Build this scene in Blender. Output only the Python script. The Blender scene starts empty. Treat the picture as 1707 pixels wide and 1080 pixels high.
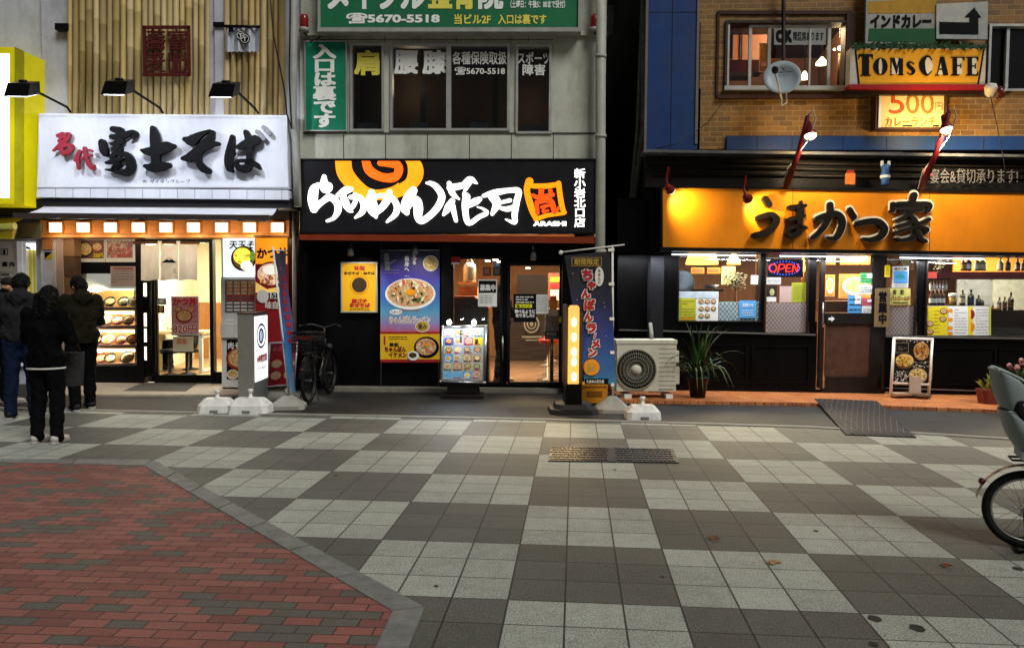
import bpy, bmesh, math, random
from mathutils import Vector, Matrix, Euler
random.seed(7)
SC = bpy.context.scene
COL = SC.collection
# ------------------------------------------------------------------ camera
FPX, PITCH, ROLL, YAW, HCAM = 1308.0, .0483, .0067, .0259, 1.6534
FWD = Vector((math.sin(YAW)*math.cos(PITCH), math.cos(YAW)*math.cos(PITCH), -math.sin(PITCH)))
_r0 = Vector((math.cos(YAW), -math.sin(YAW), 0)); _d0 = FWD.cross(_r0)
RGT = math.cos(ROLL)*_r0 - math.sin(ROLL)*_d0
DWN = math.sin(ROLL)*_r0 + math.cos(ROLL)*_d0
EYE = Vector((0, 0, HCAM))
cd = bpy.data.cameras.new('camera'); cam = bpy.data.objects.new('camera', cd); COL.objects.link(cam)
cd.sensor_fit = 'HORIZONTAL'; cd.sensor_width = 36; cd.lens = 36*FPX/1707
cd.clip_end = 400; cd.clip_start = .05
cam.matrix_world = Matrix(((RGT.x, -DWN.x, -FWD.x, 0), (RGT.y, -DWN.y, -FWD.y, 0), (RGT.z, -DWN.z, -FWD.z, HCAM), (0, 0, 0, 1)))
SC.camera = cam
# ------------------------------------------------------------------ night sky, plaza light, exposure
SUN_EL, SUN_AZ = math.radians(47), math.radians(34)      # azimuth measured from behind the camera towards the right
W = bpy.data.worlds.new("World"); SC.world = W; W.use_nodes = True
wn = W.node_tree; wn.nodes.clear()
sky = wn.nodes.new('ShaderNodeTexSky'); sky.sky_type = 'NISHITA'; sky.sun_disc = False
sky.sun_elevation = SUN_EL; sky.sun_rotation = math.pi - SUN_AZ
hs = wn.nodes.new('ShaderNodeHueSaturation'); hs.inputs['Saturation'].default_value = .12
bg = wn.nodes.new('ShaderNodeBackground'); bg.inputs['Strength'].default_value = .013
wo = wn.nodes.new('ShaderNodeOutputWorld')
wn.links.new(sky.outputs[0], hs.inputs['Color']); wn.links.new(hs.outputs[0], bg.inputs[0]); wn.links.new(bg.outputs[0], wo.inputs[0])
sl = bpy.data.lights.new('plaza_light', 'SUN'); sl.energy = 1.65; sl.angle = math.radians(28); sl.color = (1, 1, .95)
so = bpy.data.objects.new('plaza_light', sl); COL.objects.link(so)
_sd = Vector((math.sin(SUN_AZ)*math.cos(SUN_EL), -math.cos(SUN_AZ)*math.cos(SUN_EL), math.sin(SUN_EL)))
so.rotation_euler = _sd.to_track_quat('Z', 'Y').to_euler()
SC.view_settings.view_transform = 'Standard'; SC.view_settings.look = 'None'
SC.view_settings.exposure = 0.5; SC.view_settings.gamma = 1
SC.render.engine = 'CYCLES'
SC.cycles.use_denoising = True
SC.cycles.max_bounces = 6; SC.cycles.transparent_max_bounces = 16; SC.cycles.caustics_reflective = False; SC.cycles.caustics_refractive = False
SC.cycles.sample_clamp_indirect = 4
# ------------------------------------------------------------------ pixel <-> place
def ray(x, y): return FWD + (x-853.5)/FPX*RGT + (y-540)/FPX*DWN
def G(x, y, z=0.0):
    k = ray(x, y); return EYE + k*((z-HCAM)/k.z)
def AT(x, y, Y):
    k = ray(x, y); return EYE + k*(Y/k.y)
class Plane:
    """an upright facade plane; off is metres towards the street"""
    def __init__(s, X0, Y0, sl):
        s.d = Vector((1, sl, 0)).normalized(); s.n = Vector((sl, -1, 0)).normalized(); s.p = Vector((X0, Y0, 0))
    def pt(s, x, y, off=0.0):
        k = ray(x, y); q = s.p + s.n*off
        return EYE + k*((q-EYE).dot(s.n)/k.dot(s.n))
    def foot(s, x, off=0.0, z=0.0):
        q = s.pt(x, 600, off); return Vector((q.x, q.y, z))
SO = Plane(-6, 13.0, -.05)      # soba shop front
RA = Plane(-.7, 12.35, -.05)    # ramen shop front
TO = Plane(3.0, 12.1, -.09)     # right-hand shop front
# ------------------------------------------------------------------ materials
def lin(h):
    c = [int(h[i:i+2], 16)/255 for i in (0, 2, 4)]
    return tuple(x/12.92 if x <= .04045 else ((x+.055)/1.055)**2.4 for x in c)
_M = {}
def mat(name, hx='808080', rough=.6, metal=0., var=.12, scale=6., bump=0., bscale=40., emit=0., spec=.22, stain=0., coat=0., ecol=None, alpha=1., stretch=None):
    if name in _M: return _M[name]
    m = bpy.data.materials.new(name); m.use_nodes = True; _M[name] = m
    nt = m.node_tree; N = nt.nodes; L = nt.links
    b = N['Principled BSDF']; c = lin(hx)
    b.inputs['Roughness'].default_value = rough; b.inputs['Metallic'].default_value = metal
    b.inputs['Specular IOR Level'].default_value = spec
    if coat: b.inputs['Coat Weight'].default_value = coat
    tc = N.new('ShaderNodeTexCoord'); vec = tc.outputs['Object']
    if stretch:
        mp = N.new('ShaderNodeMapping'); mp.inputs['Scale'].default_value = stretch; L.new(vec, mp.inputs[0]); vec = mp.outputs[0]
    col = None
    if var or stain:
        n = N.new('ShaderNodeTexNoise'); n.inputs['Scale'].default_value = scale; n.inputs['Detail'].default_value = 6; n.inputs['Roughness'].default_value = .65
        L.new(vec, n.inputs['Vector'])
        r = N.new('ShaderNodeValToRGB'); r.color_ramp.elements[0].position = .3; r.color_ramp.elements[1].position = .7
        r.color_ramp.elements[0].color = tuple(x*(1-var) for x in c)+(1,); r.color_ramp.elements[1].color = tuple(min(1, x*(1+var)) for x in c)+(1,)
        L.new(n.outputs['Fac'], r.inputs[0]); col = r.outputs[0]
        if stain:
            n2 = N.new('ShaderNodeTexNoise'); n2.inputs['Scale'].default_value = 1.6; n2.inputs['Detail'].default_value = 8; n2.inputs['Roughness'].default_value = .75
            mp2 = N.new('ShaderNodeMapping'); mp2.inputs['Scale'].default_value = (2.2, 2.2, .45); L.new(tc.outputs['Object'], mp2.inputs[0]); L.new(mp2.outputs[0], n2.inputs['Vector'])
            r2 = N.new('ShaderNodeValToRGB'); r2.color_ramp.elements[0].position = .46; r2.color_ramp.elements[1].position = .72
            r2.color_ramp.elements[0].color = (0, 0, 0, 1); r2.color_ramp.elements[1].color = (stain, stain, stain, 1)
            L.new(n2.outputs['Fac'], r2.inputs[0])
            mx = N.new('ShaderNodeMixRGB'); mx.blend_type = 'MIX'; mx.inputs[2].default_value = (.05, .045, .035, 1)
            L.new(r2.outputs[0], mx.inputs[0]); L.new(col, mx.inputs[1]); col = mx.outputs[0]
        L.new(col, b.inputs['Base Color'])
        rr = N.new('ShaderNodeMapRange'); rr.inputs['To Min'].default_value = max(.03, rough-.12); rr.inputs['To Max'].default_value = min(1, rough+.12)
        L.new(n.outputs['Fac'], rr.inputs[0]); L.new(rr.outputs[0], b.inputs['Roughness'])
    else:
        b.inputs['Base Color'].default_value = c+(1,)
    if emit:
        b.inputs['Emission Strength'].default_value = emit
        if ecol: b.inputs['Emission Color'].default_value = lin(ecol)+(1,)
        elif col: L.new(col, b.inputs['Emission Color'])
        else: b.inputs['Emission Color'].default_value = c+(1,)
        b.inputs['Base Color'].default_value = tuple(x*.4 for x in c)+(1,)
    if bump:
        n3 = N.new('ShaderNodeTexNoise'); n3.inputs['Scale'].default_value = bscale; n3.inputs['Detail'].default_value = 5
        L.new(vec, n3.inputs['Vector'])
        bp = N.new('ShaderNodeBump'); bp.inputs['Strength'].default_value = bump; bp.inputs['Distance'].default_value = .01
        L.new(n3.outputs['Fac'], bp.inputs['Height']); L.new(bp.outputs[0], b.inputs['Normal'])
    return m
def food(name, hexes, scale=30., emit=0., rough=.45):
    """a dish or its printed picture: patches of several colours"""
    if name in _M: return _M[name]
    m = bpy.data.materials.new(name); m.use_nodes = True; _M[name] = m
    N = m.node_tree.nodes; L = m.node_tree.links; b = N['Principled BSDF']; b.inputs['Roughness'].default_value = rough
    tc = N.new('ShaderNodeTexCoord'); n = N.new('ShaderNodeTexNoise'); n.inputs['Scale'].default_value = scale; n.inputs['Detail'].default_value = 4; n.inputs['Roughness'].default_value = .7; n.inputs['Distortion'].default_value = 1.2
    L.new(tc.outputs['Object'], n.inputs['Vector'])
    r = N.new('ShaderNodeValToRGB'); e = r.color_ramp.elements
    k = len(hexes)
    e[0].position = .38; e[0].color = lin(hexes[0])+(1,); e[1].position = .62; e[1].color = lin(hexes[-1])+(1,)
    for i in range(1, k-1): q = e.new(.38+.24*i/(k-1)); q.color = lin(hexes[i])+(1,)
    L.new(n.outputs['Fac'], r.inputs[0]); L.new(r.outputs[0], b.inputs['Base Color'])
    if emit: L.new(r.outputs[0], b.inputs['Emission Color']); b.inputs['Emission Strength'].default_value = emit
    bp = N.new('ShaderNodeBump'); bp.inputs['Strength'].default_value = .5; bp.inputs['Distance'].default_value = .01
    L.new(n.outputs['Fac'], bp.inputs['Height']); L.new(bp.outputs[0], b.inputs['Normal'])
    return m
def clothmat(name, hx, through=.5):
    m = mat(name, hx, .85, var=.06, bump=.2, bscale=15); N = m.node_tree.nodes; L = m.node_tree.links; o = N['Material Output']; t = N.new('ShaderNodeBsdfTranslucent'); x = N.new('ShaderNodeMixShader'); x.inputs[0].default_value = through; t.inputs[0].default_value = lin(hx)+(1,)
    L.new(N['Principled BSDF'].outputs[0], x.inputs[1]); L.new(t.outputs[0], x.inputs[2]); L.new(x.outputs[0], o.inputs[0]); return m
def glassmat(name, tint='ffffff', refl=.9, rough=.02):
    if name in _M: return _M[name]
    m = bpy.data.materials.new(name); m.use_nodes = True; _M[name] = m
    N = m.node_tree.nodes; L = m.node_tree.links; N.clear()
    o = N.new('ShaderNodeOutputMaterial'); t = N.new('ShaderNodeBsdfTransparent'); g = N.new('ShaderNodeBsdfGlossy'); x = N.new('ShaderNodeMixShader'); f = N.new('ShaderNodeFresnel')
    t.inputs[0].default_value = lin(tint)+(1,); g.inputs['Roughness'].default_value = rough; f.inputs[0].default_value = 1.45
    mm = N.new('ShaderNodeMath'); mm.operation = 'MULTIPLY'; mm.inputs[1].default_value = refl
    L.new(f.outputs[0], mm.inputs[0]); L.new(mm.outputs[0], x.inputs[0]); L.new(t.outputs[0], x.inputs[1]); L.new(g.outputs[0], x.inputs[2]); L.new(x.outputs[0], o.inputs[0])
    return m
def gradmat(name, stops, z0, z1, rough=.5, emit=0.):
    """printed cloth or paper whose own colours run from its bottom z0 to its top z1 (world metres)"""
    m = bpy.data.materials.new(name); m.use_nodes = True; _M[name] = m
    N = m.node_tree.nodes; L = m.node_tree.links; b = N['Principled BSDF']; b.inputs['Roughness'].default_value = rough
    tc = N.new('ShaderNodeTexCoord'); s = N.new('ShaderNodeSeparateXYZ'); L.new(tc.outputs['Object'], s.inputs[0])
    mr = N.new('ShaderNodeMapRange'); mr.inputs['From Min'].default_value = z0; mr.inputs['From Max'].default_value = z1; L.new(s.outputs[2], mr.inputs[0])
    n = N.new('ShaderNodeTexNoise'); n.inputs['Scale'].default_value = 4; L.new(tc.outputs['Object'], n.inputs['Vector'])
    ad = N.new('ShaderNodeMath'); ad.operation = 'MULTIPLY_ADD'; ad.inputs[1].default_value = .16; L.new(n.outputs['Fac'], ad.inputs[0]); L.new(mr.outputs[0], ad.inputs[2])
    sb = N.new('ShaderNodeMath'); sb.operation = 'SUBTRACT'; sb.inputs[1].default_value = .08; L.new(ad.outputs[0], sb.inputs[0])
    r = N.new('ShaderNodeValToRGB'); e = r.color_ramp.elements
    e[0].position = stops[0][0]; e[0].color = lin(stops[0][1])+(1,); e[1].position = stops[-1][0]; e[1].color = lin(stops[-1][1])+(1,)
    for p, h in stops[1:-1]: q = e.new(p); q.color = lin(h)+(1,)
    L.new(sb.outputs[0], r.inputs[0]); L.new(r.outputs[0], b.inputs['Base Color'])
    if emit: L.new(r.outputs[0], b.inputs['Emission Color']); b.inputs['Emission Strength'].default_value = emit
    return m
# ------------------------------------------------------------------ a scratch scene in which lettering and bodies are turned into meshes
TMP = bpy.data.scenes.new('scratch')
def eval_mesh(ob):
    TMP.collection.objects.link(ob); vl = TMP.view_layers[0]; vl.update()
    me = bpy.data.meshes.new_from_object(ob.evaluated_get(vl.depsgraph)); TMP.collection.objects.unlink(ob)
    return me
_G = {}
def glyphs(body, bold=0., line=1.0, res=3):
    k = (body, bold, line)
    if k not in _G:
        cu = bpy.data.curves.new('glyphs', 'FONT'); cu.body = body; cu.offset = bold; cu.resolution_u = res; cu.align_x = 'CENTER'; cu.space_line = line
        ob = bpy.data.objects.new('glyphs', cu); me = eval_mesh(ob)
        vs = [(v.co.x, v.co.y) for v in me.vertices]; fs = [tuple(p.vertices) for p in me.polygons]
        bpy.data.objects.remove(ob); bpy.data.curves.remove(cu); bpy.data.meshes.remove(me)
        _G[k] = (vs, fs)
    return _G[k]
# ------------------------------------------------------------------ mesh collector
ORG = {}
def catmull(pts, k=6):
    if len(pts) < 3:
        a, b = pts; return [tuple(a[j]+(b[j]-a[j])*i/k for j in range(len(a))) for i in range(k+1)]
    P = [tuple(2*pts[0][j]-pts[1][j] for j in range(len(pts[0])))]+list(pts)+[tuple(2*pts[-1][j]-pts[-2][j] for j in range(len(pts[0])))]
    out = []
    for i in range(1, len(P)-2):
        for s in range(k):
            t = s/k; q = []
            for j in range(len(pts[0])):
                a, b, c, d = P[i-1][j], P[i][j], P[i+1][j], P[i+2][j]
                q.append(.5*((2*b)+(-a+c)*t+(2*a-5*b+4*c-d)*t*t+(-a+3*b-3*c+d)*t**3))
            out.append(tuple(q))
    out.append(tuple(pts[-1])); return out
class MB:
    def __init__(s): s.v = []; s.f = []; s.fm = []; s.fs = []; s.mats = []; s.cur = 0
    def use(s, m):
        if m not in s.mats: s.mats.append(m)
        s.cur = s.mats.index(m); return s
    def face(s, idx, smooth=False): s.f.append(tuple(idx)); s.fm.append(s.cur); s.fs.append(smooth)
    def poly(s, pts, smooth=False):
        n = len(s.v); s.v += [Vector(p) for p in pts]; s.face(range(n, n+len(pts)), smooth); return s
    def prism(s, front, back, caps=(1, 1)):
        n = len(front); o = len(s.v); s.v += [Vector(p) for p in front]+[Vector(p) for p in back]
        if caps[0]: s.face(range(o, o+n))
        if caps[1]: s.face(range(o+2*n-1, o+n-1, -1))
        for i in range(n): j = (i+1) % n; s.face((o+i, o+n+i, o+n+j, o+j))
        return s
    def px(s, F, pts, off, thick=.004):
        fr = [F.pt(x, y, off) for x, y in pts]; return s.prism(fr, [p-F.n*thick for p in fr])
    def rect(s, F, x0, y0, x1, y1, off, thick=.004, ground=False):
        fr = [F.pt(x0, y0, off), F.pt(x1, y0, off), F.pt(x1, y1, off), F.pt(x0, y1, off)]
        if ground: fr[2].z = fr[3].z = ground if ground is not True else 0.
        fr[3].x, fr[3].y = fr[0].x, fr[0].y; fr[2].x, fr[2].y = fr[1].x, fr[1].y
        return s.prism(fr, [p-F.n*thick for p in fr])
    def flat(s, F, pts, off): return s.poly([F.pt(x, y, off) for x, y in pts])
    def frect(s, F, x0, y0, x1, y1, off): return s.flat(F, [(x0, y0), (x1, y0), (x1, y1), (x0, y1)], off)
    def ell(s, F, cx, cy, rx, ry, off, n=28, a0=0, a1=2*math.pi, rot=0.):
        P = []
        for i in range(n):
            a = a0+(a1-a0)*i/(n if a1-a0 > 6.28 else n-1); x, y = rx*math.cos(a), ry*math.sin(a)
            P.append((cx+x*math.cos(rot)-y*math.sin(rot), cy+x*math.sin(rot)+y*math.cos(rot)))
        return s.flat(F, P, off)
    def ring(s, F, cx, cy, rx, ry, w, off, n=32):
        for i in range(n):
            a, b = 2*math.pi*i/n, 2*math.pi*(i+1)/n
            s.flat(F, [(cx+rx*math.cos(a), cy+ry*math.sin(a)), (cx+rx*math.cos(b), cy+ry*math.sin(b)), (cx+(rx-w)*math.cos(b), cy+(ry-w)*math.sin(b)), (cx+(rx-w)*math.cos(a), cy+(ry-w)*math.sin(a))], off)
        return s
    def text(s, F, body, x0, y0, x1, y1, off, bold=.012, line=1.0, depth=0., skew=0., slope=0.):
        vs, fs = glyphs(body, min(bold, .008), line); xs = [p[0] for p in vs]; ys = [p[1] for p in vs]
        a0, a1, b0, b1 = min(xs), max(xs), min(ys), max(ys); g = max(0, bold-.008)*.8
        ex, ey = g*(x1-x0)/(a1-a0), g*(y1-y0)/(b1-b0)
        sh = [(0, 0)] if g < .006 else [(-1, -1), (1, -1), (1, 1), (-1, 1), (0, 0)] if g < .03 else [(-1, -1), (0, -1), (1, -1), (1, 0), (1, 1), (0, 1), (-1, 1), (-1, 0), (0, 0)]
        x0, x1, y0, y1 = x0+ex, x1-ex, y0+ey, y1-ey
        for q, (hx, hy) in enumerate(sh):
            o = len(s.v); of = off+.00025*q
            def mp(p):
                u = (p[0]-a0)/(a1-a0); w = (p[1]-b0)/(b1-b0); return (x0+u*(x1-x0)+skew*w*(y1-y0)+hx*ex, y1-w*(y1-y0)+slope*u*(x1-x0)+hy*ey)
            fr = [F.pt(*mp(p), of) for p in vs]
            s.v += fr
            for f in fs: s.face([o+i for i in f])
            if depth:
                s.v += [p-F.n*depth for p in fr]; n = len(vs); ed = {}
                for f in fs:
                    for i in range(len(f)): a, b = f[i], f[(i+1) % len(f)]; ed[(a, b)] = ed.get((a, b), 0)+1
                for (a, b) in ed:
                    if (b, a) not in ed: s.face((o+a, o+n+a, o+n+b, o+b))
        return s
    def stroke(s, F, pts, off, depth=.02, grow=0., k=6, clip=None):
        q = catmull(pts, k); n = len(q); Lf = []; Rt = []
        for i in range(n):
            a = q[max(0, i-1)]; b = q[min(n-1, i+1)]; dx, dy = b[0]-a[0], b[1]-a[1]; d = math.hypot(dx, dy) or 1
            w = max(.3, q[i][2]/2+grow); Lf.append((q[i][0]-dy/d*w, q[i][1]+dx/d*w)); Rt.append((q[i][0]+dy/d*w, q[i][1]-dx/d*w))
        def cap(i, sg):
            a = q[i-1] if i else q[0]; b = q[i] if i else q[1]
            dx, dy = (b[0]-a[0]), (b[1]-a[1]); d = math.hypot(dx, dy) or 1; w = max(.3, q[i][2]/2+grow); an = math.atan2(dy, dx)
            return [(q[i][0]+w*math.cos(an+t)*1.0, q[i][1]+w*math.sin(an+t)) for t in ([math.pi/2-math.pi*j/6 for j in range(1, 6)] if sg else [-math.pi/2-math.pi*j/6 for j in range(1, 6)])]
        def fix(p): return (p[0], max(p[1], clip)) if clip else p
        A = [fix(p) for p in Lf]; B = [fix(p) for p in Rt]; c1 = [fix(p) for p in cap(n-1, 1)]; c0 = [fix(p) for p in cap(0, 0)]
        o = len(s.v); P = A+B+c1+c0
        fr = [F.pt(x, y, off) for x, y in P]; s.v += fr; m = len(P); s.v += [p-F.n*depth for p in fr]
        for i in range(n-1): s.face((o+i, o+i+1, o+n+i+1, o+n+i))
        s.face([o+n-1]+[o+2*n+i for i in range(5)]+[o+2*n-1]); s.face([o+n]+[o+2*n+5+i for i in range(5)]+[o])
        lo = list(range(n))+[2*n+i for i in range(5)]+[n+i for i in range(n-1, -1, -1)]+[2*n+5+i for i in range(5)]
        for i in range(len(lo)): a, b = lo[i], lo[(i+1) % len(lo)]; s.face((o+a, o+m+a, o+m+b, o+b))
        return s
    def box(s, c, sz, rz=0., M=None):
        c = Vector(c); hx, hy, hz = sz[0]/2, sz[1]/2, sz[2]/2
        R = M if M is not None else Matrix.Rotation(rz, 3, 'Z')
        P = [c+R @ Vector((x*hx, y*hy, z*hz)) for z in (-1, 1) for x, y in ((-1, -1), (1, -1), (1, 1), (-1, 1))]
        return s.prism(P[4:], P[:4])
    def taper(s, c, b, t, h, rz=0., bev=0.):
        """block on z=c.z: bottom (w,d), top (w,d)"""
        R = Matrix.Rotation(rz, 3, 'Z'); c = Vector(c)
        def oct_(w, d, z, k):
            k = min(w, d)*k; return [c+R @ Vector(p) for p in ((-w/2+k, -d/2, z), (w/2-k, -d/2, z), (w/2, -d/2+k, z), (w/2, d/2-k, z), (w/2-k, d/2, z), (-w/2+k, d/2, z), (-w/2, d/2-k, z), (-w/2, -d/2+k, z))]
        return s.prism(oct_(t[0], t[1], h, .18), oct_(b[0], b[1], 0, .14))
    def tube(s, pts, r, n=8, caps=True, closed=False):
        pts = [Vector(p) for p in pts]; m = len(pts); rs = r if isinstance(r, (list, tuple)) else [r]*m; o = len(s.v); prev = None
        for i in range(m):
            if closed: t = pts[(i+1) % m]-pts[i-1]
            else: t = pts[min(m-1, i+1)]-pts[max(0, i-1)]
            t.normalize()
            if prev is None: u = t.orthogonal().normalized()
            else: u = (prev-t*prev.dot(t)); u = u.normalized() if u.length > 1e-6 else t.orthogonal().normalized()
            prev = u; w = t.cross(u)
            for j in range(n): a = 2*math.pi*j/n; s.v.append(pts[i]+(u*math.cos(a)+w*math.sin(a))*rs[i])
        for i in range(m if closed else m-1):
            i2 = (i+1) % m
            for j in range(n): j2 = (j+1) % n; s.face((o+i*n+j, o+i*n+j2, o+i2*n+j2, o+i2*n+j), True)
        if caps and not closed:
            s.face([o+j for j in range(n-1, -1, -1)]); s.face([o+(m-1)*n+j for j in range(n)])
        return s
    def lathe(s, prof, c, axis=(0, 0, 1), n=20, sx=1., caps=True):
        ax = Vector(axis).normalized(); u = ax.orthogonal().normalized(); w = ax.cross(u); c = Vector(c); o = len(s.v); m = len(prof)
        for r, h in prof:
            for j in range(n): a = 2*math.pi*j/n; s.v.append(c+ax*h+(u*math.cos(a)+w*math.sin(a)*sx)*max(r, 1e-4))
        for i in range(m-1):
            for j in range(n): j2 = (j+1) % n; s.face((o+i*n+j, o+i*n+j2, o+(i+1)*n+j2, o+(i+1)*n+j), True)
        if caps: s.face([o+j for j in range(n-1, -1, -1)]); s.face([o+(m-1)*n+j for j in range(n)])
        return s
    def ball(s, c, r, n=12, M=None):
        rr = (r, r, r) if isinstance(r, (int, float)) else r; c = Vector(c); o = len(s.v); m = n//2+1
        for i in range(m):
            th = math.pi*i/(m-1)
            for j in range(n):
                ph = 2*math.pi*j/n; p = Vector((rr[0]*math.sin(th)*math.cos(ph), rr[1]*math.sin(th)*math.sin(ph), rr[2]*math.cos(th)))
                s.v.append(c+(M @ p if M else p))
        for i in range(m-1):
            for j in range(n): j2 = (j+1) % n; s.face((o+i*n+j, o+(i+1)*n+j, o+(i+1)*n+j2, o+i*n+j2), True)
        return s
    def build(s, name, parent=None, m=None, origin=None):
        if m is not None: s.mats = [m]; s.fm = [0]*len(s.f)
        if parent is not None: org = ORG[parent.name]
        elif origin is not None: org = Vector(origin)
        else:
            xs = [p.x for p in s.v]; ys = [p.y for p in s.v]; zs = [p.z for p in s.v]
            org = Vector(((min(xs)+max(xs))/2, (min(ys)+max(ys))/2, min(zs)))
        me = bpy.data.meshes.new(name); me.from_pydata([tuple(p-org) for p in s.v], [], s.f)
        for q in s.mats: me.materials.append(q)
        me.polygons.foreach_set('material_index', s.fm); me.polygons.foreach_set('use_smooth', s.fs); me.update()
        ob = bpy.data.objects.new(name, me); COL.objects.link(ob); ORG[ob.name] = org
        if parent is not None: ob.parent = parent
        else: ob.location = org
        return ob
def fixnormals(ob):
    bm = bmesh.new(); bm.from_mesh(ob.data); bmesh.ops.recalc_face_normals(bm, faces=bm.faces); bm.to_mesh(ob.data); bm.free()
def tag(o, label, cat, group=None, kind=None):
    if label: o['label'] = label
    if cat: o['category'] = cat
    if group: o['group'] = group
    if kind: o['kind'] = kind
    return o
def thing(name, label, cat, loc, group=None):
    o = bpy.data.objects.new(name, None); COL.objects.link(o); o.location = loc; o.empty_display_size = .1; ORG[o.name] = Vector(loc)
    return tag(o, label, cat, group)
def struct(o): o['kind'] = 'structure'; return o
def lamp(name, kind, loc, energy, color, parent=None, size=.1, target=None, spot=None, blend=.5, size_y=None):
    l = bpy.data.lights.new(name, kind); l.energy = energy; l.color = color
    if kind in ('POINT', 'SPOT'): l.shadow_soft_size = size
    if kind == 'AREA':
        l.size = size
        if size_y: l.shape = 'RECTANGLE'; l.size_y = size_y
    if kind == 'SPOT': l.spot_size = math.radians(spot or 70); l.spot_blend = blend
    o = bpy.data.objects.new(name, l); COL.objects.link(o); ORG[o.name] = Vector(loc)
    if parent is not None: o.parent = parent; o.location = Vector(loc)-ORG[parent.name]
    else: o.location = loc
    if target is not None: o.rotation_euler = (Vector(loc)-Vector(target)).to_track_quat('Z', 'Y').to_euler()
    return o
def sheet(name, label, cat, F, x0, y0, x1, y1, off, m, fn=None, thick=.006, group=None):
    """a sheet, poster or flat sign and what is printed on it, one mesh"""
    b = MB(); b.use(m).rect(F, x0, y0, x1, y1, off, thick)
    if fn: fn(b)
    return tag(b.build(name), label, cat, group)
def rows(b, F, x0, y0, x1, y1, n, off, m, seed=1, fill=.5):
    """lines of small print too small to read"""
    rnd = random.Random(seed); b.use(m); h = (y1-y0)/n
    for i in range(n):
        x = x0; y = y0+i*h+h*(1-fill)/2
        while x < x1-1:
            w = rnd.uniform(2, 7); b.frect(F, x, y, min(x1, x+w), y+h*fill, off); x += w+rnd.uniform(.6, 1.6)
            if rnd.random() < .06: break
    return b
def scatter(b, F, cx, cy, rx, ry, off, ms, n, sz, seed=1):
    """pieces of food strewn over a pictured dish"""
    rnd = random.Random(seed)
    for k in range(n):
        a = rnd.uniform(0, 6.283); r = math.sqrt(rnd.random())*.92; x, y = cx+rx*r*math.cos(a), cy+ry*r*math.sin(a); t = rnd.uniform(0, 3.14); l = sz*rnd.uniform(.5, 1.3); w = l*rnd.uniform(.2, .6); m_ = rnd.uniform(.1, .5)*l
        P = [(-l, 0), (-l*.4, -w), (l*.5, -w*.8), (l, m_*.4), (l*.3, w), (-l*.5, w*.7)]
        b.use(rnd.choice(ms)).flat(F, [(x+p*math.cos(t)-q*math.sin(t), y+p*math.sin(t)+q*math.cos(t)) for p, q in P], off+.00012*k)
    return b
def bowlpic(b, F, cx, cy, rx, ry, off, rim, fd, fn=.82):
    b.use(rim).ell(F, cx, cy, rx, ry, off); b.use(fd).ell(F, cx, cy-ry*.06, rx*fn, ry*fn*.95, off+.0015); return b
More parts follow.
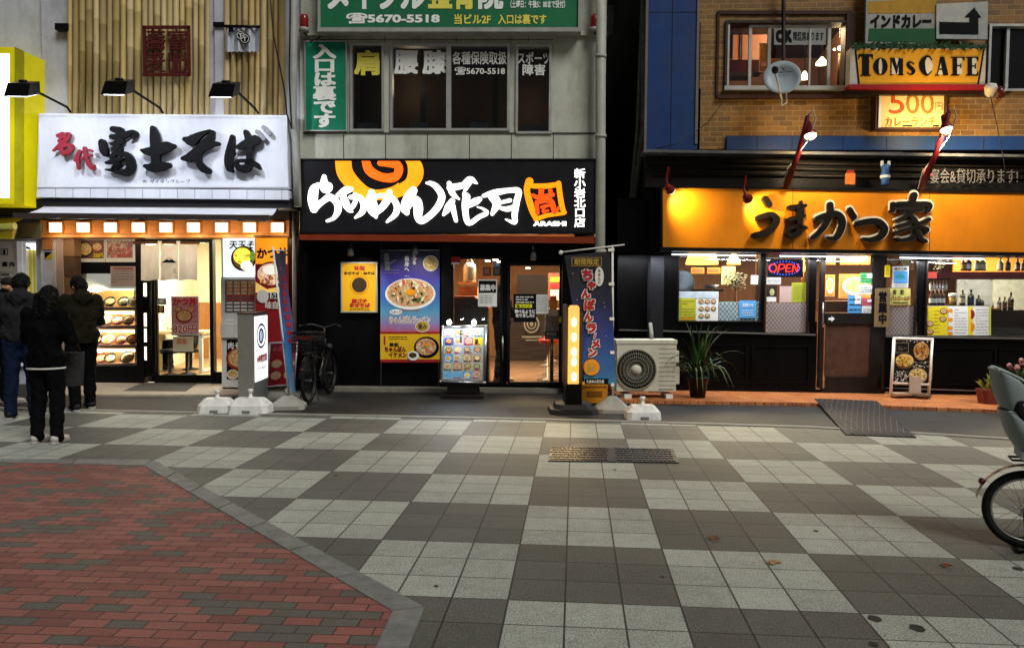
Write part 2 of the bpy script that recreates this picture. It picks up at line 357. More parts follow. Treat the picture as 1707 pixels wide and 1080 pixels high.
# ================================================================== the ground
TX0, TY0, TTH = .5697, 8.5437, -.1057
def grid_uv(N, L, sx, sy):
    tc = N.new('ShaderNodeTexCoord'); mp = N.new('ShaderNodeMapping'); mp.vector_type = 'TEXTURE'
    mp.inputs['Location'].default_value = (TX0, TY0, 0); mp.inputs['Rotation'].default_value = (0, 0, TTH); mp.inputs['Scale'].default_value = (sx, sy, 1)
    L.new(tc.outputs['Object'], mp.inputs[0]); return tc, mp
def mathn(N, L, op, a, b=None):
    n = N.new('ShaderNodeMath'); n.operation = op
    for i, x in enumerate((a, b)):
        if x is None: continue
        if isinstance(x, (int, float)): n.inputs[i].default_value = x
        else: L.new(x, n.inputs[i])
    return n.outputs[0]
def paving_material():
    m = bpy.data.materials.new('checker_paving'); m.use_nodes = True; N = m.node_tree.nodes; L = m.node_tree.links; b = N['Principled BSDF']
    tc, mp = grid_uv(N, L, .9, .9); sp = N.new('ShaderNodeSeparateXYZ'); L.new(mp.outputs[0], sp.inputs[0])
    fu = mathn(N, L, 'FLOOR', sp.outputs[0]); fv = mathn(N, L, 'FLOOR', sp.outputs[1])
    ck = mathn(N, L, 'FLOORED_MODULO', mathn(N, L, 'ADD', fu, fv), 2.0)
    u3 = mathn(N, L, 'MULTIPLY', sp.outputs[0], 3.0); v3 = mathn(N, L, 'MULTIPLY', sp.outputs[1], 3.0)
    du = mathn(N, L, 'ABSOLUTE', mathn(N, L, 'SUBTRACT', mathn(N, L, 'FRACT', u3), .5)); dv = mathn(N, L, 'ABSOLUTE', mathn(N, L, 'SUBTRACT', mathn(N, L, 'FRACT', v3), .5))
    jt = mathn(N, L, 'GREATER_THAN', mathn(N, L, 'MAXIMUM', mathn(N, L, 'ADD', du, .004), mathn(N, L, 'ADD', dv, .001)), .4865)
    cid = N.new('ShaderNodeCombineXYZ'); L.new(mathn(N, L, 'FLOOR', u3), cid.inputs[0]); L.new(mathn(N, L, 'FLOOR', v3), cid.inputs[1])
    wnz = N.new('ShaderNodeTexWhiteNoise'); L.new(cid.outputs[0], wnz.inputs['Vector'])
    big = N.new('ShaderNodeTexNoise'); big.inputs['Scale'].default_value = .9; big.inputs['Detail'].default_value = 6; big.inputs['Roughness'].default_value = .7; L.new(tc.outputs['Object'], big.inputs['Vector'])
    sm = N.new('ShaderNodeTexNoise'); sm.inputs['Scale'].default_value = 95; sm.inputs['Detail'].default_value = 3; sm.inputs['Roughness'].default_value = .8; L.new(tc.outputs['Object'], sm.inputs['Vector'])
    md = N.new('ShaderNodeTexNoise'); md.inputs['Scale'].default_value = 9; md.inputs['Detail'].default_value = 8; md.inputs['Roughness'].default_value = .75; L.new(tc.outputs['Object'], md.inputs['Vector'])
    mix = N.new('ShaderNodeMixRGB'); mix.inputs[2].default_value = lin('5b5b53')+(1,); mix.inputs[1].default_value = lin('a4a79c')+(1,); L.new(ck, mix.inputs[0])
    f = mathn(N, L, 'ADD', mathn(N, L, 'MULTIPLY', wnz.outputs['Value'], .2), .5)
    f = mathn(N, L, 'ADD', f, mathn(N, L, 'MULTIPLY', big.outputs['Fac'], .46))
    f = mathn(N, L, 'ADD', f, mathn(N, L, 'MULTIPLY', mathn(N, L, 'SUBTRACT', sm.outputs['Fac'], .5), 3.0))
    f = mathn(N, L, 'ADD', f, mathn(N, L, 'MULTIPLY', mathn(N, L, 'SUBTRACT', md.outputs['Fac'], .5), .8))
    mul = N.new('ShaderNodeMixRGB'); mul.blend_type = 'MULTIPLY'; mul.inputs[0].default_value = 1
    cb = N.new('ShaderNodeCombineXYZ'); [L.new(f, cb.inputs[i]) for i in range(3)]
    L.new(mix.outputs[0], mul.inputs[1]); L.new(cb.outputs[0], mul.inputs[2])
    jm = N.new('ShaderNodeMixRGB'); jm.inputs[2].default_value = (.018, .017, .015, 1); L.new(mathn(N, L, 'MULTIPLY', jt, .95), jm.inputs[0]); L.new(mul.outputs[0], jm.inputs[1])
    L.new(jm.outputs[0], b.inputs['Base Color'])
    rr = N.new('ShaderNodeMapRange'); rr.inputs['To Min'].default_value = .5; rr.inputs['To Max'].default_value = .78; L.new(md.outputs['Fac'], rr.inputs[0]); L.new(rr.outputs[0], b.inputs['Roughness'])
    bp = N.new('ShaderNodeBump'); bp.inputs['Strength'].default_value = .45; bp.inputs['Distance'].default_value = .006
    L.new(mathn(N, L, 'SUBTRACT', mathn(N, L, 'MULTIPLY', sm.outputs['Fac'], .8), mathn(N, L, 'MULTIPLY', jt, 2.0)), bp.inputs['Height']); L.new(bp.outputs[0], b.inputs['Normal'])
    return m
def brick_material():
    m = bpy.data.materials.new('brick_paving'); m.use_nodes = True; N = m.node_tree.nodes; L = m.node_tree.links; b = N['Principled BSDF']
    tc, mp = grid_uv(N, L, 1, 1); mp.inputs['Rotation'].default_value = (0, 0, -.078)
    br = N.new('ShaderNodeTexBrick'); br.offset = .5; br.inputs['Color1'].default_value = (0, 0, 0, 1); br.inputs['Color2'].default_value = (1, 1, 1, 1); br.inputs['Mortar'].default_value = (.5, .5, .5, 1)
    br.inputs['Scale'].default_value = 1; br.inputs['Mortar Size'].default_value = .0042; br.inputs['Mortar Smooth'].default_value = .1; br.inputs['Brick Width'].default_value = .186; br.inputs['Row Height'].default_value = .0905; br.inputs['Bias'].default_value = 0
    L.new(mp.outputs[0], br.inputs['Vector'])
    r = N.new('ShaderNodeValToRGB'); r.color_ramp.interpolation = 'CONSTANT'; e = r.color_ramp.elements
    e[0].position = 0; e[0].color = lin('57534a')+(1,); e[1].position = .26; e[1].color = lin('7a483f')+(1,)
    for p, h in ((.4, '834d44'), (.6, '72423b'), (.8, '88534a')): q = e.new(p); q.color = lin(h)+(1,)
    L.new(br.outputs['Color'], r.inputs[0])
    sm = N.new('ShaderNodeTexNoise'); sm.inputs['Scale'].default_value = 120; sm.inputs['Detail'].default_value = 4; L.new(tc.outputs['Object'], sm.inputs['Vector'])
    bg_ = N.new('ShaderNodeTexNoise'); bg_.inputs['Scale'].default_value = 2.2; bg_.inputs['Detail'].default_value = 7; bg_.inputs['Roughness'].default_value = .7; L.new(tc.outputs['Object'], bg_.inputs['Vector'])
    f = mathn(N, L, 'ADD', mathn(N, L, 'MULTIPLY', sm.outputs['Fac'], .7), mathn(N, L, 'ADD', mathn(N, L, 'MULTIPLY', bg_.outputs['Fac'], .7), .3))
    cb = N.new('ShaderNodeCombineXYZ'); [L.new(f, cb.inputs[i]) for i in range(3)]
    mul = N.new('ShaderNodeMixRGB'); mul.blend_type = 'MULTIPLY'; mul.inputs[0].default_value = 1; L.new(r.outputs[0], mul.inputs[1]); L.new(cb.outputs[0], mul.inputs[2])
    jm = N.new('ShaderNodeMixRGB'); jm.inputs[2].default_value = (.03, .02, .016, 1); L.new(br.outputs['Fac'], jm.inputs[0]); L.new(mul.outputs[0], jm.inputs[1]); L.new(jm.outputs[0], b.inputs['Base Color'])
    b.inputs['Roughness'].default_value = .68
    bp = N.new('ShaderNodeBump'); bp.inputs['Strength'].default_value = .5; bp.inputs['Distance'].default_value = .006
    L.new(mathn(N, L, 'SUBTRACT', mathn(N, L, 'MULTIPLY', sm.outputs['Fac'], .5), mathn(N, L, 'MULTIPLY', br.outputs['Fac'], 1.5)), bp.inputs['Height']); L.new(bp.outputs[0], b.inputs['Normal'])
    return m
O3 = (0, 0, 0)
ASPH = mat('asphalt', '242322', .64, var=.35, spec=.3, scale=3, bump=.5, bscale=160)
b = MB(); b.poly([(-60, -40, -.03), (60, -40, -.03), (60, 80, -.03), (-60, 80, -.03)]); struct(b.build('ground', m=mat('far_asphalt', '3a3937', .8, var=.2), origin=O3))
KL = [(-160, 677), (20, 682), (246, 688), (631, 695), (1000, 703), (1200, 709), (1350, 713.5), (1500, 722), (1660, 732), (1830, 743)]
kp = [G(*p) for p in KL]
nearL, nearR = [Vector((-26, kp[0].y+.3, 0))], [Vector((20, kp[-1].y-1.6, 0))]
edge = nearL+kp+nearR
b = MB(); STAIN = mat('gum_stain', '33312e', .7, var=.2)
b.use(paving_material()); b.poly([(-26, -12, 0)]+[(20, -12, 0)]+[tuple(p) for p in reversed(edge)])
b.use(STAIN)
for x, y, rx in ((1458, 1031, 11), (1529, 1047, 12), (1456, 1074, 8), (1104, 962, 4), (727, 977, 4), (1025, 783, 3), (1360, 885, 4), (685, 1003, 5), (1697, 948, 8), (560, 793, 3)):
    c = G(x, y); r = rx*c.y/1308; b.poly([(c.x+r*math.cos(a*.524)*(1+.2*math.sin(a*2.3)), c.y+1.3*r*math.sin(a*.524), .003) for a in range(12)])
struct(b.build('pavement', origin=O3))
b = MB(); ed2 = [p+Vector((0, .11, 0)) for p in edge]
for i in range(len(edge)-1): b.prism([edge[i]+Vector((0, 0, .012)), edge[i+1]+Vector((0, 0, .012)), ed2[i+1]+Vector((0, 0, .012)), ed2[i]+Vector((0, 0, .012))], [edge[i], edge[i+1], ed2[i+1], ed2[i]])
struct(b.build('kerb', m=mat('kerb_stone', '86837b', .7, var=.2, scale=5, bump=.3), origin=O3))
b = MB(); b.poly([tuple(p) for p in ed2]+[(20, 16, 0), (-26, 16, 0)]); struct(b.build('road', m=ASPH, origin=O3))
inner = [(-300, 772), (0, 771), (240, 777), (655, 1020), (627, 1080), (560, 1230)]
outer = [(-300, 766), (0, 766), (255, 767), (708, 1014), (681, 1080), (630, 1230)]
gi = [G(*p) for p in inner]; go = [G(*p) for p in outer]
b = MB(); b.poly([(p.x, p.y, .004) for p in gi]+[(gi[-1].x, -6, .004), (-16, -6, .004), (-16, gi[0].y, .004)]); struct(b.build('brick_path', m=brick_material(), origin=O3))
b = MB(); GRN = mat('granite_edging', '72736f', .6, var=.34, scale=6, bump=.3, bscale=90)
for i in range(len(gi)-1):
    a0, a1, c0, c1 = gi[i], gi[i+1], go[i], go[i+1]; n = max(1, round((a1-a0).length/.62))
    for k in range(n):
        t0, t1 = k/n+.003, (k+1)/n-.003; q = [a0.lerp(a1, t0), a0.lerp(a1, t1), c0.lerp(c1, t1), c0.lerp(c1, t0)]
        if (q[0]-q[1]).length < .02: continue
        z = Vector((0, 0, .009)); b.prism([p+z for p in q], [p-z*.5 for p in q])
o = b.build('kerb_edging', m=GRN, origin=O3); fixnormals(o); struct(o)
# paving in front of the shops
b = MB(); q = [G(x, y) for x, y in ((60, 661), (395, 661), (395, 640), (60, 640))]; q[2].y += 1; q[3].y += 1
b.prism([Vector((p.x, p.y, .03)) for p in q], [Vector((p.x, p.y, -.02)) for p in q]); struct(b.build('threshold_floor', m=mat('pale_threshold', 'a59a8c', .6, var=.18, scale=5, bump=.3), origin=O3))
def orange_tiles():
    m = bpy.data.materials.new('orange_tiles'); m.use_nodes = True; N = m.node_tree.nodes; L = m.node_tree.links; b = N['Principled BSDF']
    tc = N.new('ShaderNodeTexCoord'); br = N.new('ShaderNodeTexBrick'); br.inputs['Color1'].default_value = lin('b06438')+(1,); br.inputs['Color2'].default_value = lin('d68a50')+(1,); br.inputs['Mortar'].default_value = lin('5a3c2a')+(1,)
    mp = N.new('ShaderNodeMapping'); mp.inputs['Rotation'].default_value = (0, 0, .75); L.new(tc.outputs['Object'], mp.inputs[0]); L.new(mp.outputs[0], br.inputs['Vector'])
    br.inputs['Scale'].default_value = 1; br.inputs['Brick Width'].default_value = .2; br.inputs['Row Height'].default_value = .07; br.inputs['Mortar Size'].default_value = .004
    n = N.new('ShaderNodeTexNoise'); n.inputs['Scale'].default_value = 3; n.inputs['Detail'].default_value = 6; L.new(tc.outputs['Object'], n.inputs['Vector'])
    mx = N.new('ShaderNodeMixRGB'); mx.blend_type = 'MULTIPLY'; mx.inputs[0].default_value = .3; L.new(br.outputs['Color'], mx.inputs[1]); L.new(n.outputs['Fac'], mx.inputs[2]); L.new(mx.outputs[0], b.inputs['Base Color']); b.inputs['Roughness'].default_value = .45
    return m
b = MB(); q = [G(x, y) for x, y in ((1036, 672), (1360, 677), (1650, 688), (1780, 693), (2050, 703))]
b.prism([p+Vector((0, 0, .045)) for p in q]+[Vector((12.5, 13.5, .045)), Vector((1.9, 13.5, .045))], [p-Vector((0, 0, .02)) for p in q]+[Vector((12.5, 13.5, -.02)), Vector((1.9, 13.5, -.02))])
struct(b.build('porch_floor', m=orange_tiles(), origin=O3))
b = MB(); q = [G(x, y, .034) for x, y in ((205, 651), (310, 652), (330, 638), (240, 637))]; b.prism(q, [p-Vector((0, 0, .01)) for p in q]); tag(b.build('door_mat', m=mat('mat_grey', '55524e', .85, var=.3, scale=30, bump=.4)), 'flat grey mat on the pale floor before the noodle shop door', 'mat')
# metal plates
b = MB(); q = [G(x, y, .055) for x, y in ((1358, 664), (1462, 668), (1528, 722), (1410, 717))]; q[2].z = q[3].z = .012
b.use(mat('mat_rubber', '2a2626', .65, var=.25, bump=.3)).prism(q, [p-Vector((0, 0, .02)) for p in q]); b.use(mat('mat_lines', '655e5c', .4, var=.2))
for k in range(-6, 13):
    for sg in (0, 1):
        a, c = (k/12.+.0, 0), (k/12.+.55, 1)
        if sg: a, c = (a[0]+.55, 0), (c[0]-.55, 1)
        pp = []
        for t in range(9):
            u = a[0]+(c[0]-a[0])*t/8
            if 0 <= u <= 1: pp.append(q[0].lerp(q[1], u).lerp(q[3].lerp(q[2], u), t/8)+Vector((0, 0, .003)))
        if len(pp) > 1: b.tube(pp, .0045, 4)
tag(b.build('door_mat'), 'dark sloping rubber mat with pale diamond lines before the cafe door', 'mat')
b = MB(); q = [G(x, y, .012) for x, y in ((919, 744), (1122, 748), (1132, 770), (914, 767))]
CAST = mat('cast_iron', '403e3c', .42, .8, var=.3, scale=9, bump=.3); b.use(CAST).prism(q, [p-Vector((0, 0, .02)) for p in q])
for i in range(30):
    for j in range(6):
        if i in (14, 15): continue
        c = q[0].lerp(q[1], (i+.5+(j % 2)*.4)/31).lerp(q[3].lerp(q[2], (i+.5+(j % 2)*.4)/31), (j+.5)/6); b.box(c+Vector((0, 0, .003)), (.022, .03, .008), .6 if (i+j) % 2 else -.6)
tag(b.build('manhole_cover'), 'long iron access cover with raised studs set into the paving', 'cover')
for (x, y, r, hx, lb) in ((1190, 897, .026, '6e4f30', 'small brown fallen leaf lying on a dark tile'), (1291, 938, .03, '9a7648', 'tan curled fallen leaf lying on pale tiles'), (1578, 943, .022, '6a3a2a', 'reddish fallen leaf lying on dark tiles near the grey bicycle')):
    c = G(x, y, .006); b = MB(); P = []
    for k in range(14):
        a = 2*math.pi*k/14; rr = r*(1+.35*math.cos(3*a)); P.append(c+Vector((rr*math.cos(a)*1.3, rr*math.sin(a), .012*abs(math.sin(a*1.5)))))
    for k in range(14): b.poly([c+Vector((0, 0, .004)), P[k], P[(k+1) % 14]])
    b.tube([c+Vector((-r*1.2, 0, .006)), c+Vector((-r*2, r*.3, .004))], .003, 4)
    tag(b.build('fallen_leaf', m=mat('leaf_'+hx, hx, .8, var=.3, scale=40)), lb, 'leaf', 'fallen leaves on the paving')
# ================================================================== shared finishes
BLACK = mat('black_paint', '060607', .45, var=.3, scale=4, bump=.15, bscale=30, spec=.07)
BLKM = mat('black_metal', '0c0c0c', .4, .2, var=.2)
WHITEP = mat('white_paint', 'c9c9c4', .5, var=.08, stain=.25)
STEEL = mat('brushed_steel', 'a8a8a6', .32, .9, var=.12)
ALU = mat('aluminium_frame', 'b4b4b0', .4, .6, var=.1)
GLASS = glassmat('window_glass', 'f4f8f8', 1.0)
PAPER = mat('white_paper', 'd8d6d0', .7, var=.04)
INK = mat('black_ink', '0c0c0e', .7, var=.1, spec=.1)
REDINK = mat('red_ink', 'b02a2c', .6, var=.1)
GREYINK = mat('grey_print', '77746e', .7, var=.15)
YELP = mat('yellow_print', 'd8c020', .6, var=.06)
ORGP = mat('orange_print', 'd8821c', .6, var=.06)
BLUEP = mat('blue_print', '4f93c8', .6, var=.08)
GREENP = mat('green_print', '58b070', .6, var=.08)
GOLDP = mat('gold_print', 'a98a3a', .5, var=.15)
REDP = mat('red_print', '8e1a1e', .55, var=.12)
WIRE = mat('cable_black', '1a1a1a', .5, var=.1)
F_NOOD = food('noodle_dish', ['e8dcae', 'd9b25a', 'b5702c', '6d7a2c', 'e9d9a0'], 38)
F_RICE = food('rice_dish', ['c98a3e', '8a4a22', 'd9a34e', 'e3d6b0', '7a3320'], 38)
F_EGG = food('egg_dish', ['f0c832', 'f3dc74', 'e9e2c2', 'dd9a20', 'f2d44a'], 34)
F_MIX = food('mixed_dish', ['d9d2b8', '8d9a58', 'd98a4a', 'c9453a', 'e6dcb8'], 42)
F_GRN = food('green_dish', ['eadfb4', '5f7a35', 'd8c27a', '3e5a2a', 'e6dcb0'], 40)
# ================================================================== noodle shop on the left
bt = thing('soba_shop', 'noodle shop clad in upright bamboo poles with an orange lit fascia and open glass door', 'shop', SO.foot(290, 0))
UP = .55
b = MB()
wall_s = mat('pale_render', 'b8b8c2', .75, var=.15, scale=3, bump=.25, bscale=60, stain=.3)
b.use(wall_s).rect(SO, 64, -190, 500, 345, UP, .25)
q0, q1 = SO.foot(64, UP-.3), SO.foot(497, UP-.3); bk = Vector((0, 7, 0))
b.prism([q0+Vector((0, 0, 7.2)), q0+bk+Vector((0, 0, 7.2)), q0+bk, q0], [p+Vector((.2, 0, 0)) for p in (q0+Vector((0, 0, 7.2)), q0+bk+Vector((0, 0, 7.2)), q0+bk, q0)])
b.prism([q1+Vector((0, 0, 7.2)), q1+bk+Vector((0, 0, 7.2)), q1+bk, q1], [p-Vector((.2, 0, 0)) for p in (q1+Vector((0, 0, 7.2)), q1+bk+Vector((0, 0, 7.2)), q1+bk, q1)])
o = b.build('wall', bt); fixnormals(o)
b = MB(); b.box((q0.x/2+q1.x/2, q0.y+3.4, 7.25), ((q1-q0).length+.2, 7.4, .12), -.05); b.build('roof', bt, mat('roof_felt', '4a4a4a', .9))
# bamboo
b = MB(); rnd = random.Random(3)
BAM = [mat('bamboo_'+h, h, .5, var=.16, scale=3, bump=.1, stretch=(6, 6, .6)) for h in ('bba675', 'ab9563', 'c6b182', 'a08b5a', 'c2aa70')]
x = 113.
while x < 472:
    w = rnd.uniform(6.5, 11.5)
    if 352 < x+w/2 < 377: x += 2; continue
    if x+w > 476: break
    cx = x+w/2; top, bot = SO.pt(cx, -175, UP+.06), SO.pt(cx, 196, UP+.06); r = w/2*12.4/1308*.94
    b.use(rnd.choice(BAM)); pts = []; rs = []
    zz = sorted([0, 1]+[rnd.uniform(.04, .3)+k*.3 for k in range(3)])
    for t in zz:
        for dt, g in (((-.004, 1.), (0, 1.09), (.004, 1.)) if 0 < t < 1 else ((0, 1.),)): pts.append(top.lerp(bot, t+dt)); rs.append(r*g)
    b.tube(pts, rs, 10); x += w+rnd.uniform(.4, 1.6)
b.build('bamboo_cladding', bt)
b = MB(); b.use(mat('white_pole', 'b9b9c2', .5, var=.08)).rect(SO, 355, -180, 375, 192, UP+.05, .05); b.build('white_upright', bt); b = MB(); b.use(BLKM).rect(SO, 355, 37, 377, 45, UP+.09, .04); b.build('wall_bracket', bt); b = MB(); b.use(BLKM).rect(SO, 91, 39, 113, 50, UP+.12, .12); b.build('wall_bracket', bt)
# red seal emblem on the bamboo
b = MB(); SEAL = mat('seal_red', '521c18', .55, var=.2); b.use(SEAL); fr = UP+.2
for r4 in ((237, 43, 316, 48), (237, 122, 316, 127), (237, 43, 242, 127), (311, 43, 316, 127)): b.rect(SO, *r4, fr, .03)
for ch, x0, y0, x1, y1 in (('蕎', 243, 49, 275, 84), ('麦', 243, 86, 275, 121), ('富', 279, 49, 310, 84), ('士', 279, 86, 310, 121)): b.text(SO, ch, x0, y0, x1, y1, fr, .006, depth=.03)
for k in range(4):
    b.rect(SO, 280+k*9, 88, 283+k*9, 118, fr+.003, .02); b.rect(SO, 244, 52+k*9, 274, 54+k*9, fr+.003, .02)
b.build('red_seal', bt)
# small white half curtain with round crest
t = thing('white_banner', 'small white cloth with a black round crest hung among the bamboo poles', 'banner', SO.pt(404, 88, UP+.2))
b = MB(); b.use(mat('white_cloth', 'b8bcc6', .8, var=.1, bump=.3, bscale=20))
P = []
for i in range(17):
    xx = 376+56*i/16; P.append((xx, .03*math.sin(i*1.25)))
for i in range(16):
    b.poly([SO.pt(P[i][0], 46, UP+.17+P[i][1]), SO.pt(P[i+1][0], 46, UP+.17+P[i+1][1]), SO.pt(P[i+1][0], 86+(i % 3), UP+.17+P[i+1][1]*1.5), SO.pt(P[i][0], 86+(i % 2), UP+.17+P[i][1]*1.5)], True)
b.build('cloth', t)
b = MB(); b.use(INK).ell(SO, 401, 59, 8, 8, UP+.215); b.ell(SO, 408, 65, 9, 9, UP+.217); b.use(PAPER).ring(SO, 401, 59, 6.5, 6.5, 1.2, UP+.222); b.frect(SO, 398, 56, 404, 57.6, UP+.223); b.frect(SO, 400.2, 57.6, 401.8, 63, UP+.223); b.ring(SO, 408, 65, 7, 7, 1, UP+.222); b.frect(SO, 405, 62, 411, 63.4, UP+.223); b.frect(SO, 407.3, 63, 408.8, 69, UP+.223); b.build('crest', t)
b = MB(); b.use(BLKM).tube([SO.pt(374, 44, UP+.2), SO.pt(434, 45, UP+.2)], .022, 8); b.rect(SO, 381, 46, 388, 53, UP+.24, .03); b.build('rod', t)
# lower shop: fascia, lamps, pillars, frames
b = MB(); WOOD = mat('orange_wood', 'a86a2e', .5, var=.22, scale=4, bump=.2, stretch=(1, 1, 9)); FO = .45
b.use(WOOD).rect(SO, 66, 366, 482, 393, FO, .12); b.build('fascia', bt)
b = MB(); b.use(WOOD).rect(SO, 66, 391, 482, 396, FO+.05, .5); b.use(mat('soffit_dark', '241a14', .7)).rect(SO, 66, 345, 482, 367, FO+.02, .4); b.build('soffit', bt)
LMP = mat('fascia_lamp_glow', 'fff0d0', .5, var=0, emit=9, ecol='ffedd0')
for x in (92, 138, 183.5, 230, 276, 322, 369, 415.5, 462):
    b = MB(); b.use(mat('lamp_box', 'c0722e', .5)); b.rect(SO, x-11.5, 370, x+11.5, 388.5, FO+.05, .05); b.use(LMP).rect(SO, x-9.5, 372, x+9.5, 386.5, FO+.058, .01); b.build('fascia_lamp', bt)
    lamp('fascia_light', 'POINT', SO.pt(x, 394, FO+.2), 3.2, (1, .8, .55), bt, .05)
# sidewall pillars
b = MB(); b.use(mat('salmon_pillar', 'b29a90', .6, var=.1, stain=.15)).rect(SO, 86, 393, 104, 640, .3, .25, ground=.02); b.build('pillar', bt)
b = MB()
for k in range(7): b.use(mat('tile_brown', '5b4636', .5, var=.2) if k % 2 else mat('tile_tan', '8a6a4a', .5, var=.2)).rect(SO, 104, 393+35*k, 123, 427+35*k, .28, .2)
b.build('tile_pillar', bt)
b = MB(); b.use(BLKM)
b.rect(SO, 121, 393, 480, 399, .06, .12); b.rect(SO, 121, 434, 232, 456, .06, .1); b.rect(SO, 121, 399, 131, 640, .06, .1, ground=.02); b.rect(SO, 225, 399, 237, 640, .08, .12, ground=.02)
b.rect(SO, 255, 466, 261, 640, .0, .06, ground=.02); b.rect(SO, 348, 399, 354, 640, .05, .12, ground=.02); b.rect(SO, 258, 625, 350, 640, .02, .06, ground=.02); b.rect(SO, 369, 399, 377, 640, .05, .12, ground=.02); b.rect(SO, 352, 620, 372, 640, .03, .06, ground=.02)
b.rect(SO, 131, 610, 228, 640, .06, .5, ground=.02); b.rect(SO, 232, 392, 352, 404, .03, .1)
b.build('door_frame', bt)
b = MB(); b.use(GLASS).rect(SO, 261, 404, 348, 625, -.02, .008); b.rect(SO, 354, 399, 369, 620, -.02, .008); b.build('door_glass', bt)
b = MB(); b.use(BLKM).tube([SO.pt(251, 470, .12), SO.pt(251, 620, .12)], .02, 6); b.rect(SO, 237, 466, 257, 628, .05, .04); b.use(mat('shelf_glow', 'fff3d8', emit=3, var=0, ecol='ffe9c0'))
for y in (472, 522, 548, 578): b.rect(SO, 239, y, 244, y+22, .056, .004)
b.build('side_panel', bt)
# interior
b = MB(); inn = [SO.foot(225, -.1), SO.foot(480, -.1), SO.foot(480, -.1)+Vector((0, 4.2, 0)), SO.foot(225, -.1)+Vector((-.6, 4.2, 0))]
up_ = Vector((0, 0, 2.75))
b.use(mat('shop_floor_wood', 'a8865c', .5, var=.15, scale=3, stretch=(1, 6, 1))).poly([p+Vector((0, 0, .03)) for p in inn])
b.use(mat('cream_wall', 'dcd2b4', .7, var=.06)).poly([inn[3], inn[2], inn[2]+up_, inn[3]+up_]); b.poly([inn[0], inn[3], inn[3]+up_, inn[0]+up_]); b.poly([inn[2], inn[1], inn[1]+up_, inn[2]+up_])
b.use(mat('white_ceiling', 'd0cdc4', .8, var=.03)).poly([p+up_ for p in inn])
b.use(mat('wood_dado', 'a06a34', .5, var=.2, stretch=(8, 8, 1))).poly([inn[3]+Vector((0, -.01, 0)), inn[2]+Vector((0, -.01, 0)), inn[2]+Vector((0, -.01, 1.25)), inn[3]+Vector((0, -.01, 1.25))])
b.build('interior', bt)
b = MB(); b.use(mat('ceiling_tube', 'fff4dc', emit=14, var=0, ecol='fff0d6'))
c = (inn[0]+inn[2])/2
for dx in (-.9, .2, 1.2): b.box(c+Vector((dx, -.4, 2.68)), (.14, 2.6, .05))
b.build('ceiling_light', bt); lamp('room_light', 'AREA', c+Vector((0, -.6, 2.6)), 190, (1, .96, .87), bt, 2.2)
# noren
t = thing('noren_curtain', 'white split door curtain with a small mountain crest hung on a rod', 'curtain', SO.pt(282, 468, .2))
b = MB(); b.use(clothmat('noren_white', 'd6cec4', .12))
for k, (a, c_) in enumerate(((235, 266.3), (266.8, 297.3), (297.8, 329))):
    n = 14
    for j in range(6):
        for i in range(n):
            def pp(i, j):
                u = i/n; v = j/6; sag = 4*math.sin(math.pi*u)*(1-v); return SO.pt(a+(c_-a)*u, 405+sag+v*(62+1.2*math.sin(u*5+k)-sag), .22+.028*math.sin(u*9+k*2)*(.3+v)+.01*math.sin(v*7+u*3))
            b.poly([pp(i, j), pp(i+1, j), pp(i+1, j+1), pp(i, j+1)], True)
b.build('cloth', t)
b = MB(); b.use(INK).flat(SO, [(269, 438), (276, 433), (279, 430), (285, 430), (288, 433), (295, 438)], .275); b.use(PAPER).flat(SO, [(277, 433), (279, 430.5), (285, 430.5), (287, 433), (284, 432.4), (282, 434), (280, 432.4)], .277); b.use(GREYINK).text(SO, '名\n代', 288, 447, 294, 456, .275, .01); b.build('crest', t)
b = MB(); b.use(mat('rod_wood', '5a3a26', .5)).tube([SO.pt(222, 404.5, .22), SO.pt(332, 405, .22)], .022, 8); b.use(PAPER)
for x in (266, 297): b.rect(SO, x-3, 402, x+3, 408, .25, .05)
b.build('rod', t)
# ---- big white sign
t = thing('shop_sign', 'long white signboard with raised black brush characters and two small red ones', 'sign', SO.pt(272, 332, .75)); SF = 1.0
b = MB(); SW = mat('sign_white', 'cfd2dc', .55, var=.06, scale=2, stain=.17)
P = []
for j in range(9):
    v = j/8; P.append((v, SF-.05*math.sin(math.pi*v)))
b.use(SW)
for j in range(8):
    (v0, o0), (v1, o1) = P[j], P[j+1]
    def L_(v): return 65-3*v, 190+122*v
    def R_(v): return 478+3*v, 193+122*v
    for i in range(1): b.poly([SO.pt(*L_(v0), o0), SO.pt(*R_(v0), o0), SO.pt(*R_(v1), o1), SO.pt(*L_(v1), o1)], True)
b.prism([SO.pt(65, 189.5, SF+.01), SO.pt(478, 192.5, SF+.01), SO.pt(478, 192.5, UP), SO.pt(65, 189.5, UP)], [p-Vector((0, 0, .03)) for p in (SO.pt(65, 189.5, SF+.01), SO.pt(478, 192.5, SF+.01), SO.pt(478, 192.5, UP), SO.pt(65, 189.5, UP))])
for xa, ya in ((65, 190), (478, 193)): 
    e = [SO.pt(xa, ya, SF-.01), SO.pt(xa+(3 if xa > 99 else -3), ya+122, SF-.01)]; b.poly([e[0], e[1], e[1]-SO.n*.44, e[0]-SO.n*.44])
b.build('panel', t)
b = MB(); b.use(SW).px(SO, [(62, 313), (480, 317), (481, 333), (61, 329)], SF+.03, .4); b.use(mat('sign_seam', '8d9098', .6))
for k in range(14): b.rect(SO, 92+k*29, 314+k*.26, 93+k*29, 329+k*.26, SF+.034, .002)
b.rect(SO, 62, 312, 480, 314, SF+.036, .01); b.build('lower_band', t)
DK = mat('carved_black', '09090c', .6, spec=.12, var=.35, scale=14, bump=.8, bscale=22)
r1 = lambda P: [(70+x/8.535, 200+y/8.535, w/8.535) for x, y, w in P]
r2 = lambda P: [(270+x/8.535, 200+y/8.535, w/8.535) for x, y, w in P]
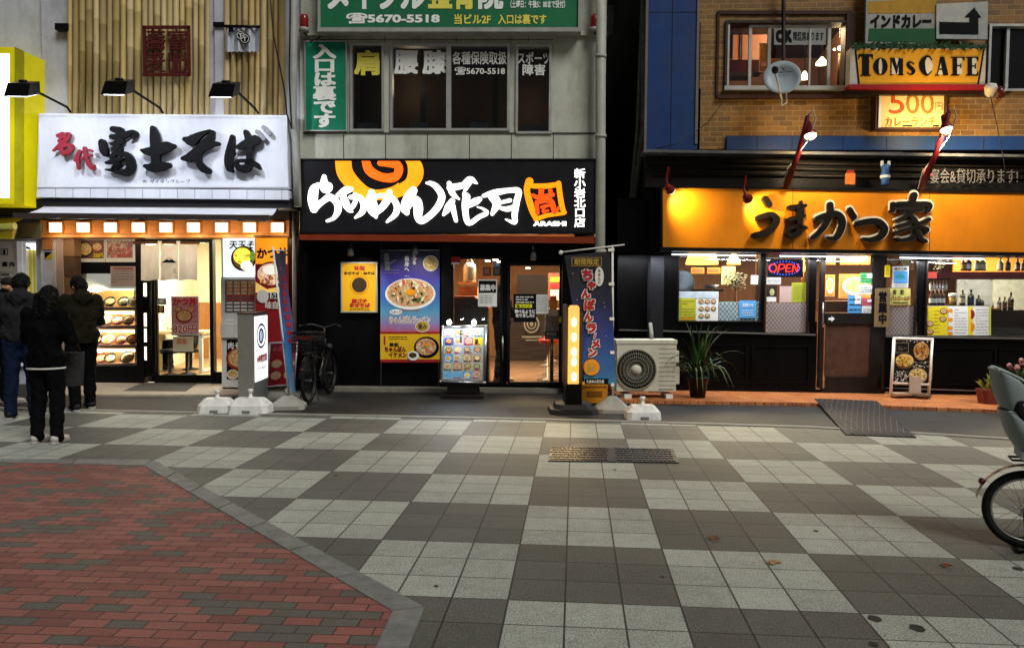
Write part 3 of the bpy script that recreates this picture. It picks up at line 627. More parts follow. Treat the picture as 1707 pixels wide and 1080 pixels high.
FUJI = [r1(p) for p in ([(1000, 130, 85), (1095, 155, 115)], [(985, 240, 75), (1080, 240, 90), (1190, 205, 80), (1290, 170, 60), (1325, 210, 60), (1270, 250, 40)], [(845, 320, 100), (868, 420, 115), (890, 480, 85)],
    [(990, 340, 50), (1060, 325, 85), (1135, 300, 60)], [(1010, 410, 60), (1090, 405, 80), (1100, 440, 50), (1040, 475, 70), (980, 530, 60)], [(905, 612, 35), (985, 590, 70), (1080, 560, 65), (1135, 550, 40)],
    [(1095, 500, 45), (1180, 485, 75), (1245, 570, 115), (1252, 680, 120), (1195, 745, 105), (1090, 745, 70), (1000, 715, 50), (900, 708, 22)], [(1040, 560, 60), (1060, 630, 85), (1000, 700, 60), (1090, 640, 60)])]
FUJI += [[(253.9, 214, 9), (256.5, 227, 15), (258.3, 243, 17), (258.6, 258, 15), (258.6, 276, 14)], [(235.5, 250.6, 5), (243, 252.3, 12), (256, 252, 16), (276, 245, 18), (288, 243.5, 8)], [(241, 277, 6), (252, 279, 15), (268, 277, 15), (280, 275.5, 9)]]
FUJI += [r2(p) for p in ([(320, 275, 70), (410, 290, 150), (530, 215, 90), (680, 142, 18)], [(715, 175, 60), (665, 285, 125), (530, 420, 135), (390, 530, 130), (290, 548, 60)], [(560, 410, 100), (690, 345, 85), (795, 335, 50)], [(510, 500, 85), (515, 600, 85), (580, 690, 110), (650, 725, 90)],
    [(995, 240, 65), (970, 400, 110), (940, 560, 115), (955, 680, 105), (985, 725, 50)], [(1000, 520, 12), (1035, 465, 12)], [(1190, 175, 75), (1235, 300, 110), (1240, 450, 95), (1240, 600, 105), (1190, 690, 115), (1090, 680, 90), (1050, 600, 50), (1130, 578, 45), (1250, 600, 80), (1340, 645, 80), (1385, 690, 40)],
    [(1070, 388, 60), (1180, 340, 110), (1320, 285, 140)])]
b = MB(); b.use(DK)
for i, p in enumerate(FUJI): b.stroke(SO, p, SF+.075+.0015*i, .07)
b.build('black_lettering', t)
b = MB(); b.use(mat('carved_grey', '77777c', .5, var=.3, scale=14, bump=.5))
for i, p in enumerate((r2([(1350, 165, 60), (1440, 265, 55)]), r2([(1440, 105, 60), (1520, 195, 65)]))): b.stroke(SO, p, SF+.08+.002*i, .06)
b.build('grey_marks', t)
b = MB(); b.use(mat('carved_red', '8a2434', .5, var=.15, bump=.3))
for i, p in enumerate([r1(p) for p in ([(218, 225, 50), (290, 195, 50)], [(260, 250, 60), (370, 205, 60), (330, 290, 60), (240, 370, 60), (150, 438, 22)], [(240, 300, 50), (310, 370, 50)], [(260, 390, 60), (300, 490, 55)], [(330, 350, 55), (420, 375, 50), (385, 450, 60), (300, 460, 70)],
    [(530, 450, 55), (490, 540, 60), (465, 580, 40)], [(500, 560, 55), (510, 690, 35)], [(560, 545, 30), (690, 500, 32)], [(600, 405, 55), (620, 520, 55), (670, 640, 65), (725, 695, 50), (735, 640, 14)], [(672, 430, 35), (700, 440, 28)])]): b.stroke(SO, p, SF+.06+.0015*i, .05)
b.build('red_lettering', t)
b = MB(); b.use(mat('bluegrey_ink', '4a5260', .6)).text(SO, '®  ダイタングループ', 238, 299, 317, 307.5, SF-.01, .004); b.build('small_lettering', t)
# three flood lamps over the sign
for (hx, hy, ax, ay, lb) in ((40, 150, 118, 188, 'black flood lamp on a thin arm at the yellow end of the white sign'), (200, 147, 272, 189, 'black flood lamp on a thin arm above the middle of the white sign'), (377, 151, 431, 190, 'black flood lamp on a thin arm near the pipe end of the white sign')):
    t = thing('flood_lamp', lb, 'lamp', SO.pt(ax, ay, SF), 'flood lamps over the white sign'); h = SO.pt(hx, hy, SF+1.0); base = SO.pt(ax, ay, SF-.05); kn = SO.pt(ax-6, ay-9, SF)
    b = MB(); b.tube([base, kn, SO.pt(hx+17, hy+1, SF+.85)], .018, 6); b.build('arm', t, BLKM)
    R = Matrix.Rotation(.35, 3, 'X'); b = MB(); b.prism([h+R @ Vector(p) for p in ((-.13, -.12, .1), (.17, -.12, .1), (.17, .12, .1), (-.13, .12, .1))], [h+R @ Vector(p) for p in ((-.2, -.16, -.07), (.12, -.16, -.07), (.12, .16, -.07), (-.2, .16, -.07))]); b.tube([h+Vector((-.05, -.02, .11)), h+Vector((.05, -.02, .11))], .02, 6); o = b.build('head', t, BLKM); fixnormals(o)
    b = MB(); b.use(mat('flood_led', 'f0f4ff', emit=12, var=0, ecol='e8efff')); b.prism([h+R @ Vector(p) for p in ((-.17, -.13, -.073), (.09, -.13, -.073), (.09, .13, -.073), (-.17, .13, -.073))], [h+R @ Vector(p) for p in ((-.17, -.13, -.078), (.09, -.13, -.078), (.09, .13, -.078), (-.17, .13, -.078))]); b.build('led', t)
    lamp('flood_light', 'SPOT', h+Vector((0, .0, -.1)), 44, (.86, .91, 1), t, .05, SO.pt(ax+8, 262, SF), 128, .8)
# ---- retractable awning
t = thing('awning', 'pale grey sloping canvas awning under the white sign', 'awning', SO.pt(240, 372, .6))
b = MB(); b.use(mat('awning_canvas', 'bcbcc4', .8, var=.08, stain=.15))
back = [SO.pt(75, 343.5, .95), SO.pt(462, 346.5, .95)]; fr = [SO.pt(21, 354.5, 1.75), SO.pt(448, 358.5, 1.75)]
for i in range(20):
    u0, u1 = i/20, (i+1)/20
    for j in range(4):
        def pp(u, v): q = back[0].lerp(back[1], u).lerp(fr[0].lerp(fr[1], u), v); return q-Vector((0, 0, .05*math.sin(math.pi*v)))
        b.poly([pp(u0, j/4), pp(u1, j/4), pp(u1, (j+1)/4), pp(u0, (j+1)/4)], True)
b.build('canvas', t)
b = MB(); b.use(mat('awning_bar', '3a3230', .5)); d = Vector((0, 0, -.035)); b.prism([fr[0], fr[1], fr[1]+d*2.2, fr[0]+d*2.2], [p+Vector((0, .05, 0)) for p in (fr[0], fr[1], fr[1]+d*2.2, fr[0]+d*2.2)]); b.tube([back[0]+d, back[1]+d], .05, 8); b.build('front_bar', t)
for u in (.12, .5, .88): b = MB(); b.tube([back[0].lerp(back[1], u)+d*3, (back[0].lerp(back[1], u)+fr[0].lerp(fr[1], u))/2+Vector((.3, 0, -.14)), fr[0].lerp(fr[1], u)+d*2], .018, 6); b.build('folding_arm', t, BLKM)
b = MB(); b.rect(SO, 60, 331, 485, 347, .98, .5); tag(b.build('lintel_beam', m=mat('beam_dark', '17171a', .6)), 'dark beam between the white sign and the grey awning', 'beam')
# ---- food display window
t = thing('display_cabinet', 'glass fronted display cabinet of sample dishes on four lit shelves', 'cabinet', SO.foot(178, -.3, .3))
b = MB(); b.use(mat('cabinet_wood', 'b78a4a', .5, var=.2, scale=5, stretch=(9, 9, 1))).rect(SO, 128, 480, 227, 612, -.44, .02); b.use(mat('cabinet_white', 'd6d0c0', .6, emit=.45, var=.05)).rect(SO, 128, 452, 227, 482, -.1, .02); b.use(BLKM).rect(SO, 119, 452, 129, 612, -.02, .44); b.rect(SO, 226, 452, 231, 612, -.02, .44); b.build('case', t)
shy = (512, 543, 575, 606)
for k, y in enumerate(shy):
    b = MB(); b.use(mat('shelf_pink', 'b98a78', .5)); a, c = SO.pt(128, y, -.05), SO.pt(228, y, -.05)
    b.prism([a, c, c+Vector((0, .36, .0)), a+Vector((0, .36, .0))], [p-Vector((0, 0, .045)) for p in (a, c, c+Vector((0, .36, .0)), a+Vector((0, .36, .0)))]); b.use(mat('price_strip', 'd6b8b0', .6)).rect(SO, 129, y+.5, 227, y+5, -.043, .004); b.build('shelf', t)
    b = MB(); b.use(mat('shelf_lamp', 'fff2d0', emit=4, var=0, ecol='ffedc4')); yy = (481, 519, 550, 582)[k]; b.rect(SO, 131, yy, 225, yy+4 if k else yy+3, -.30, .03); b.build('shelf_light', t)
    lamp('shelf_lamp', 'AREA', SO.pt(178, yy+4, -.05), 8, (1, .88, .66), t, 1.0, SO.pt(178, y-4, -.3), size_y=.06)
b = MB(); b.use(GLASS).rect(SO, 129, 456, 227, 611, .0, .006); b.build('glass', t)
BK = mat('bowl_black', '1c1412', .3, var=.1); BR = mat('bowl_red', '8a2a1c', .3, var=.1); BW = mat('bowl_white', 'd4d0c8', .3, var=.05)
# sample dishes
dish = [[(139, 'w', F_EGG, 'white bowl of yellow egg noodles'), (160, 'k', F_EGG, 'black bowl topped with bright yellow egg'), (183, 'k', F_NOOD, 'black bowl of pale noodles with pink topping'), (206, 'k', F_GRN, 'black bowl of noodles with greens'), (222, 'w', F_NOOD, 'white bowl of plain noodles at the black frame')],
        [(141, 'w', F_MIX, 'white bowl of mixed toppings'), (160, 'r', F_EGG, 'red bowl of yellow tempura'), (178, 'w', F_RICE, 'white bowl of browned rice'), (196, 'r', F_MIX, 'red bowl with orange and green topping'), (214, 'k', F_RICE, 'black bowl of dark brown cutlet')],
        [(143, 'r', F_GRN, 'red bowl of greens'), (161, 'k', F_MIX, 'black bowl of red and white toppings'), (181, 'w', F_NOOD, 'white bowl of tan noodles'), (202, 'r', F_RICE, 'red bowl of orange fried topping'), (221, 'k', F_MIX, 'black bowl of mixed toppings at the black frame')],
        [(147, 'k', F_RICE, 'black bowl of brown cutlet rice'), (168, 'r', F_MIX, 'red bowl of seafood topping'), (184, 'k', F_GRN, 'black bowl of green topped noodles'), (212, 'k', F_NOOD, 'large black bowl of white noodles')]]
for k, row in enumerate(dish):
    y = shy[k]
    for x, c, fd, lb in row:
        base = SO.pt(x, y, -.17); base.z += .04; tilt = Vector((.0, -.72, .7)).normalized(); r = .098 if not (k == 3 and x == 212) else .125
        t = thing('sample_bowl', lb+' on the %s display shelf' % ('top', 'second', 'third', 'lowest')[k], 'bowl', base, 'sample dishes in the display window')
        ctr = base+Vector((0, 0, r*.55)); b = MB(); b.lathe([(r*.4, -.07), (r*.5, -.07), (r*.9, -.02), (r, .02), (r*.94, .02), (r*.86, -.005)], ctr, tilt, 20, caps=False); b.build('bowl', t, {'k': BK, 'r': BR, 'w': BW}[c])
        b = MB(); b.lathe([(r*.8, -.004), (r*.64, .014), (r*.33, .028), (.002, .032)], ctr, tilt, 18, caps=False); b.build('food', t, fd)
# ---- posters on the shop front
def bowl_poster(b, seed):
    pass
def pst1(b):
    b.use(mat('photo_brown', '6a4a38', .5, var=.3, scale=9)).frect(SO, 126, 400, 173, 431, .078); bowlpic(b, SO, 142, 416, 13, 13, .08, BK, F_NOOD); bowlpic(b, SO, 162, 412, 9, 8, .084, BR, F_RICE); b.use(YELP).text(SO, '550円', 156, 422, 172, 430, .086, .03)
sheet('food_poster', 'left one of two food posters above the display, with a dark bowl of noodles', 'poster', SO, 122, 397, 174.5, 437, .075, PAPER, pst1, group='posters above the display')
def pst2(b):
    b.use(food('photo_dish2', ['8a7a68', 'a03a34', '5a5a4a', 'd8c8b0', 'b04a3a'], 14)).frect(SO, 178, 401, 221, 430, .078); b.use(REDINK).text(SO, '冷したぬき', 180, 413, 218, 421, .081, .03); b.text(SO, '550円', 186, 422, 218, 429, .081, .03)
sheet('food_poster', 'right one of two food posters above the display, with red lettering', 'poster', SO, 175.5, 397, 228, 437, .075, PAPER, pst2, group='posters above the display')
sheet('notice_sheet', 'pinkish printed notice taped across the top of the display glass', 'notice', SO, 184, 444, 228, 478, .075, mat('notice_pink', 'b8a8a4', .7, var=.05), lambda b: (rows(b, SO, 187, 449, 222, 473, 5, .083, GREYINK, 3, .3), b.use(mat('notice_head', '9a5a5a', .6)).frect(SO, 188, 446, 222, 449, .084)))
sheet('price_card', 'small grey card at the top corner of the display glass', 'card', SO, 133, 455, 144, 465, .03, mat('card_grey', 'a8a49c', .7), lambda b: rows(b, SO, 135, 457, 142, 463, 3, .038, GREYINK, 5, .35))
def pst3(b):
    b.use(food('poster_pink_tex', ['b8848c', 'a45a64', 'c49aa0', 'b06a72'], 9)).frect(SO, 286, 495, 330, 557, .108)
    b.use(REDINK).text(SO, 'かつ丼', 288, 496, 328, 510, .112, .05); bowlpic(b, SO, 297, 516, 6, 5, .111, BK, F_RICE); bowlpic(b, SO, 318, 516, 6, 5, .111, BR, F_MIX); bowlpic(b, SO, 307, 527, 14, 11, .1135, BR, F_RICE)
    b.use(PAPER).text(SO, '820円', 287, 540, 329, 557, .1105, .09); b.use(REDINK).text(SO, '820円', 288, 541, 328, 556, .1135, .02)
sheet('door_poster', 'pink and red poster of a pork rice bowl priced 820 on the shop door glass', 'poster', SO, 285, 494, 331, 559, .1, PAPER, pst3)
sheet('door_notice', 'small white sheet with faint orange print below the pink door poster', 'notice', SO, 288, 561, 322, 586, .02, mat('paper_cream', 'cfc6ae', .7), lambda b: b.use(mat('faint_orange', 'd88a5a', .7)).text(SO, '募集', 294, 564, 312, 574, .03, .02))
sheet('door_sticker', 'grey sticker on the shop door glass above a dark photo sticker', 'sticker', SO, 262, 497, 277, 508, .02, mat('sticker_grey', '8f9aa0', .6), lambda b: b.use(PAPER).ell(SO, 269, 502, 4, 3, .03))
sheet('door_sticker', 'dark photo sticker on the shop door glass under a grey sticker', 'sticker', SO, 263, 509, 274, 522, .02, INK, lambda b: b.use(F_NOOD).ell(SO, 268.5, 515, 3.5, 5, .03))
# furniture inside the door
t = thing('dining_table', 'pale wood dining table with white legs seen through the shop door', 'table', SO.foot(300, -1.6, .03)); c = SO.foot(300, -1.6, .03)
b = MB(); b.box(c+Vector((0, 0, .74)), (1.1, .6, .05)); b.build('table_top', t, mat('pale_ash', 'c0a878', .5, var=.15, stretch=(1, 6, 1)))
for sx in (-.48, .48):
    b = MB()
    for sy in (-.25, .25): b.box(c+Vector((sx, sy, .36)), (.06, .06, .72))
    b.box(c+Vector((sx, 0, .04)), (.06, .5, .05)); b.box(c+Vector((sx, 0, .66)), (.06, .5, .05)); b.build('leg_frame', t, WHITEP)
for px, of, lb in ((283, -1.0, 'low dark stool in front of the pale table, nearer the door handle'), (312, -1.15, 'low dark stool in front of the pale table, farther along under the pink poster')):
    c = SO.foot(px, of, .03); t = thing('stool', lb, 'stool', c, 'stools inside the noodle shop'); b = MB(); b.lathe([(.16, .4), (.17, .44), (.16, .47), (.0, .47)], c, n=16); b.build('seat', t, BLACK); b = MB(); b.lathe([(.15, 0), (.15, .02), (.03, .05), (.03, .4)], c, n=16); b.build('pedestal', t, BLKM)
# ---- right of the door: ticket machine, light boxes, banner
def tk(b):
    b.use(mat('tk_panel', '6a5a54', .5)).frect(SO, 375, 466, 424, 521, .705); rnd = random.Random(2)
    for j in range(9):
        for i in range(4):
            x, y = 378+i*12, 469+j*5.8
            b.use((F_RICE, F_MIX, REDINK, PAPER, PAPER)[min(4, j//2) if j else 0]).frect(SO, x, y, x+9.5, y+(4.6 if j < 4 else 2.6), .708)
    b.use(BLKM).frect(SO, 371, 547, 383, 555, .708); b.use(PAPER).frect(SO, 376, 531, 390, 536, .708); b.use(INK).frect(SO, 378, 566, 428, 632, .705); bowlpic(b, SO, 398, 598, 21, 19, .707, BR, F_RICE); bowlpic(b, SO, 388, 624, 10, 8, .711, BW, F_NOOD); b.use(PAPER).text(SO, '肉そば', 380, 570, 412, 582, .713, .03)
t = thing('ticket_machine', 'white meal ticket machine with rows of small picture buttons', 'machine', SO.foot(400, .5)); b = MB(); b.use(WHITEP).rect(SO, 368, 462, 428, 640, .7, .45, ground=.06); b.rect(SO, 367, 540, 429, 563, .74, .1); b.build('body', t); b = MB(); tk(b); b.build('front_print', t)
for x in (373, 422): b = MB(); b.lathe([(.03, 0), (.03, .06)], SO.foot(x, .6), n=10); b.build('foot', t, BLKM)
def lb1(b):
    b.use(INK).text(SO, '天玉そば', 382, 401, 440, 415, .808, .03); b.ell(SO, 406, 431, 21, 21, .807); b.use(mat('broth_glow', '6a4a20', emit=.5, var=.2)).ell(SO, 406, 431, 18.5, 18.5, .809)
    b.use(food('tempura_glow', ['e8e030', 'f0ea60', 'c8b828', 'f4f0a0'], 30, .9)).ell(SO, 404, 427, 15, 14, .811); scatter(b, SO, 404, 427, 14, 13, .8115, [mat('tempura_a', 'f4ee70', emit=.9, var=.1), mat('tempura_b', 'b8a020', emit=.7, var=.1), mat('tempura_c', 'e0d838', emit=.9, var=.1)], 60, 3.2, 3); b.use(food('egg_glow', ['f4f0d8', 'f0e8b0', 'ffffff'], 20, 1.0)).ell(SO, 411, 443, 10, 8, .822); b.use(food('leek_glow', ['4a7a2a', '8ab050', '2a5a1a'], 60, .6)).ell(SO, 421, 427, 5, 8, .815)
t = thing('light_box', 'lit white light box picturing a bowl of yellow tempura noodles', 'sign', SO.pt(400, 462, .7)); b = MB(); b.use(mat('lightbox_white', 'e8eef0', emit=.75, var=.03, ecol='eaf2f4')).rect(SO, 371, 397, 430, 462, .8, .12); b.build('box', t); b = MB(); lb1(b); b.build('picture', t)
def lb2(b):
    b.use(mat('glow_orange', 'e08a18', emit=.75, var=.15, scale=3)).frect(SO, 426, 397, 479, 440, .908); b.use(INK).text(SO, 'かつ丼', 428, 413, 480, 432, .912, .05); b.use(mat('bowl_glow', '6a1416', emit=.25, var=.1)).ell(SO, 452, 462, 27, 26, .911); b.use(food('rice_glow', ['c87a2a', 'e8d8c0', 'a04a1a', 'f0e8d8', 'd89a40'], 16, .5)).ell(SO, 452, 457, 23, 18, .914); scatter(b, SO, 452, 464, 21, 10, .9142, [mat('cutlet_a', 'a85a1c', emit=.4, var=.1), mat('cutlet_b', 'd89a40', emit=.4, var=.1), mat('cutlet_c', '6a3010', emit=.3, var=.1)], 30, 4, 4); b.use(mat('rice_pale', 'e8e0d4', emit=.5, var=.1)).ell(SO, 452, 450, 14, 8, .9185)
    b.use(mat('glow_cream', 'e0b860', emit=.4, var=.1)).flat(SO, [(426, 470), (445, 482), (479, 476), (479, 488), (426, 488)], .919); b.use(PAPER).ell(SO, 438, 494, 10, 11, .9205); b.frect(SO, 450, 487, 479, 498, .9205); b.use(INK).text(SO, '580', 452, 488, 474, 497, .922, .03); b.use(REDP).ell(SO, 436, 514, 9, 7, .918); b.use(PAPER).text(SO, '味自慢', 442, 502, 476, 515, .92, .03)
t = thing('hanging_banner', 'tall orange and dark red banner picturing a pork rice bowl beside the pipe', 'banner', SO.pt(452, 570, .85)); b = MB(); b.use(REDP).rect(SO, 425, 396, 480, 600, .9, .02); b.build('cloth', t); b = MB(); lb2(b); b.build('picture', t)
b = MB(); b.tube([SO.pt(423, 394, .91), SO.pt(482, 394, .91)], .015, 6); b.build('rod', t, WOOD)
b = MB(); b.use(BLKM).rect(SO, 425, 600, 482, 645, .3, .2, ground=.02); b.rect(SO, 479, 393, 500, 645, .35, .6, ground=0); b.use(mat('pipe_grey', '6e6e6a', .6, var=.2)).tube([SO.pt(491, 345, .5), SO.foot(491, .5)], .035, 10); b.build('side_wall', bt)
# ================================================================== ramen shop in the middle
def holed(b, F, x0, y0, x1, y1, holes, off, thick, ground=False):
    xs = sorted({x0, x1}|{h[0] for h in holes}|{h[2] for h in holes}); ys = sorted({y0, y1}|{h[1] for h in holes}|{h[3] for h in holes})
    for j in range(len(ys)-1):
        i = 0
        while i < len(xs)-1:
            def solid(i): cx, cy = (xs[i]+xs[i+1])/2, (ys[j]+ys[j+1])/2; return not any(h[0] < cx < h[2] and h[1] < cy < h[3] for h in holes)
            if not solid(i): i += 1; continue
            k = i
            while k+1 < len(xs)-1 and solid(k+1): k += 1
            b.rect(F, xs[i], ys[j], xs[k+1], ys[j+1], off, thick, ground=(ground if j == len(ys)-2 else False)); i = k+1
def bars(b, F, x0, y0, x1, y1, w, off, thick):
    b.rect(F, x0, y0, x1, y0+w, off, thick); b.rect(F, x0, y1-w, x1, y1, off, thick); b.rect(F, x0, y0+w, x0+w, y1-w, off, thick); b.rect(F, x1-w, y0+w, x1, y1-w, off, thick); return b
bt = thing('ramen_shop', 'two storey ramen shop with white panelled upper floor over a black ground floor front', 'shop', RA.foot(745, 0)); RU = .25
WINS = [(583, 72, 640, 219), (650, 73, 748, 218), (748, 73, 850, 218), (860, 74, 920, 223)]
b = MB(); WW = mat('aged_white_panel', 'bcbeae', .6, var=.14, scale=2.5, bump=.15, stain=.42); b.use(WW); holed(b, RA, 500, -190, 1006, 268, WINS, RU, .25)
b.rect(RA, 500, 52, 1000, 59, RU+.06, .06); b.use(mat('joint_dark', '4a4a42', .8, var=.3))
for x in (572, 642, 712, 782, 852, 922): b.rect(RA, x, 224, x+1.4, 266, RU+.003, .003)
b.rect(RA, 505, 221, 992, 223.5, RU+.012, .012)
for x in (640, 760, 880): b.rect(RA, x, 56, x+1.2, 70, RU+.004, .004)
b.rect(RA, 505, 66, 922, 67.2, RU+.004, .004)
qa, qb = RA.foot(500, RU-.3), RA.foot(1004, RU-.3); bk = Vector((0, 8, 0)); H = Vector((0, 0, 7.2))
b.use(WW); b.prism([qa+H, qa+bk+H, qa+bk, qa], [p+Vector((.15, 0, 0)) for p in (qa+H, qa+bk+H, qa+bk, qa)]); b.prism([qb+H, qb+bk+H, qb+bk, qb], [p-Vector((.15, 0, 0)) for p in (qb+H, qb+bk+H, qb+bk, qb)])
b.build('wall', bt)
b = MB(); b.box(((qa+qb)/2+Vector((0, 3.9, 7.26))), ((qb-qa).length+.2, 8.2, .12), -.05); b.build('roof', bt, mat('roof_felt'))
# upper windows
DKR = mat('dim_room', '4a3820', .6, var=.3, scale=3, bump=.3); lets = [[('肩', 590, 84, 633, 126, 1)], [('腰', 657, 84, 697, 124, 0), ('膝', 704, 84, 746, 124, 0)], [('各種保険取扱', 754, 86, 845, 108, 0), ('☎5670-5518', 758, 112, 842, 126, 0)], [('スポーツ', 863, 87, 917, 107, 0), ('障害', 871, 107, 909, 126, 0)]]
LW = mat('cut_letter_white', 'eceee8', .6, var=.05); LY = mat('cut_letter_yellow', 'e6da5c', .6, var=.05)
for k, (x0, y0, x1, y1) in enumerate(WINS):
    b = MB(); b.use(ALU); bars(b, RA, x0, y0, x1, y1, 4, RU+.03, .14); wf = b.build('window', bt)
    b = MB(); b.use(glassmat('dark_pane', 'c8ccd0', .8)).rect(RA, x0+4, y0+4, x1-4, y1-4, RU-.03, .008); b.build('pane', wf)
    b = MB()
    for s_, a0, b0, a1, b1, yl in lets[k]: b.use(LY if yl else LW).text(RA, s_, a0, b0, a1, b1, RU-.02, .045 if len(s_) < 2 else .024)
    b.build('lettering', wf)
    b = MB(); b.use(mat('sill_box', '7d8488', .6)); cx = (x0+x1)/2; b.rect(RA, cx-16, y1-14, cx+14, y1-5, RU-.2, .12); b.build('sill_box', wf)
b = MB(); b.use(DKR); a, c = RA.pt(560, 50, RU-.7), RA.pt(950, 245, RU-.7); b.prism([RA.pt(560, 40, RU-.9), RA.pt(950, 40, RU-.9), RA.pt(950, 250, RU-.9), RA.pt(560, 250, RU-.9)], [p+Vector((0, .1, 0)) for p in (RA.pt(560, 40, RU-.9), RA.pt(950, 40, RU-.9), RA.pt(950, 250, RU-.9), RA.pt(560, 250, RU-.9))])
b.use(mat('curtain_dark', '17120c', .8, var=.2))
for x in (645, 701, 822, 600): b.rect(RA, x, 60, x+9, 232, RU-.6, .05)
b.build('upstairs_room', bt); lamp('room_light', 'POINT', RA.pt(690, 140, RU-.45), 6, (1, .75, .45), bt, .2); lamp('room_light', 'POINT', RA.pt(880, 170, RU-.45), 3, (1, .75, .45), bt, .2)  # both point lamps are added to make the dim room visible
# signs of the clinic upstairs
GS = mat('clinic_green', '1c6a44', .5, var=.1, scale=2, stain=.25)
t = thing('clinic_sign', 'wide green clinic sign with white and yellow lettering along the top edge', 'sign', RA.pt(749, 46, RU+.2)); b = MB(); b.use(GS).rect(RA, 533, -70, 965, 46, RU+.25, .14); b.build('panel', t)
b = MB(); b.use(mat('sign_trim', '9a9c92', .5, stain=.3)).rect(RA, 529, 46, 969, 53, RU+.28, .2); b.rect(RA, 529, -74, 533, 46, RU+.28, .2); b.rect(RA, 965, -74, 969, 46, RU+.28, .2); b.build('frame', t)
b = MB(); sl_ = .0; b.use(LW).text(RA, 'メイプル', 546, -32, 708, 16, RU+.256, .05); b.use(LY).text(RA, '整骨', 713, -32, 793, 16, RU+.256, .05); b.use(LW).text(RA, '院', 797, -32, 839, 16, RU+.256, .05); b.text(RA, '（土曜日：午後5：00まで受付）', 851, 1, 942, 14, RU+.256, .03); b.text(RA, '☎5670-5518', 577, 22, 733, 41, RU+.256, .045)
b.use(LY).text(RA, '当ビル2F', 757, 24, 818, 41, RU+.256, .03); b.text(RA, '入口は裏です', 830, 24, 911, 41, RU+.256, .03); b.build('lettering', t)
t = thing('entrance_sign', 'tall green sign with white vertical lettering beside the upper windows', 'sign', RA.pt(542, 218, RU)); b = MB(); b.use(mat('entrance_green', '127a5c', .45, var=.1, stain=.2)).rect(RA, 509, 70, 576, 217, RU+.06, .06); b.build('panel', t)
b = MB(); b.use(ALU); bars(b, RA, 507, 68, 578, 219, 2, RU+.07, .07); b.build('frame', t); b = MB(); b.use(LW).text(RA, '入\n口\nは\n裏\nで\nす', 521, 74, 561, 213, RU+.066, .05, .93); b.build('lettering', t)
for x, lb in ((507, 'red beacon lamp under the green sign at the pipe beside the bamboo shop'), (991, 'red beacon lamp under the green sign above the dark alley')):
    t = thing('beacon_lamp', lb, 'lamp', RA.pt(x, 50, RU+.15), 'red beacon lamps'); c = RA.pt(x, 47, RU+.16); b = MB(); b.lathe([(.055, 0), (.065, .03), (.065, .15), (.05, .19), (0, .2)], c, n=14); b.build('dome', t, mat('beacon_red', '7a1612', .25, var=.1, coat=.5))
    b = MB(); b.lathe([(.075, -.06), (.075, .0)], c, n=14); b.tube([c+Vector((0, 0, -.03)), c+Vector((0, .25, -.03))], .02, 6); b.build('base', t, mat('beacon_base', '8a8880', .5)); b = MB(); b.tube([c+Vector((0, .02, -.06)), c+Vector((.1, .0, -.2)), c+Vector((.2, .08, -.12)), c+Vector((.24, .2, .0))], .012, 5); b.build('cable', t, WIRE)
# downpipes
b = MB(); PIPE = mat('pipe_white', 'a8a99c', .5, var=.12, stain=.35); b.tube([RA.pt(1002, -150, .45), RA.pt(1001, 250, .45), RA.foot(1000, .45)], .075, 14)
for y in (95, 228, 420): b.lathe([(.085, -.02), (.085, .03)], RA.pt(1001.5, y, .45), n=14)
tag(b.build('drain_pipe', m=PIPE), 'thick white drain pipe at the alley side of the ramen shop', 'pipe', 'drain pipes')
b = MB(); b.tube([RA.pt(490, -150, .55), RA.pt(488, 205, .55), RA.pt(493, 235, .5), RA.pt(494, 262, .5), RA.pt(496, 345, .5)], .06, 12); tag(b.build('drain_pipe', m=mat('pipe_grey_white', '93948e', .5, var=.15, stain=.4)), 'grey white drain pipe between the bamboo front and the green signs', 'pipe', 'drain pipes')
b = MB(); b.tube([RA.pt(440, -120, .95), RA.pt(456, 60, .95), RA.pt(474, 150, .9), RA.pt(478, 190, .8), RA.pt(486, 215, .62), RA.pt(482, 130, .62), RA.pt(484, 20, .62), RA.pt(484, -150, .62)], .011, 5); tag(b.build('cable', m=WIRE), 'thin black cable looping down across the bamboo to the grey pipe', 'cable')
# black main sign
t = thing('shop_sign', 'black shop sign with glowing white brush lettering, orange swirl and orange square seal', 'sign', RA.pt(747, 398, .35)); SG = .45
b = MB(); b.use(mat('sign_black', '1a1a1e', .35, var=.15, coat=.2)).rect(RA, 501, 267, 993, 388, SG, .2); b.build('panel', t)
b = MB(); b.use(BLKM); bars(b, RA, 499, 264.5, 994.5, 389.5, 2.5, SG+.02, .24); b.build('frame', t)
b = MB(); b.use(mat('orange_strip', '7a2e14', .45, var=.15)).px(RA, [(499, 389), (994, 395), (994, 406), (499, 400)], SG+.01, .25); b.build('lower_strip', t)
GW = mat('glow_white', 'ffffff', emit=2.2, var=0, ecol='fff8ec'); GO = mat('glow_amber', 'ff9a10', emit=1.1, var=0, ecol='ff8a08'); GR = mat('glow_redorange', 'ff5a18', emit=1.0, var=0, ecol='ff4a0c')
s3 = lambda P: [(500+x/7.1125, 260+y/7.1125, w/7.1125) for x, y, w in P]
s4 = lambda P: [(730+x/6.322, 260+y/6.322, w/6.322) for x, y, w in P]
b = MB(); b.use(mat('glow_orange_swirl', 'ff8a14', emit=1.05, var=.18, scale=3))
for i, p in enumerate(([(510, 40, 190), (535, 200, 190), (640, 335, 170), (800, 440, 125), (950, 462, 125), (1150, 420, 150), (1320, 300, 190), (1370, 180, 190), (1320, 40, 170)],)): b.stroke(RA, s3(p), SG+.012, .008, clip=268.6)
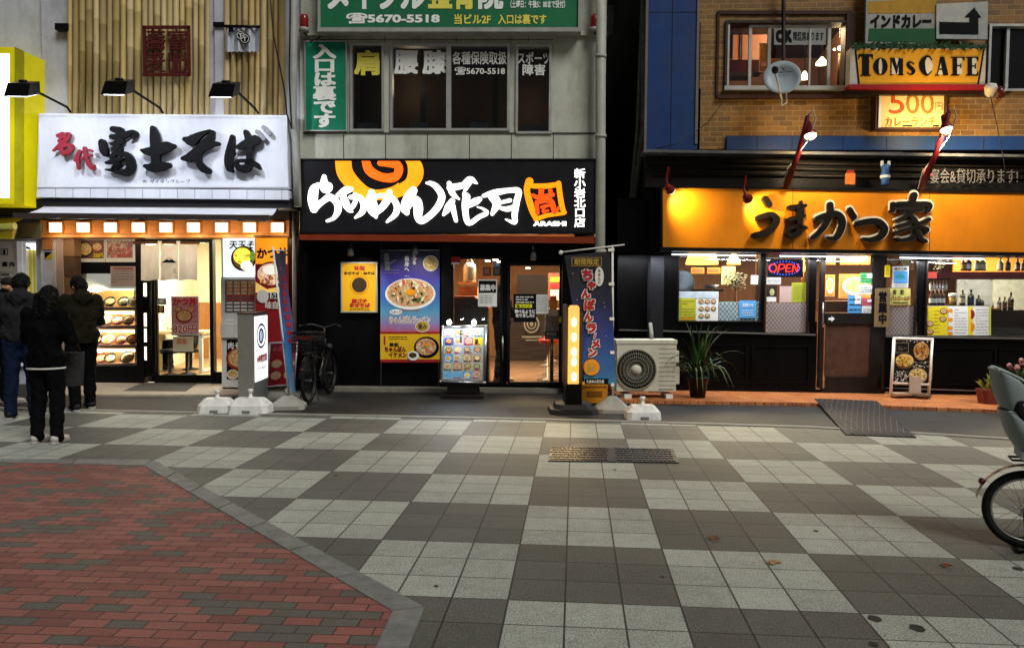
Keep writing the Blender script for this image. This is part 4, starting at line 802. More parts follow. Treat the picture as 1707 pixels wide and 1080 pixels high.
b.use(mat('glow_deep_orange', 'ff5c12', emit=1.05, var=.15, scale=4)); b.stroke(RA, s3([(790, 40, 125), (830, 165, 130), (950, 235, 125), (1100, 258, 110), (1165, 200, 100), (1160, 110, 110), (1060, 95, 80), (950, 85, 70)]), SG+.016, .008, clip=268.6)
b.use(mat('sign_black')); b.stroke(RA, s3([(860, 40, 70), (890, 120, 55), (980, 165, 70), (1050, 175, 70)]), SG+.0195, .003, clip=268.6); b.stroke(RA, s3([(1205, 40, 60), (1250, 130, 55), (1240, 250, 55), (1180, 320, 20)]), SG+.0185, .002, clip=268.6)
b.build('swirl', t)
b = MB(); b.use(GW)
KG = [s3(p) for p in ([(285, 245, 50), (285, 320, 95), (310, 370, 150)], [(215, 345, 60), (165, 400, 105), (150, 520, 115), (165, 630, 90)], [(170, 620, 80), (260, 545, 65), (350, 490, 80), (430, 545, 80), (450, 640, 80), (400, 735, 45), (320, 772, 30)],
    [(450, 465, 50), (540, 410, 90), (600, 395, 60)], [(505, 470, 75), (545, 570, 85), (580, 640, 55), (622, 662, 16)], [(650, 460, 50), (655, 540, 50), (605, 615, 55), (540, 595, 60)], [(600, 490, 50), (700, 490, 65), (755, 575, 70), (735, 665, 65), (655, 732, 26)],
    [(850, 430, 70), (840, 560, 140), (880, 670, 110), (900, 725, 36)], [(880, 690, 60), (980, 600, 80), (1045, 500, 85), (1060, 430, 66)], [(850, 500, 50), (960, 470, 50), (1085, 500, 65), (1148, 590, 72), (1130, 690, 66), (1030, 782, 26)],
    [(1345, 410, 90), (1290, 500, 125), (1250, 620, 115), (1265, 675, 60)], [(1280, 570, 90), (1375, 525, 100), (1402, 620, 110), (1400, 720, 90), (1445, 770, 75), (1560, 690, 75), (1650, 580, 80), (1680, 470, 80), (1620, 370, 72), (1550, 325, 50), (1500, 322, 24)])]
KG += [s4(p) for p in ([(118, 290, 48), (150, 390, 60), (222, 455, 18)], [(130, 335, 75), (260, 310, 62), (340, 252, 72), (410, 288, 18)], [(330, 280, 55), (262, 408, 14)], [(150, 475, 60), (110, 545, 80), (58, 620, 28)], [(150, 520, 60), (190, 682, 38)], [(300, 430, 80), (285, 540, 66), (305, 680, 58), (345, 705, 50), (430, 645, 48), (515, 600, 44), (470, 555, 22), (415, 538, 12)], [(440, 455, 50), (400, 478, 72), (310, 520, 66)],
    [(480, 420, 36), (600, 388, 64), (740, 365, 50), (850, 370, 60), (830, 480, 66), (808, 620, 60), (808, 700, 46), (712, 668, 12)], [(570, 420, 90), (620, 500, 90), (572, 612, 36)], [(625, 500, 30), (760, 468, 40)], [(650, 545, 30), (720, 560, 50), (800, 545, 60)])]
for i, p in enumerate(KG): b.stroke(RA, p, SG+.022+.0006*i, .018)
b.use(GW); b.text(RA, '新\n小\n岩\n北\n口\n店', 957, 281, 976, 379, SG+.01, .022, .95); b.text(RA, 'ARASHI', 889, 369, 944, 377, SG+.04, .05); b.build('white_lettering', t)
b = MB(); b.use(GO)
for i, p in enumerate([s4(p) for p in ([(965, 270, 85), (938, 360, 66), (970, 500, 70), (1012, 620, 60), (1040, 665, 46)], [(1000, 318, 50), (1140, 318, 56), (1270, 300, 50)], [(1272, 290, 56), (1288, 420, 56), (1312, 550, 56), (1340, 598, 36)], [(1030, 670, 44), (1150, 628, 44), (1330, 606, 34)])]): b.stroke(RA, p, SG+.014+.0008*i, .01)
b.use(GR)
for i, p in enumerate([s4(p) for p in ([(1090, 365, 60), (1085, 430, 56)], [(1185, 365, 46), (1190, 420, 46)], [(1000, 412, 34), (1060, 438, 50), (1210, 410, 46)], [(1040, 490, 44), (1048, 600, 46)], [(1040, 492, 40), (1180, 470, 52), (1215, 540, 60), (1230, 600, 36), (1275, 545, 30)], [(1095, 540, 34), (1170, 520, 34)], [(1120, 540, 30), (1110, 590, 30), (1160, 575, 26)])]): b.stroke(RA, p, SG+.02+.0008*i, .01)
b.build('square_seal', t)
# ---- ground floor front
b = MB(); b.use(BLACK); holed(b, RA, 498, 400, 945, 652, [(752, 428, 838, 640), (846, 438, 938, 641)], .0, .1, ground=.02); b.rect(RA, 498, 400, 511, 648, .3, .28, ground=.02); b.rect(RA, 938, 400, 1006, 650, .3, .3, ground=.02); b.rect(RA, 498, 399, 1000, 406, .4, .6); b.build('black_front', bt)
b = MB(); b.use(mat('concrete_step', '6c675f', .8, var=.25, bump=.4)); p0, p1 = RA.foot(545, .28), RA.foot(945, .2); b.prism([p0+Vector((0, 0, .06)), p1+Vector((0, 0, .06)), p1+Vector((0, .5, .06)), p0+Vector((0, .5, .06))], [p0, p1, p1+Vector((0, .5, 0)), p0+Vector((0, .5, 0))]); b.build('door_step', bt)
b = MB(); b.use(BLKM); bars(b, RA, 752, 428, 838, 641, 4, .03, .08); bars(b, RA, 846, 438, 938, 642, 5, .03, .08); b.rect(RA, 736, 405, 752, 650, .05, .1, ground=.05); b.build('door_frame', bt)
b = MB(); b.use(GLASS).rect(RA, 756, 432, 834, 637, -.01, .008); b.build('fixed_pane', bt); b = MB(); b.use(GLASS).rect(RA, 851, 443, 933, 637, -.01, .008); b.build('door_pane', bt)
b = MB(); b.use(STEEL).tube([RA.pt(838, 560, .07), RA.pt(838, 600, .07)], .012, 6); b.build('door_handle', bt)
for x, y in ((585, 410), (692, 408), (889, 417)):
    b = MB(); c = RA.pt(x, y, .28); b.tube([c+Vector((0, 0, .1)), c], .015, 6); b.lathe([(.04, -.02), (.05, -.15), (.045, -.15)], c, Vector((0, .25, 1)), n=12); b.build('soffit_spot', bt, mat('spot_grey', '4a4a4a', .4))
# interior
b = MB(); inn = [RA.foot(735, -.12), RA.foot(955, -.12), RA.foot(955, -.12)+Vector((.7, 5.5, 0)), RA.foot(735, -.12)+Vector((-.3, 5.5, 0))]; up_ = Vector((0, 0, 2.6)); z3 = Vector((0, 0, .06))
b.use(mat('shop_floor_brown', '6e5646', .35, var=.2, scale=3)).poly([p+z3 for p in inn]); b.use(mat('warm_panel', 'a0764c', .55, var=.2, scale=3, stretch=(5, 5, .7))).poly([inn[3], inn[2], inn[2]+up_, inn[3]+up_]); b.poly([inn[0], inn[3], inn[3]+up_, inn[0]+up_]); b.poly([inn[2], inn[1], inn[1]+up_, inn[2]+up_]); b.use(mat('warm_ceiling', '8a6a4a', .6, var=.1)).poly([p+up_ for p in inn])
b.use(mat('dark_board', '2a201c', .4, var=.2)).rect(RA, 862, 458, 912, 520, -4.6, .05); b.rect(RA, 845, 520, 912, 600, -4.4, .1, ground=.06); b.build('interior', bt)
ci = (inn[0]+inn[2])/2; b = MB(); b.use(mat('downlight_glow', 'fff0d0', emit=25, var=0, ecol='ffe6c0'))
for x, y, of in ((775, 430, -1.2), (788, 432, -1.6), (803, 431, -2), (813, 436, -2.5), (826, 434, -2.2), (832, 438, -1.5), (880, 448, -3.4), (889, 442, -2.0)): b.lathe([(.045, 0), (.045, .02)], RA.pt(x, y, of), n=10)
b.build('downlights', bt)
lamp('room_light', 'AREA', ci+Vector((.1, -1.2, 2.5)), 260, (1, .72, .42), bt, 1.3)
lamp('room_light', 'AREA', RA.foot(790, -1.0, 2.45), 40, (1, .75, .48), bt, .5)
# things inside
t = thing('counter', 'dark partition with sloping top behind the left glass of the ramen shop', 'counter', RA.foot(785, -.6, .06)); b = MB(); b.use(mat('partition_grey', '3c3838', .3, var=.15)).px(RA, [(757, 498), (790, 498), (812, 516), (815, 640), (757, 640)], -.5, .5); b.build('body', t); b = MB(); b.use(mat('trim_red', '7a3a34', .5)).px(RA, [(757, 494), (791, 494), (815, 514), (812, 516), (790, 498), (757, 498)], -.48, .54); b.build('edge_trim', t)
b = MB(); c = RA.pt(783, 470, -1.1); b.lathe([(.1, 0), (.11, .02), (.11, .24), (.09, .3), (.03, .33), (0, .34)], c, n=18); b.tube([c+Vector((-.08, 0, .27)), c+Vector((0, 0, .42)), c+Vector((.08, 0, .27))], .012, 6); tag(b.build('stock_pot', m=STEEL), 'steel pot with a lid on the shelf behind the left glass', 'pot')
b = MB(); b.use(mat('shelf_wood', 'b0794a', .5, var=.2)).rect(RA, 763, 470, 797, 474, -1.0, .4); b.rect(RA, 766, 478, 796, 500, -1.15, .3); tag(b.build('wall_shelf'), 'wooden shelf box under the steel pot', 'shelf')
for x, lb, hx in ((812, 'dark red framed picture over the recruitment notice', '4a2420'), (829, 'dark framed picture near the blue sticker', '24282c')): sheet('framed_picture', lb, 'picture', RA, x-7, 445, x+7, 460, -.9, mat('frame_'+hx, hx, .4), lambda b, x=x: rows(b, RA, x-4, 448, x+4, 457, 3, -.88, GREYINK, int(x), .4))
for k, (x, of, lb) in enumerate(((914, -1.0, 'red topped bar stool nearest the ramen shop door'), (921, -1.75, 'red topped bar stool farther inside the ramen shop'))):
    c = RA.foot(x, of, .06); t = thing('bar_stool', lb, 'stool', c, 'bar stools in the ramen shop'); b = MB(); b.lathe([(.15, .62), (.17, .65), (.16, .7), (0, .71)], c, n=18); b.build('seat', t, mat('seat_red', 'a02a20', .4)); b = MB(); b.lathe([(.19, 0), (.19, .02), (.03, .04), (.025, .62)], c, n=16); b.build('pedestal', t, STEEL); b = MB(); b.tube([c+Vector((.14*math.cos(a*.5236), .14*math.sin(a*.5236), .25)) for a in range(12)], .01, 6, closed=True); b.build('foot_ring', t, STEEL)
t = thing('ticket_machine', 'small ticket stand covered in stickers just inside the ramen shop door', 'machine', RA.foot(922, -.35, .06)); b = MB(); b.use(mat('stand_grey', '8a867e', .5)).rect(RA, 909, 515, 937, 566, -.3, .25); b.build('body', t)
b = MB(); b.use(ORGP).frect(RA, 917, 493, 928, 517, -.295); b.use(PAPER).frect(RA, 914, 517, 930, 527, -.294); b.use(INK).ring(RA, 924, 541, 4, 4, 1, -.293); b.use(PAPER).ell(RA, 924, 523, 4, 4, -.292); b.use(INK).frect(RA, 908, 552, 931, 562, -.292); b.use(PAPER).text(RA, '券売機', 911, 554, 928, 560, -.289, .02); b.build('stickers', t); b = MB(); b.tube([RA.foot(920, -.4, .06), RA.pt(920, 560, -.4)], .03, 8); b.build('stem', t, BLKM)
b = MB(); b.use(mat('menu_rack', '5a3428', .5)).rect(RA, 914, 455, 940, 500, -2.6, .05); b.use(ORGP).frect(RA, 917, 462, 938, 470, -2.59); b.use(REDP).frect(RA, 917, 473, 938, 480, -2.59); b.use(PAPER); [b.frect(RA, 918+i*5, 483, 921+i*5, 500, -2.59) for i in range(4)]; tag(b.build('menu_rack'), 'wall rack with orange and red menu strips far inside the ramen shop', 'rack')
b = MB(); b.use(GREYINK); b.ring(RA, 886, 540, 13, 15, 2.4, -4.28); b.ring(RA, 886, 540, 8, 9, 2.2, -4.28); b.ell(RA, 886, 540, 3, 4, -4.28); b.frect(RA, 870, 560, 904, 563, -4.28); b.frect(RA, 876, 566, 900, 568, -4.28); tag(b.build('wall_emblem'), 'pale round swirl emblem on the dark wall deep inside the ramen shop', 'emblem')
# sheets on the glass
def rn(b):
    b.use(INK).frect(RA, 798, 468, 827, 488, .034); b.use(PAPER).text(RA, '募集中', 800, 474, 826, 485, .037, .05); rows(b, RA, 800, 491, 822, 506, 4, .034, GREYINK, 4, .3)
sheet('recruit_notice', 'black and white recruitment notice on the left glass of the ramen shop', 'notice', RA, 797, 466, 828.5, 511, .03, PAPER, rn)
def bn(b):
    b.use(PAPER); rows(b, RA, 860, 493, 890, 506, 3, .034, PAPER, 5, .4); b.use(mat('hi_yellow', 'd8d020')).frect(RA, 859, 507, 887, 513, .034); b.use(INK).text(RA, '麺 スープ', 861, 508, 884, 512.4, .037, .02); b.use(PAPER).text(RA, '選べるように\nなりました!!', 858, 516, 892, 529, .035, .05)
sheet('glass_poster', 'black poster with white and yellow lettering on the ramen shop door glass', 'poster', RA, 856, 490, 894, 537, .03, INK, bn)
sheet('glass_notice', 'plain white notice beside the black poster on the door glass', 'notice', RA, 892, 491, 914.5, 523, .022, PAPER, lambda b: rows(b, RA, 895, 494, 912, 520, 7, .03, GREYINK, 6, .2))
sheet('glass_sticker', 'dark red sticker in the top corner of the left glass', 'sticker', RA, 752, 428, 767, 441, .04, REDP, lambda b: b.use(PAPER).frect(RA, 753, 437.5, 766, 440.5, .048))
sheet('glass_sticker', 'blue sticker near the middle post at the top of the left glass', 'sticker', RA, 824, 437, 834, 445, .02, BLUEP, lambda b: b.use(PAPER).ell(RA, 829, 440, 3, 2.4, .03))
sheet('glass_sticker', 'small yellow sticker at the edge of the ramen shop door', 'sticker', RA, 932, 528, 938, 538, .04, YELP)
# yellow poster with its lamp
def yp(b):
    b.use(REDINK).text(RA, '背脂', 590, 443, 608, 451, .088, .03); b.use(INK).text(RA, 'まぜそば・油そば', 574, 453, 625, 458, .088, .03); b.use(mat('poster_orange', 'd07a14')).ell(RA, 599, 475, 16, 16, .087); b.use(mat('poster_yellow')).ell(RA, 599, 475, 14.6, 14.6, .089); b.use(mat('roundel_brown', '3a2c20', .6, var=.3, scale=20)).ell(RA, 599, 475, 12.5, 12.5, .091)
    b.use(REDINK).text(RA, '豚ゴチ\nまぜそば', 583, 498, 617, 512, .088, .07); rows(b, RA, 583, 513, 616, 518, 2, .088, INK, 8, .3)
mat('poster_yellow', 'e0a818', .55, var=.05)
t = thing('wall_poster', 'yellow poster in a silver frame on the black wall by the bicycle', 'poster', RA.pt(598, 520, .05)); b = MB(); b.use(_M['poster_yellow']).rect(RA, 570, 439, 627, 519, .083, .02); yp(b); b.build('print', t); b = MB(); b.use(ALU); bars(b, RA, 568, 437, 629, 521, 2.2, .095, .05); b.build('frame', t)
lamp('poster_spot', 'SPOT', RA.pt(592, 410, .9), 26, (1, .93, .75), bt, .05, RA.pt(598, 480, .08), 60, .6)
# large hanging poster
ZB = RA.pt(685, 583, .12).z; t = thing('hanging_poster', 'tall hanging poster of a noodle bowl on a purple night sky', 'poster', RA.pt(684, 605, .12)); h0 = RA.pt(684, 605, .12).z
gm = gradmat('night_sky_print', [(0, 'b04a5a'), (.1, '8a6a9a'), (.25, '4a8aa8'), (.45, '2a5aa0'), (.7, '3a2a8c'), (.9, '1c1a4a'), (1, '14142a')], RA.pt(684, 556, .12).z-h0, RA.pt(684, 420, .12).z-h0)
b = MB(); b.use(gm).rect(RA, 634, 418, 733, 556, .12, .004); b.use(mat('panel_yellow', 'd4a81e', .5, var=.06)).rect(RA, 634, 556, 733, 600, .12, .004); b.use(REDP).rect(RA, 634, 553, 733, 556.5, .1215, .003); b.rect(RA, 634, 599, 733, 604, .1215, .003); b.build('sheet', t)
PCS = [mat('piece_'+h, h, .5, var=.1) for h in ('d8cfa8', 'c8b888', 'e0d8c0', '8a9a5a', 'd88a50', 'c05038', 'b89a60', '4a5a2a', '3a2418')]
b = MB(); O = .1225
b.use(PAPER).ell(RA, 684, 490, 42, 26, O); b.use(F_MIX).ell(RA, 684, 488.5, 39, 23, O+.001); scatter(b, RA, 684, 488.5, 37, 21, O+.0011, PCS, 110, 4.5, 7); b.use(mat('yolk', 'e8921c', .3)).ell(RA, 684, 487, 8, 5.5, O+.016); b.use(mat('bowl_foot', '6a6a72')).flat(RA, [(664, 513), (704, 513), (698, 519), (670, 519)], O-.0005)
b.use(F_NOOD).ell(RA, 718, 439, 12, 12, O); b.use(PAPER).ring(RA, 718, 439, 13, 13, 1.2, O+.001)
b.use(PAPER).text(RA, '光\nる', 687, 423, 694, 441, O, .02); b.text(RA, '黄\n身\nへ\n…', 674, 427, 682, 461, O, .02)
b.use(mat('leek_grey', '6a7068', .6, var=.3)).flat(RA, [(640, 423), (648, 423), (650, 450), (642, 450)], O); b.use(GREYINK).flat(RA, [(650, 438), (660, 432), (661, 433.5), (651, 440)], O); rows(b, RA, 641, 448, 666, 457, 2, O+.0005, GREYINK, 3, .2)
b.use(PAPER).ell(RA, 660, 520, 10.5, 4.5, O); b.use(INK).text(RA, 'たまとろ', 652, 518, 668, 522, O+.001, .02); b.use(PAPER).text(RA, 'ちゃんぽんラーメン', 648.5, 526, 717.5, 540.5, O+.0005, .1); b.use(mat('title_red', '9a2028')).text(RA, 'ちゃんぽんラーメン', 649, 527, 717, 540, O+.0015, .04)
b.use(PAPER).ring(RA, 704, 544, 12, 9.5, 1.2, O+.002); b.use(GOLDP).ell(RA, 704, 544, 11, 8.5, O+.0025); b.use(INK).text(RA, '極み', 697, 539, 711, 549, O+.0035, .02)
b.use(INK).ell(RA, 711, 579, 21, 18, O); b.use(F_MIX).ell(RA, 710, 578, 17, 14, O+.001); scatter(b, RA, 710, 578, 16, 13, O+.0011, PCS[:7], 60, 2.8, 8); b.use(mat('yolk')).ell(RA, 711, 575, 4, 3, O+.01); b.use(PAPER).ell(RA, 689, 593, 9.5, 8, O+.011); b.use(mat('sauce', '3a3020')).ell(RA, 688, 592, 6.5, 4.5, O+.012)
b.use(INK).text(RA, '鉄板', 649, 571, 665, 578, O, .04); b.use(mat('title_maroon', '6a1418')).text(RA, 'ちゃんぽん', 641, 577, 677, 587, O, .06); b.text(RA, 'イケメン', 648, 587, 678, 596, O, .06); rows(b, RA, 648, 560, 680, 567, 2, O, INK, 9, .35); b.use(mat('title_red')).frect(RA, 639.5, 560, 642.5, 575, O)
b.build('print', t)
b = MB()
for x in (636, 732): b.tube([RA.pt(x, 405, .11), RA.pt(x-1, 645, .11)], .006, 5)
b.tube([RA.pt(634, 417, .115), RA.pt(733, 417, .115)], .01, 6); b.tube([RA.pt(634, 645, .11), RA.pt(731, 647, .11)], .008, 6); b.build('hanging_frame', t, mat('frame_wire', '8a8c8c', .4, .6))
lamp('poster_spot', 'SPOT', RA.pt(692, 408, 1.0), 22, (1, .95, .86), bt, .05, RA.pt(684, 500, .1), 70, .6)
# ================================================================== right-hand building: diner below, cafe above
bt = thing('diner_building', 'brick and blue panelled building with a black diner front below and a cafe upstairs', 'shop', TO.foot(1400, 0)); TU = .3
def wall_brick():
    m = bpy.data.materials.new('facing_brick'); m.use_nodes = True; N = m.node_tree.nodes; L = m.node_tree.links; b = N['Principled BSDF']
    tc = N.new('ShaderNodeTexCoord'); sp = N.new('ShaderNodeSeparateXYZ'); cb = N.new('ShaderNodeCombineXYZ'); L.new(tc.outputs['Object'], sp.inputs[0]); L.new(sp.outputs[0], cb.inputs[0]); L.new(sp.outputs[2], cb.inputs[1])
    br = N.new('ShaderNodeTexBrick'); br.inputs['Color1'].default_value = lin('6a4818')+(1,); br.inputs['Color2'].default_value = lin('8c6022')+(1,); br.inputs['Mortar'].default_value = lin('96804e')+(1,)
    br.inputs['Scale'].default_value = 1; br.inputs['Brick Width'].default_value = .2; br.inputs['Row Height'].default_value = .075; br.inputs['Mortar Size'].default_value = .006; br.inputs['Mortar Smooth'].default_value = .3
    L.new(cb.outputs[0], br.inputs['Vector'])
    n = N.new('ShaderNodeTexNoise'); n.inputs['Scale'].default_value = 7; n.inputs['Detail'].default_value = 8; n.inputs['Roughness'].default_value = .75; L.new(tc.outputs['Object'], n.inputs['Vector'])
    f = mathn(N, L, 'ADD', mathn(N, L, 'MULTIPLY', n.outputs['Fac'], 1.1), .4); c3 = N.new('ShaderNodeCombineXYZ'); [L.new(f, c3.inputs[i]) for i in range(3)]
    mx = N.new('ShaderNodeMixRGB'); mx.blend_type = 'MULTIPLY'; mx.inputs[0].default_value = 1; L.new(br.outputs['Color'], mx.inputs[1]); L.new(c3.outputs[0], mx.inputs[2]); L.new(mx.outputs[0], b.inputs['Base Color']); b.inputs['Roughness'].default_value = .65
    bp = N.new('ShaderNodeBump'); bp.inputs['Strength'].default_value = .6; bp.inputs['Distance'].default_value = .01; L.new(mathn(N, L, 'SUBTRACT', mathn(N, L, 'MULTIPLY', n.outputs['Fac'], .4), br.outputs['Fac']), bp.inputs['Height']); L.new(bp.outputs[0], b.inputs['Normal'])
    return m
BRK = wall_brick(); BLUE = mat('blue_panel', '1a386c', .5, var=.15, scale=2, stain=.35)
b = MB(); b.use(BRK); holed(b, TO, 1168, -190, 2050, 249, [(1212, 38, 1412, 148), (1650, 42, 2050, 150)], TU, .25); b.build('brick_wall', bt)
b = MB(); b.use(BLUE).rect(TO, 1083, -190, 1170, 249, TU+.04, .3); b.rect(TO, 1212, 227, 2050, 250, TU+.05, .05); b.use(mat('panel_joint', '0c1422', .7)).rect(TO, 1124, -190, 1125.2, 249, TU+.043, .003); b.rect(TO, 1083, 20, 1170, 21.2, TU+.043, .003)
for x in (1262, 1320, 1405, 1478, 1560, 1640): b.rect(TO, x, 229, x+1, 249, TU+.053, .003)
b.use(mat('corner_trim', '6a6660', .5)).rect(TO, 1080, -190, 1084, 250, TU+.07, .08); b.rect(TO, 1166, -190, 1170.5, 240, TU+.06, .03); b.build('blue_panelling', bt)
q = TO.foot(1083, TU-.05); b = MB(); bk = Vector((0, 9, 0)); H = Vector((0, 0, 7.3)); b.use(mat('shade_black_wall', '17171a', .85, var=.3, bump=.3)); b.prism([q+H, q+bk+H, q+bk, q], [p+Vector((.2, 0, 0)) for p in (q+H, q+bk+H, q+bk, q)]); b.build('side_wall', bt); b = MB(); b.use(mat('shade_black_wall')); q2 = TO.foot(2050, TU-.05); b.prism([q2+H, q2+bk+H, q2+bk, q2], [p-Vector((.2, 0, 0)) for p in (q2+H, q2+bk+H, q2+bk, q2)]); b.build('side_wall', bt)  # near-black colour paints in the dark of the alley
b = MB(); b.box((q+q2)/2+Vector((0, 4.4, 7.36)), ((q2-q).length+.2, 9.2, .12), -.09); b.build('roof', bt, mat('roof_felt'))
b = MB(); b.use(mat('cornice_grey', '5c5c5e', .6, var=.25, stain=.4)).px(TO, [(1073, 249), (2050, 262.5), (2050, 266.5), (1073, 254)], .75, .5); b.use(mat('fascia_dark', '15120f', .5, var=.3, bump=.2)).px(TO, [(1076, 254), (2050, 266.5), (2050, 328.5), (1076, 312)], .45, .4)
for y in (270, 279, 290): b.use(mat('fascia_rail', '1e1813', .5)).tube([TO.pt(1090, y, .48), TO.pt(2050, y+12.5, .48)], .02, 6)
b.build('fascia', bt)
# upstairs windows
WFR = mat('window_frame_dark', '3a2e24', .5, var=.2)
b = MB(); b.use(WFR); bars(b, TO, 1210, 34, 1414, 150, 4, TU+.04, .2); b.use(ALU).rect(TO, 1208, 143, 1412, 150, TU+.08, .12); b.rect(TO, 1212, 40, 1217, 145, TU+.02, .08)
for x, w in ((1249, 5), (1281, 5), (1350, 3), (1381, 5)): b.rect(TO, x, 44, x+w, 144, TU-.02, .05)
b.rect(TO, 1249, 42, 1386, 46, TU-.02, .05); wf = b.build('window', bt); b = MB(); b.use(GLASS).rect(TO, 1217, 46, 1400, 143, TU-.1, .008); b.build('pane', wf)
b = MB(); b.use(mat('wood_rail', '3a2014', .5, var=.2)).rect(TO, 1196, 158, 1440, 164, TU+.06, .06); b.rect(TO, 1196, 20, 1200, 160, TU+.03, .03); b.rect(TO, 1196, 18, 1420, 24, TU+.03, .03); b.rect(TO, 1412, 22, 1428, 165, TU+.05, .05); b.build('window_surround', wf)
b = MB(); b.use(ALU); bars(b, TO, 1650, 40, 2050, 152, 4, TU+.04, .15); b.rect(TO, 1679, 46, 1684, 148, TU, .05); wf2 = b.build('window', bt); b = MB(); b.use(glassmat('frosted_pane', '9aa0a6', 1., .2)).rect(TO, 1654, 46, 1796, 148, TU-.08, .008); b.build('pane', wf2)
b = MB(); R0 = [TO.foot(1196, TU-.3), TO.foot(1420, TU-.3)]; R0 += [R0[1]+Vector((.6, 3, 0)), R0[0]+Vector((.2, 3, 0))]; zf, zc = TO.pt(1300, 160, TU-.3).z-.25, TO.pt(1300, 30, TU-.3).z+.25
b.use(mat('cafe_wall', '7a5442', .6, var=.15)); P = lambda p, z: Vector((p.x, p.y, z))
for i, j in ((0, 3), (3, 2), (2, 1)): b.poly([P(R0[i], zf), P(R0[j], zf), P(R0[j], zc), P(R0[i], zc)])
b.use(mat('cafe_dark', '2a1c14', .6)); b.poly([P(p, zf) for p in R0]); b.poly([P(p, zc) for p in R0]); b.use(mat('cafe_salmon', 'a8765e', .6, var=.1)).rect(TO, 1222, 58, 1279, 101, -1.6, .04); b.use(mat('cafe_dark')).rect(TO, 1236, 56, 1238, 101, -1.56, .02); b.use(mat('sofa_red', '5e1a18', .6)).rect(TO, 1216, 100, 1272, 121, -1.0, .3); b.use(mat('cafe_ledge', '6a6064', .5)).rect(TO, 1214, 120, 1256, 127, -.7, .3)
b.build('upstairs_room', bt)
lamp('room_light', 'POINT', TO.pt(1330, 52, -.9), 60, (1, .66, .38), bt, .15)
sheet('framed_picture', 'tall orange framed picture on the upstairs cafe wall', 'picture', TO, 1266, 72, 1281, 121, -.9, mat('picture_orange', 'b07a24', .5, var=.3, scale=12), lambda b: (b.use(PAPER), bars(b, TO, 1266, 72, 1281, 121, 1, -.89, .01), b.use(F_MIX).ell(TO, 1274, 108, 6, 4, -.885)))
for x, y, of, r, lb in ((1370, 108, -1.0, .1, 'glowing pendant lamp higher in the upstairs cafe window'), (1341, 132, -.9, .085, 'glowing pendant lamp lower in the upstairs cafe window behind the dish')):
    t = thing('pendant_lamp', lb, 'lamp', TO.pt(x, y, of), 'pendant lamps upstairs'); c = TO.pt(x, y, of); b = MB(); b.lathe([(r, 0), (r*.95, .03), (r*.4, .09), (.02, .12)], c, n=16); b.build('shade', t, mat('pendant_cream', 'fff0d0', emit=3.5, var=0, ecol='ffe8bc')); b = MB(); b.tube([c+Vector((0, 0, .12)), Vector((c.x, c.y, zc))], .006, 5); b.build('cord', t, WIRE)
t = thing('wall_lamp', 'small bright wall lamp on a pale stem at the end of the cafe window', 'lamp', TO.pt(1398, 140, -.25)); b = MB(); b.ball(TO.pt(1400, 81, -.25), .035); b.build('bulb', t, mat('bulb_warm', 'fff0c8', emit=14, var=0, ecol='ffdf9a')); b = MB(); b.ball(TO.pt(1391, 83, -.3), .018); b.build('small_bulb', t, _M['bulb_warm']); b = MB(); b.tube([TO.pt(1397, 142, -.25), TO.pt(1400, 90, -.25)], .022, 8); b.build('stem', t, mat('stem_cream', '8a7a5a', .5))
lamp('bulb_light', 'POINT', TO.pt(1399, 81, -.18), 2.5, (1, .75, .4), t, .03)
sheet('smoking_sign', 'white banner inside the cafe window reading OK and smoking seats', 'sign', TO, 1291, 47, 1377, 75, TU-.14, mat('banner_paper', 'd8d0c4', .7, emit=.16, var=.05), lambda b: (b.use(mat('navy_ink', '221a34')).text(TO, 'OK', 1293, 50, 1321, 72, TU-.132, .09), b.use(INK).text(TO, '喫煙席あります', 1322, 53, 1373, 69, TU-.132, .04)))  # paper given a faint glow to read brighter behind the glass
# satellite dish
t = thing('satellite_dish', 'grey satellite dish on a mast in front of the upstairs cafe window', 'dish', TO.pt(1303, 165, .7)); c = TO.pt(1304, 129, .8); ax = Vector((-.42, -.85, .3)).normalized(); DSH = mat('dish_grey', 'a4adb2', .4, var=.05, stain=.1)
b = MB(); b.lathe([(.245, .0), (.243, .01), (.18, -.038), (.1, -.062), (.001, -.07)], c, ax, 40, sx=1.12, caps=False); b.lathe([(.247, .0), (.18, -.05), (.1, -.076), (.001, -.085)], c, ax, 40, sx=1.12, caps=False); b.build('reflector', t, DSH)
fd = c+ax*.22+Vector((-.08, 0, -.02)); b = MB(); b.tube([c-Vector((0, 0, .32))-ax*.05, c-Vector((.03, 0, .2))+ax*.13, fd], .014, 6); b.build('feed_arm', t, mat('arm_white', 'b0b0ac', .5)); b = MB(); b.lathe([(.02, -.05), (.045, -.03), (.045, .03), (.03, .05)], fd, ax, 12); b.build('receiver', t, BLKM)
b = MB(); u = ax.cross(Vector((0, 0, 1))).normalized(); v = u.cross(ax); b.poly([c-ax*.03+u*x+v*y for x, y in ((-.08, .1), (-.02, .135), (.03, .2), (.0, .13))]); b.poly([c-ax*.034+u*x+v*y for x, y in ((-.12, .085), (.1, .1), (.1, .112), (-.12, .097))]); b.build('mark', t, INK)
b = MB(); b.tube([c-ax*.09, TO.pt(1306, 130, .45), TO.pt(1306, 20, .45), TO.pt(1306, -60, .45)], .03, 8); b.build('mast', t, mat('mast_dark', '241a16', .5)); b = MB(); b.tube([c+Vector((-.02, 0, -.3)), c+Vector((0, -.02, -.4)), c+Vector((.07, 0, -.36)), c+Vector((.1, .1, -.2))], .012, 5); b.build('cable', t, mat('cable_white', 'a8a8a4'))
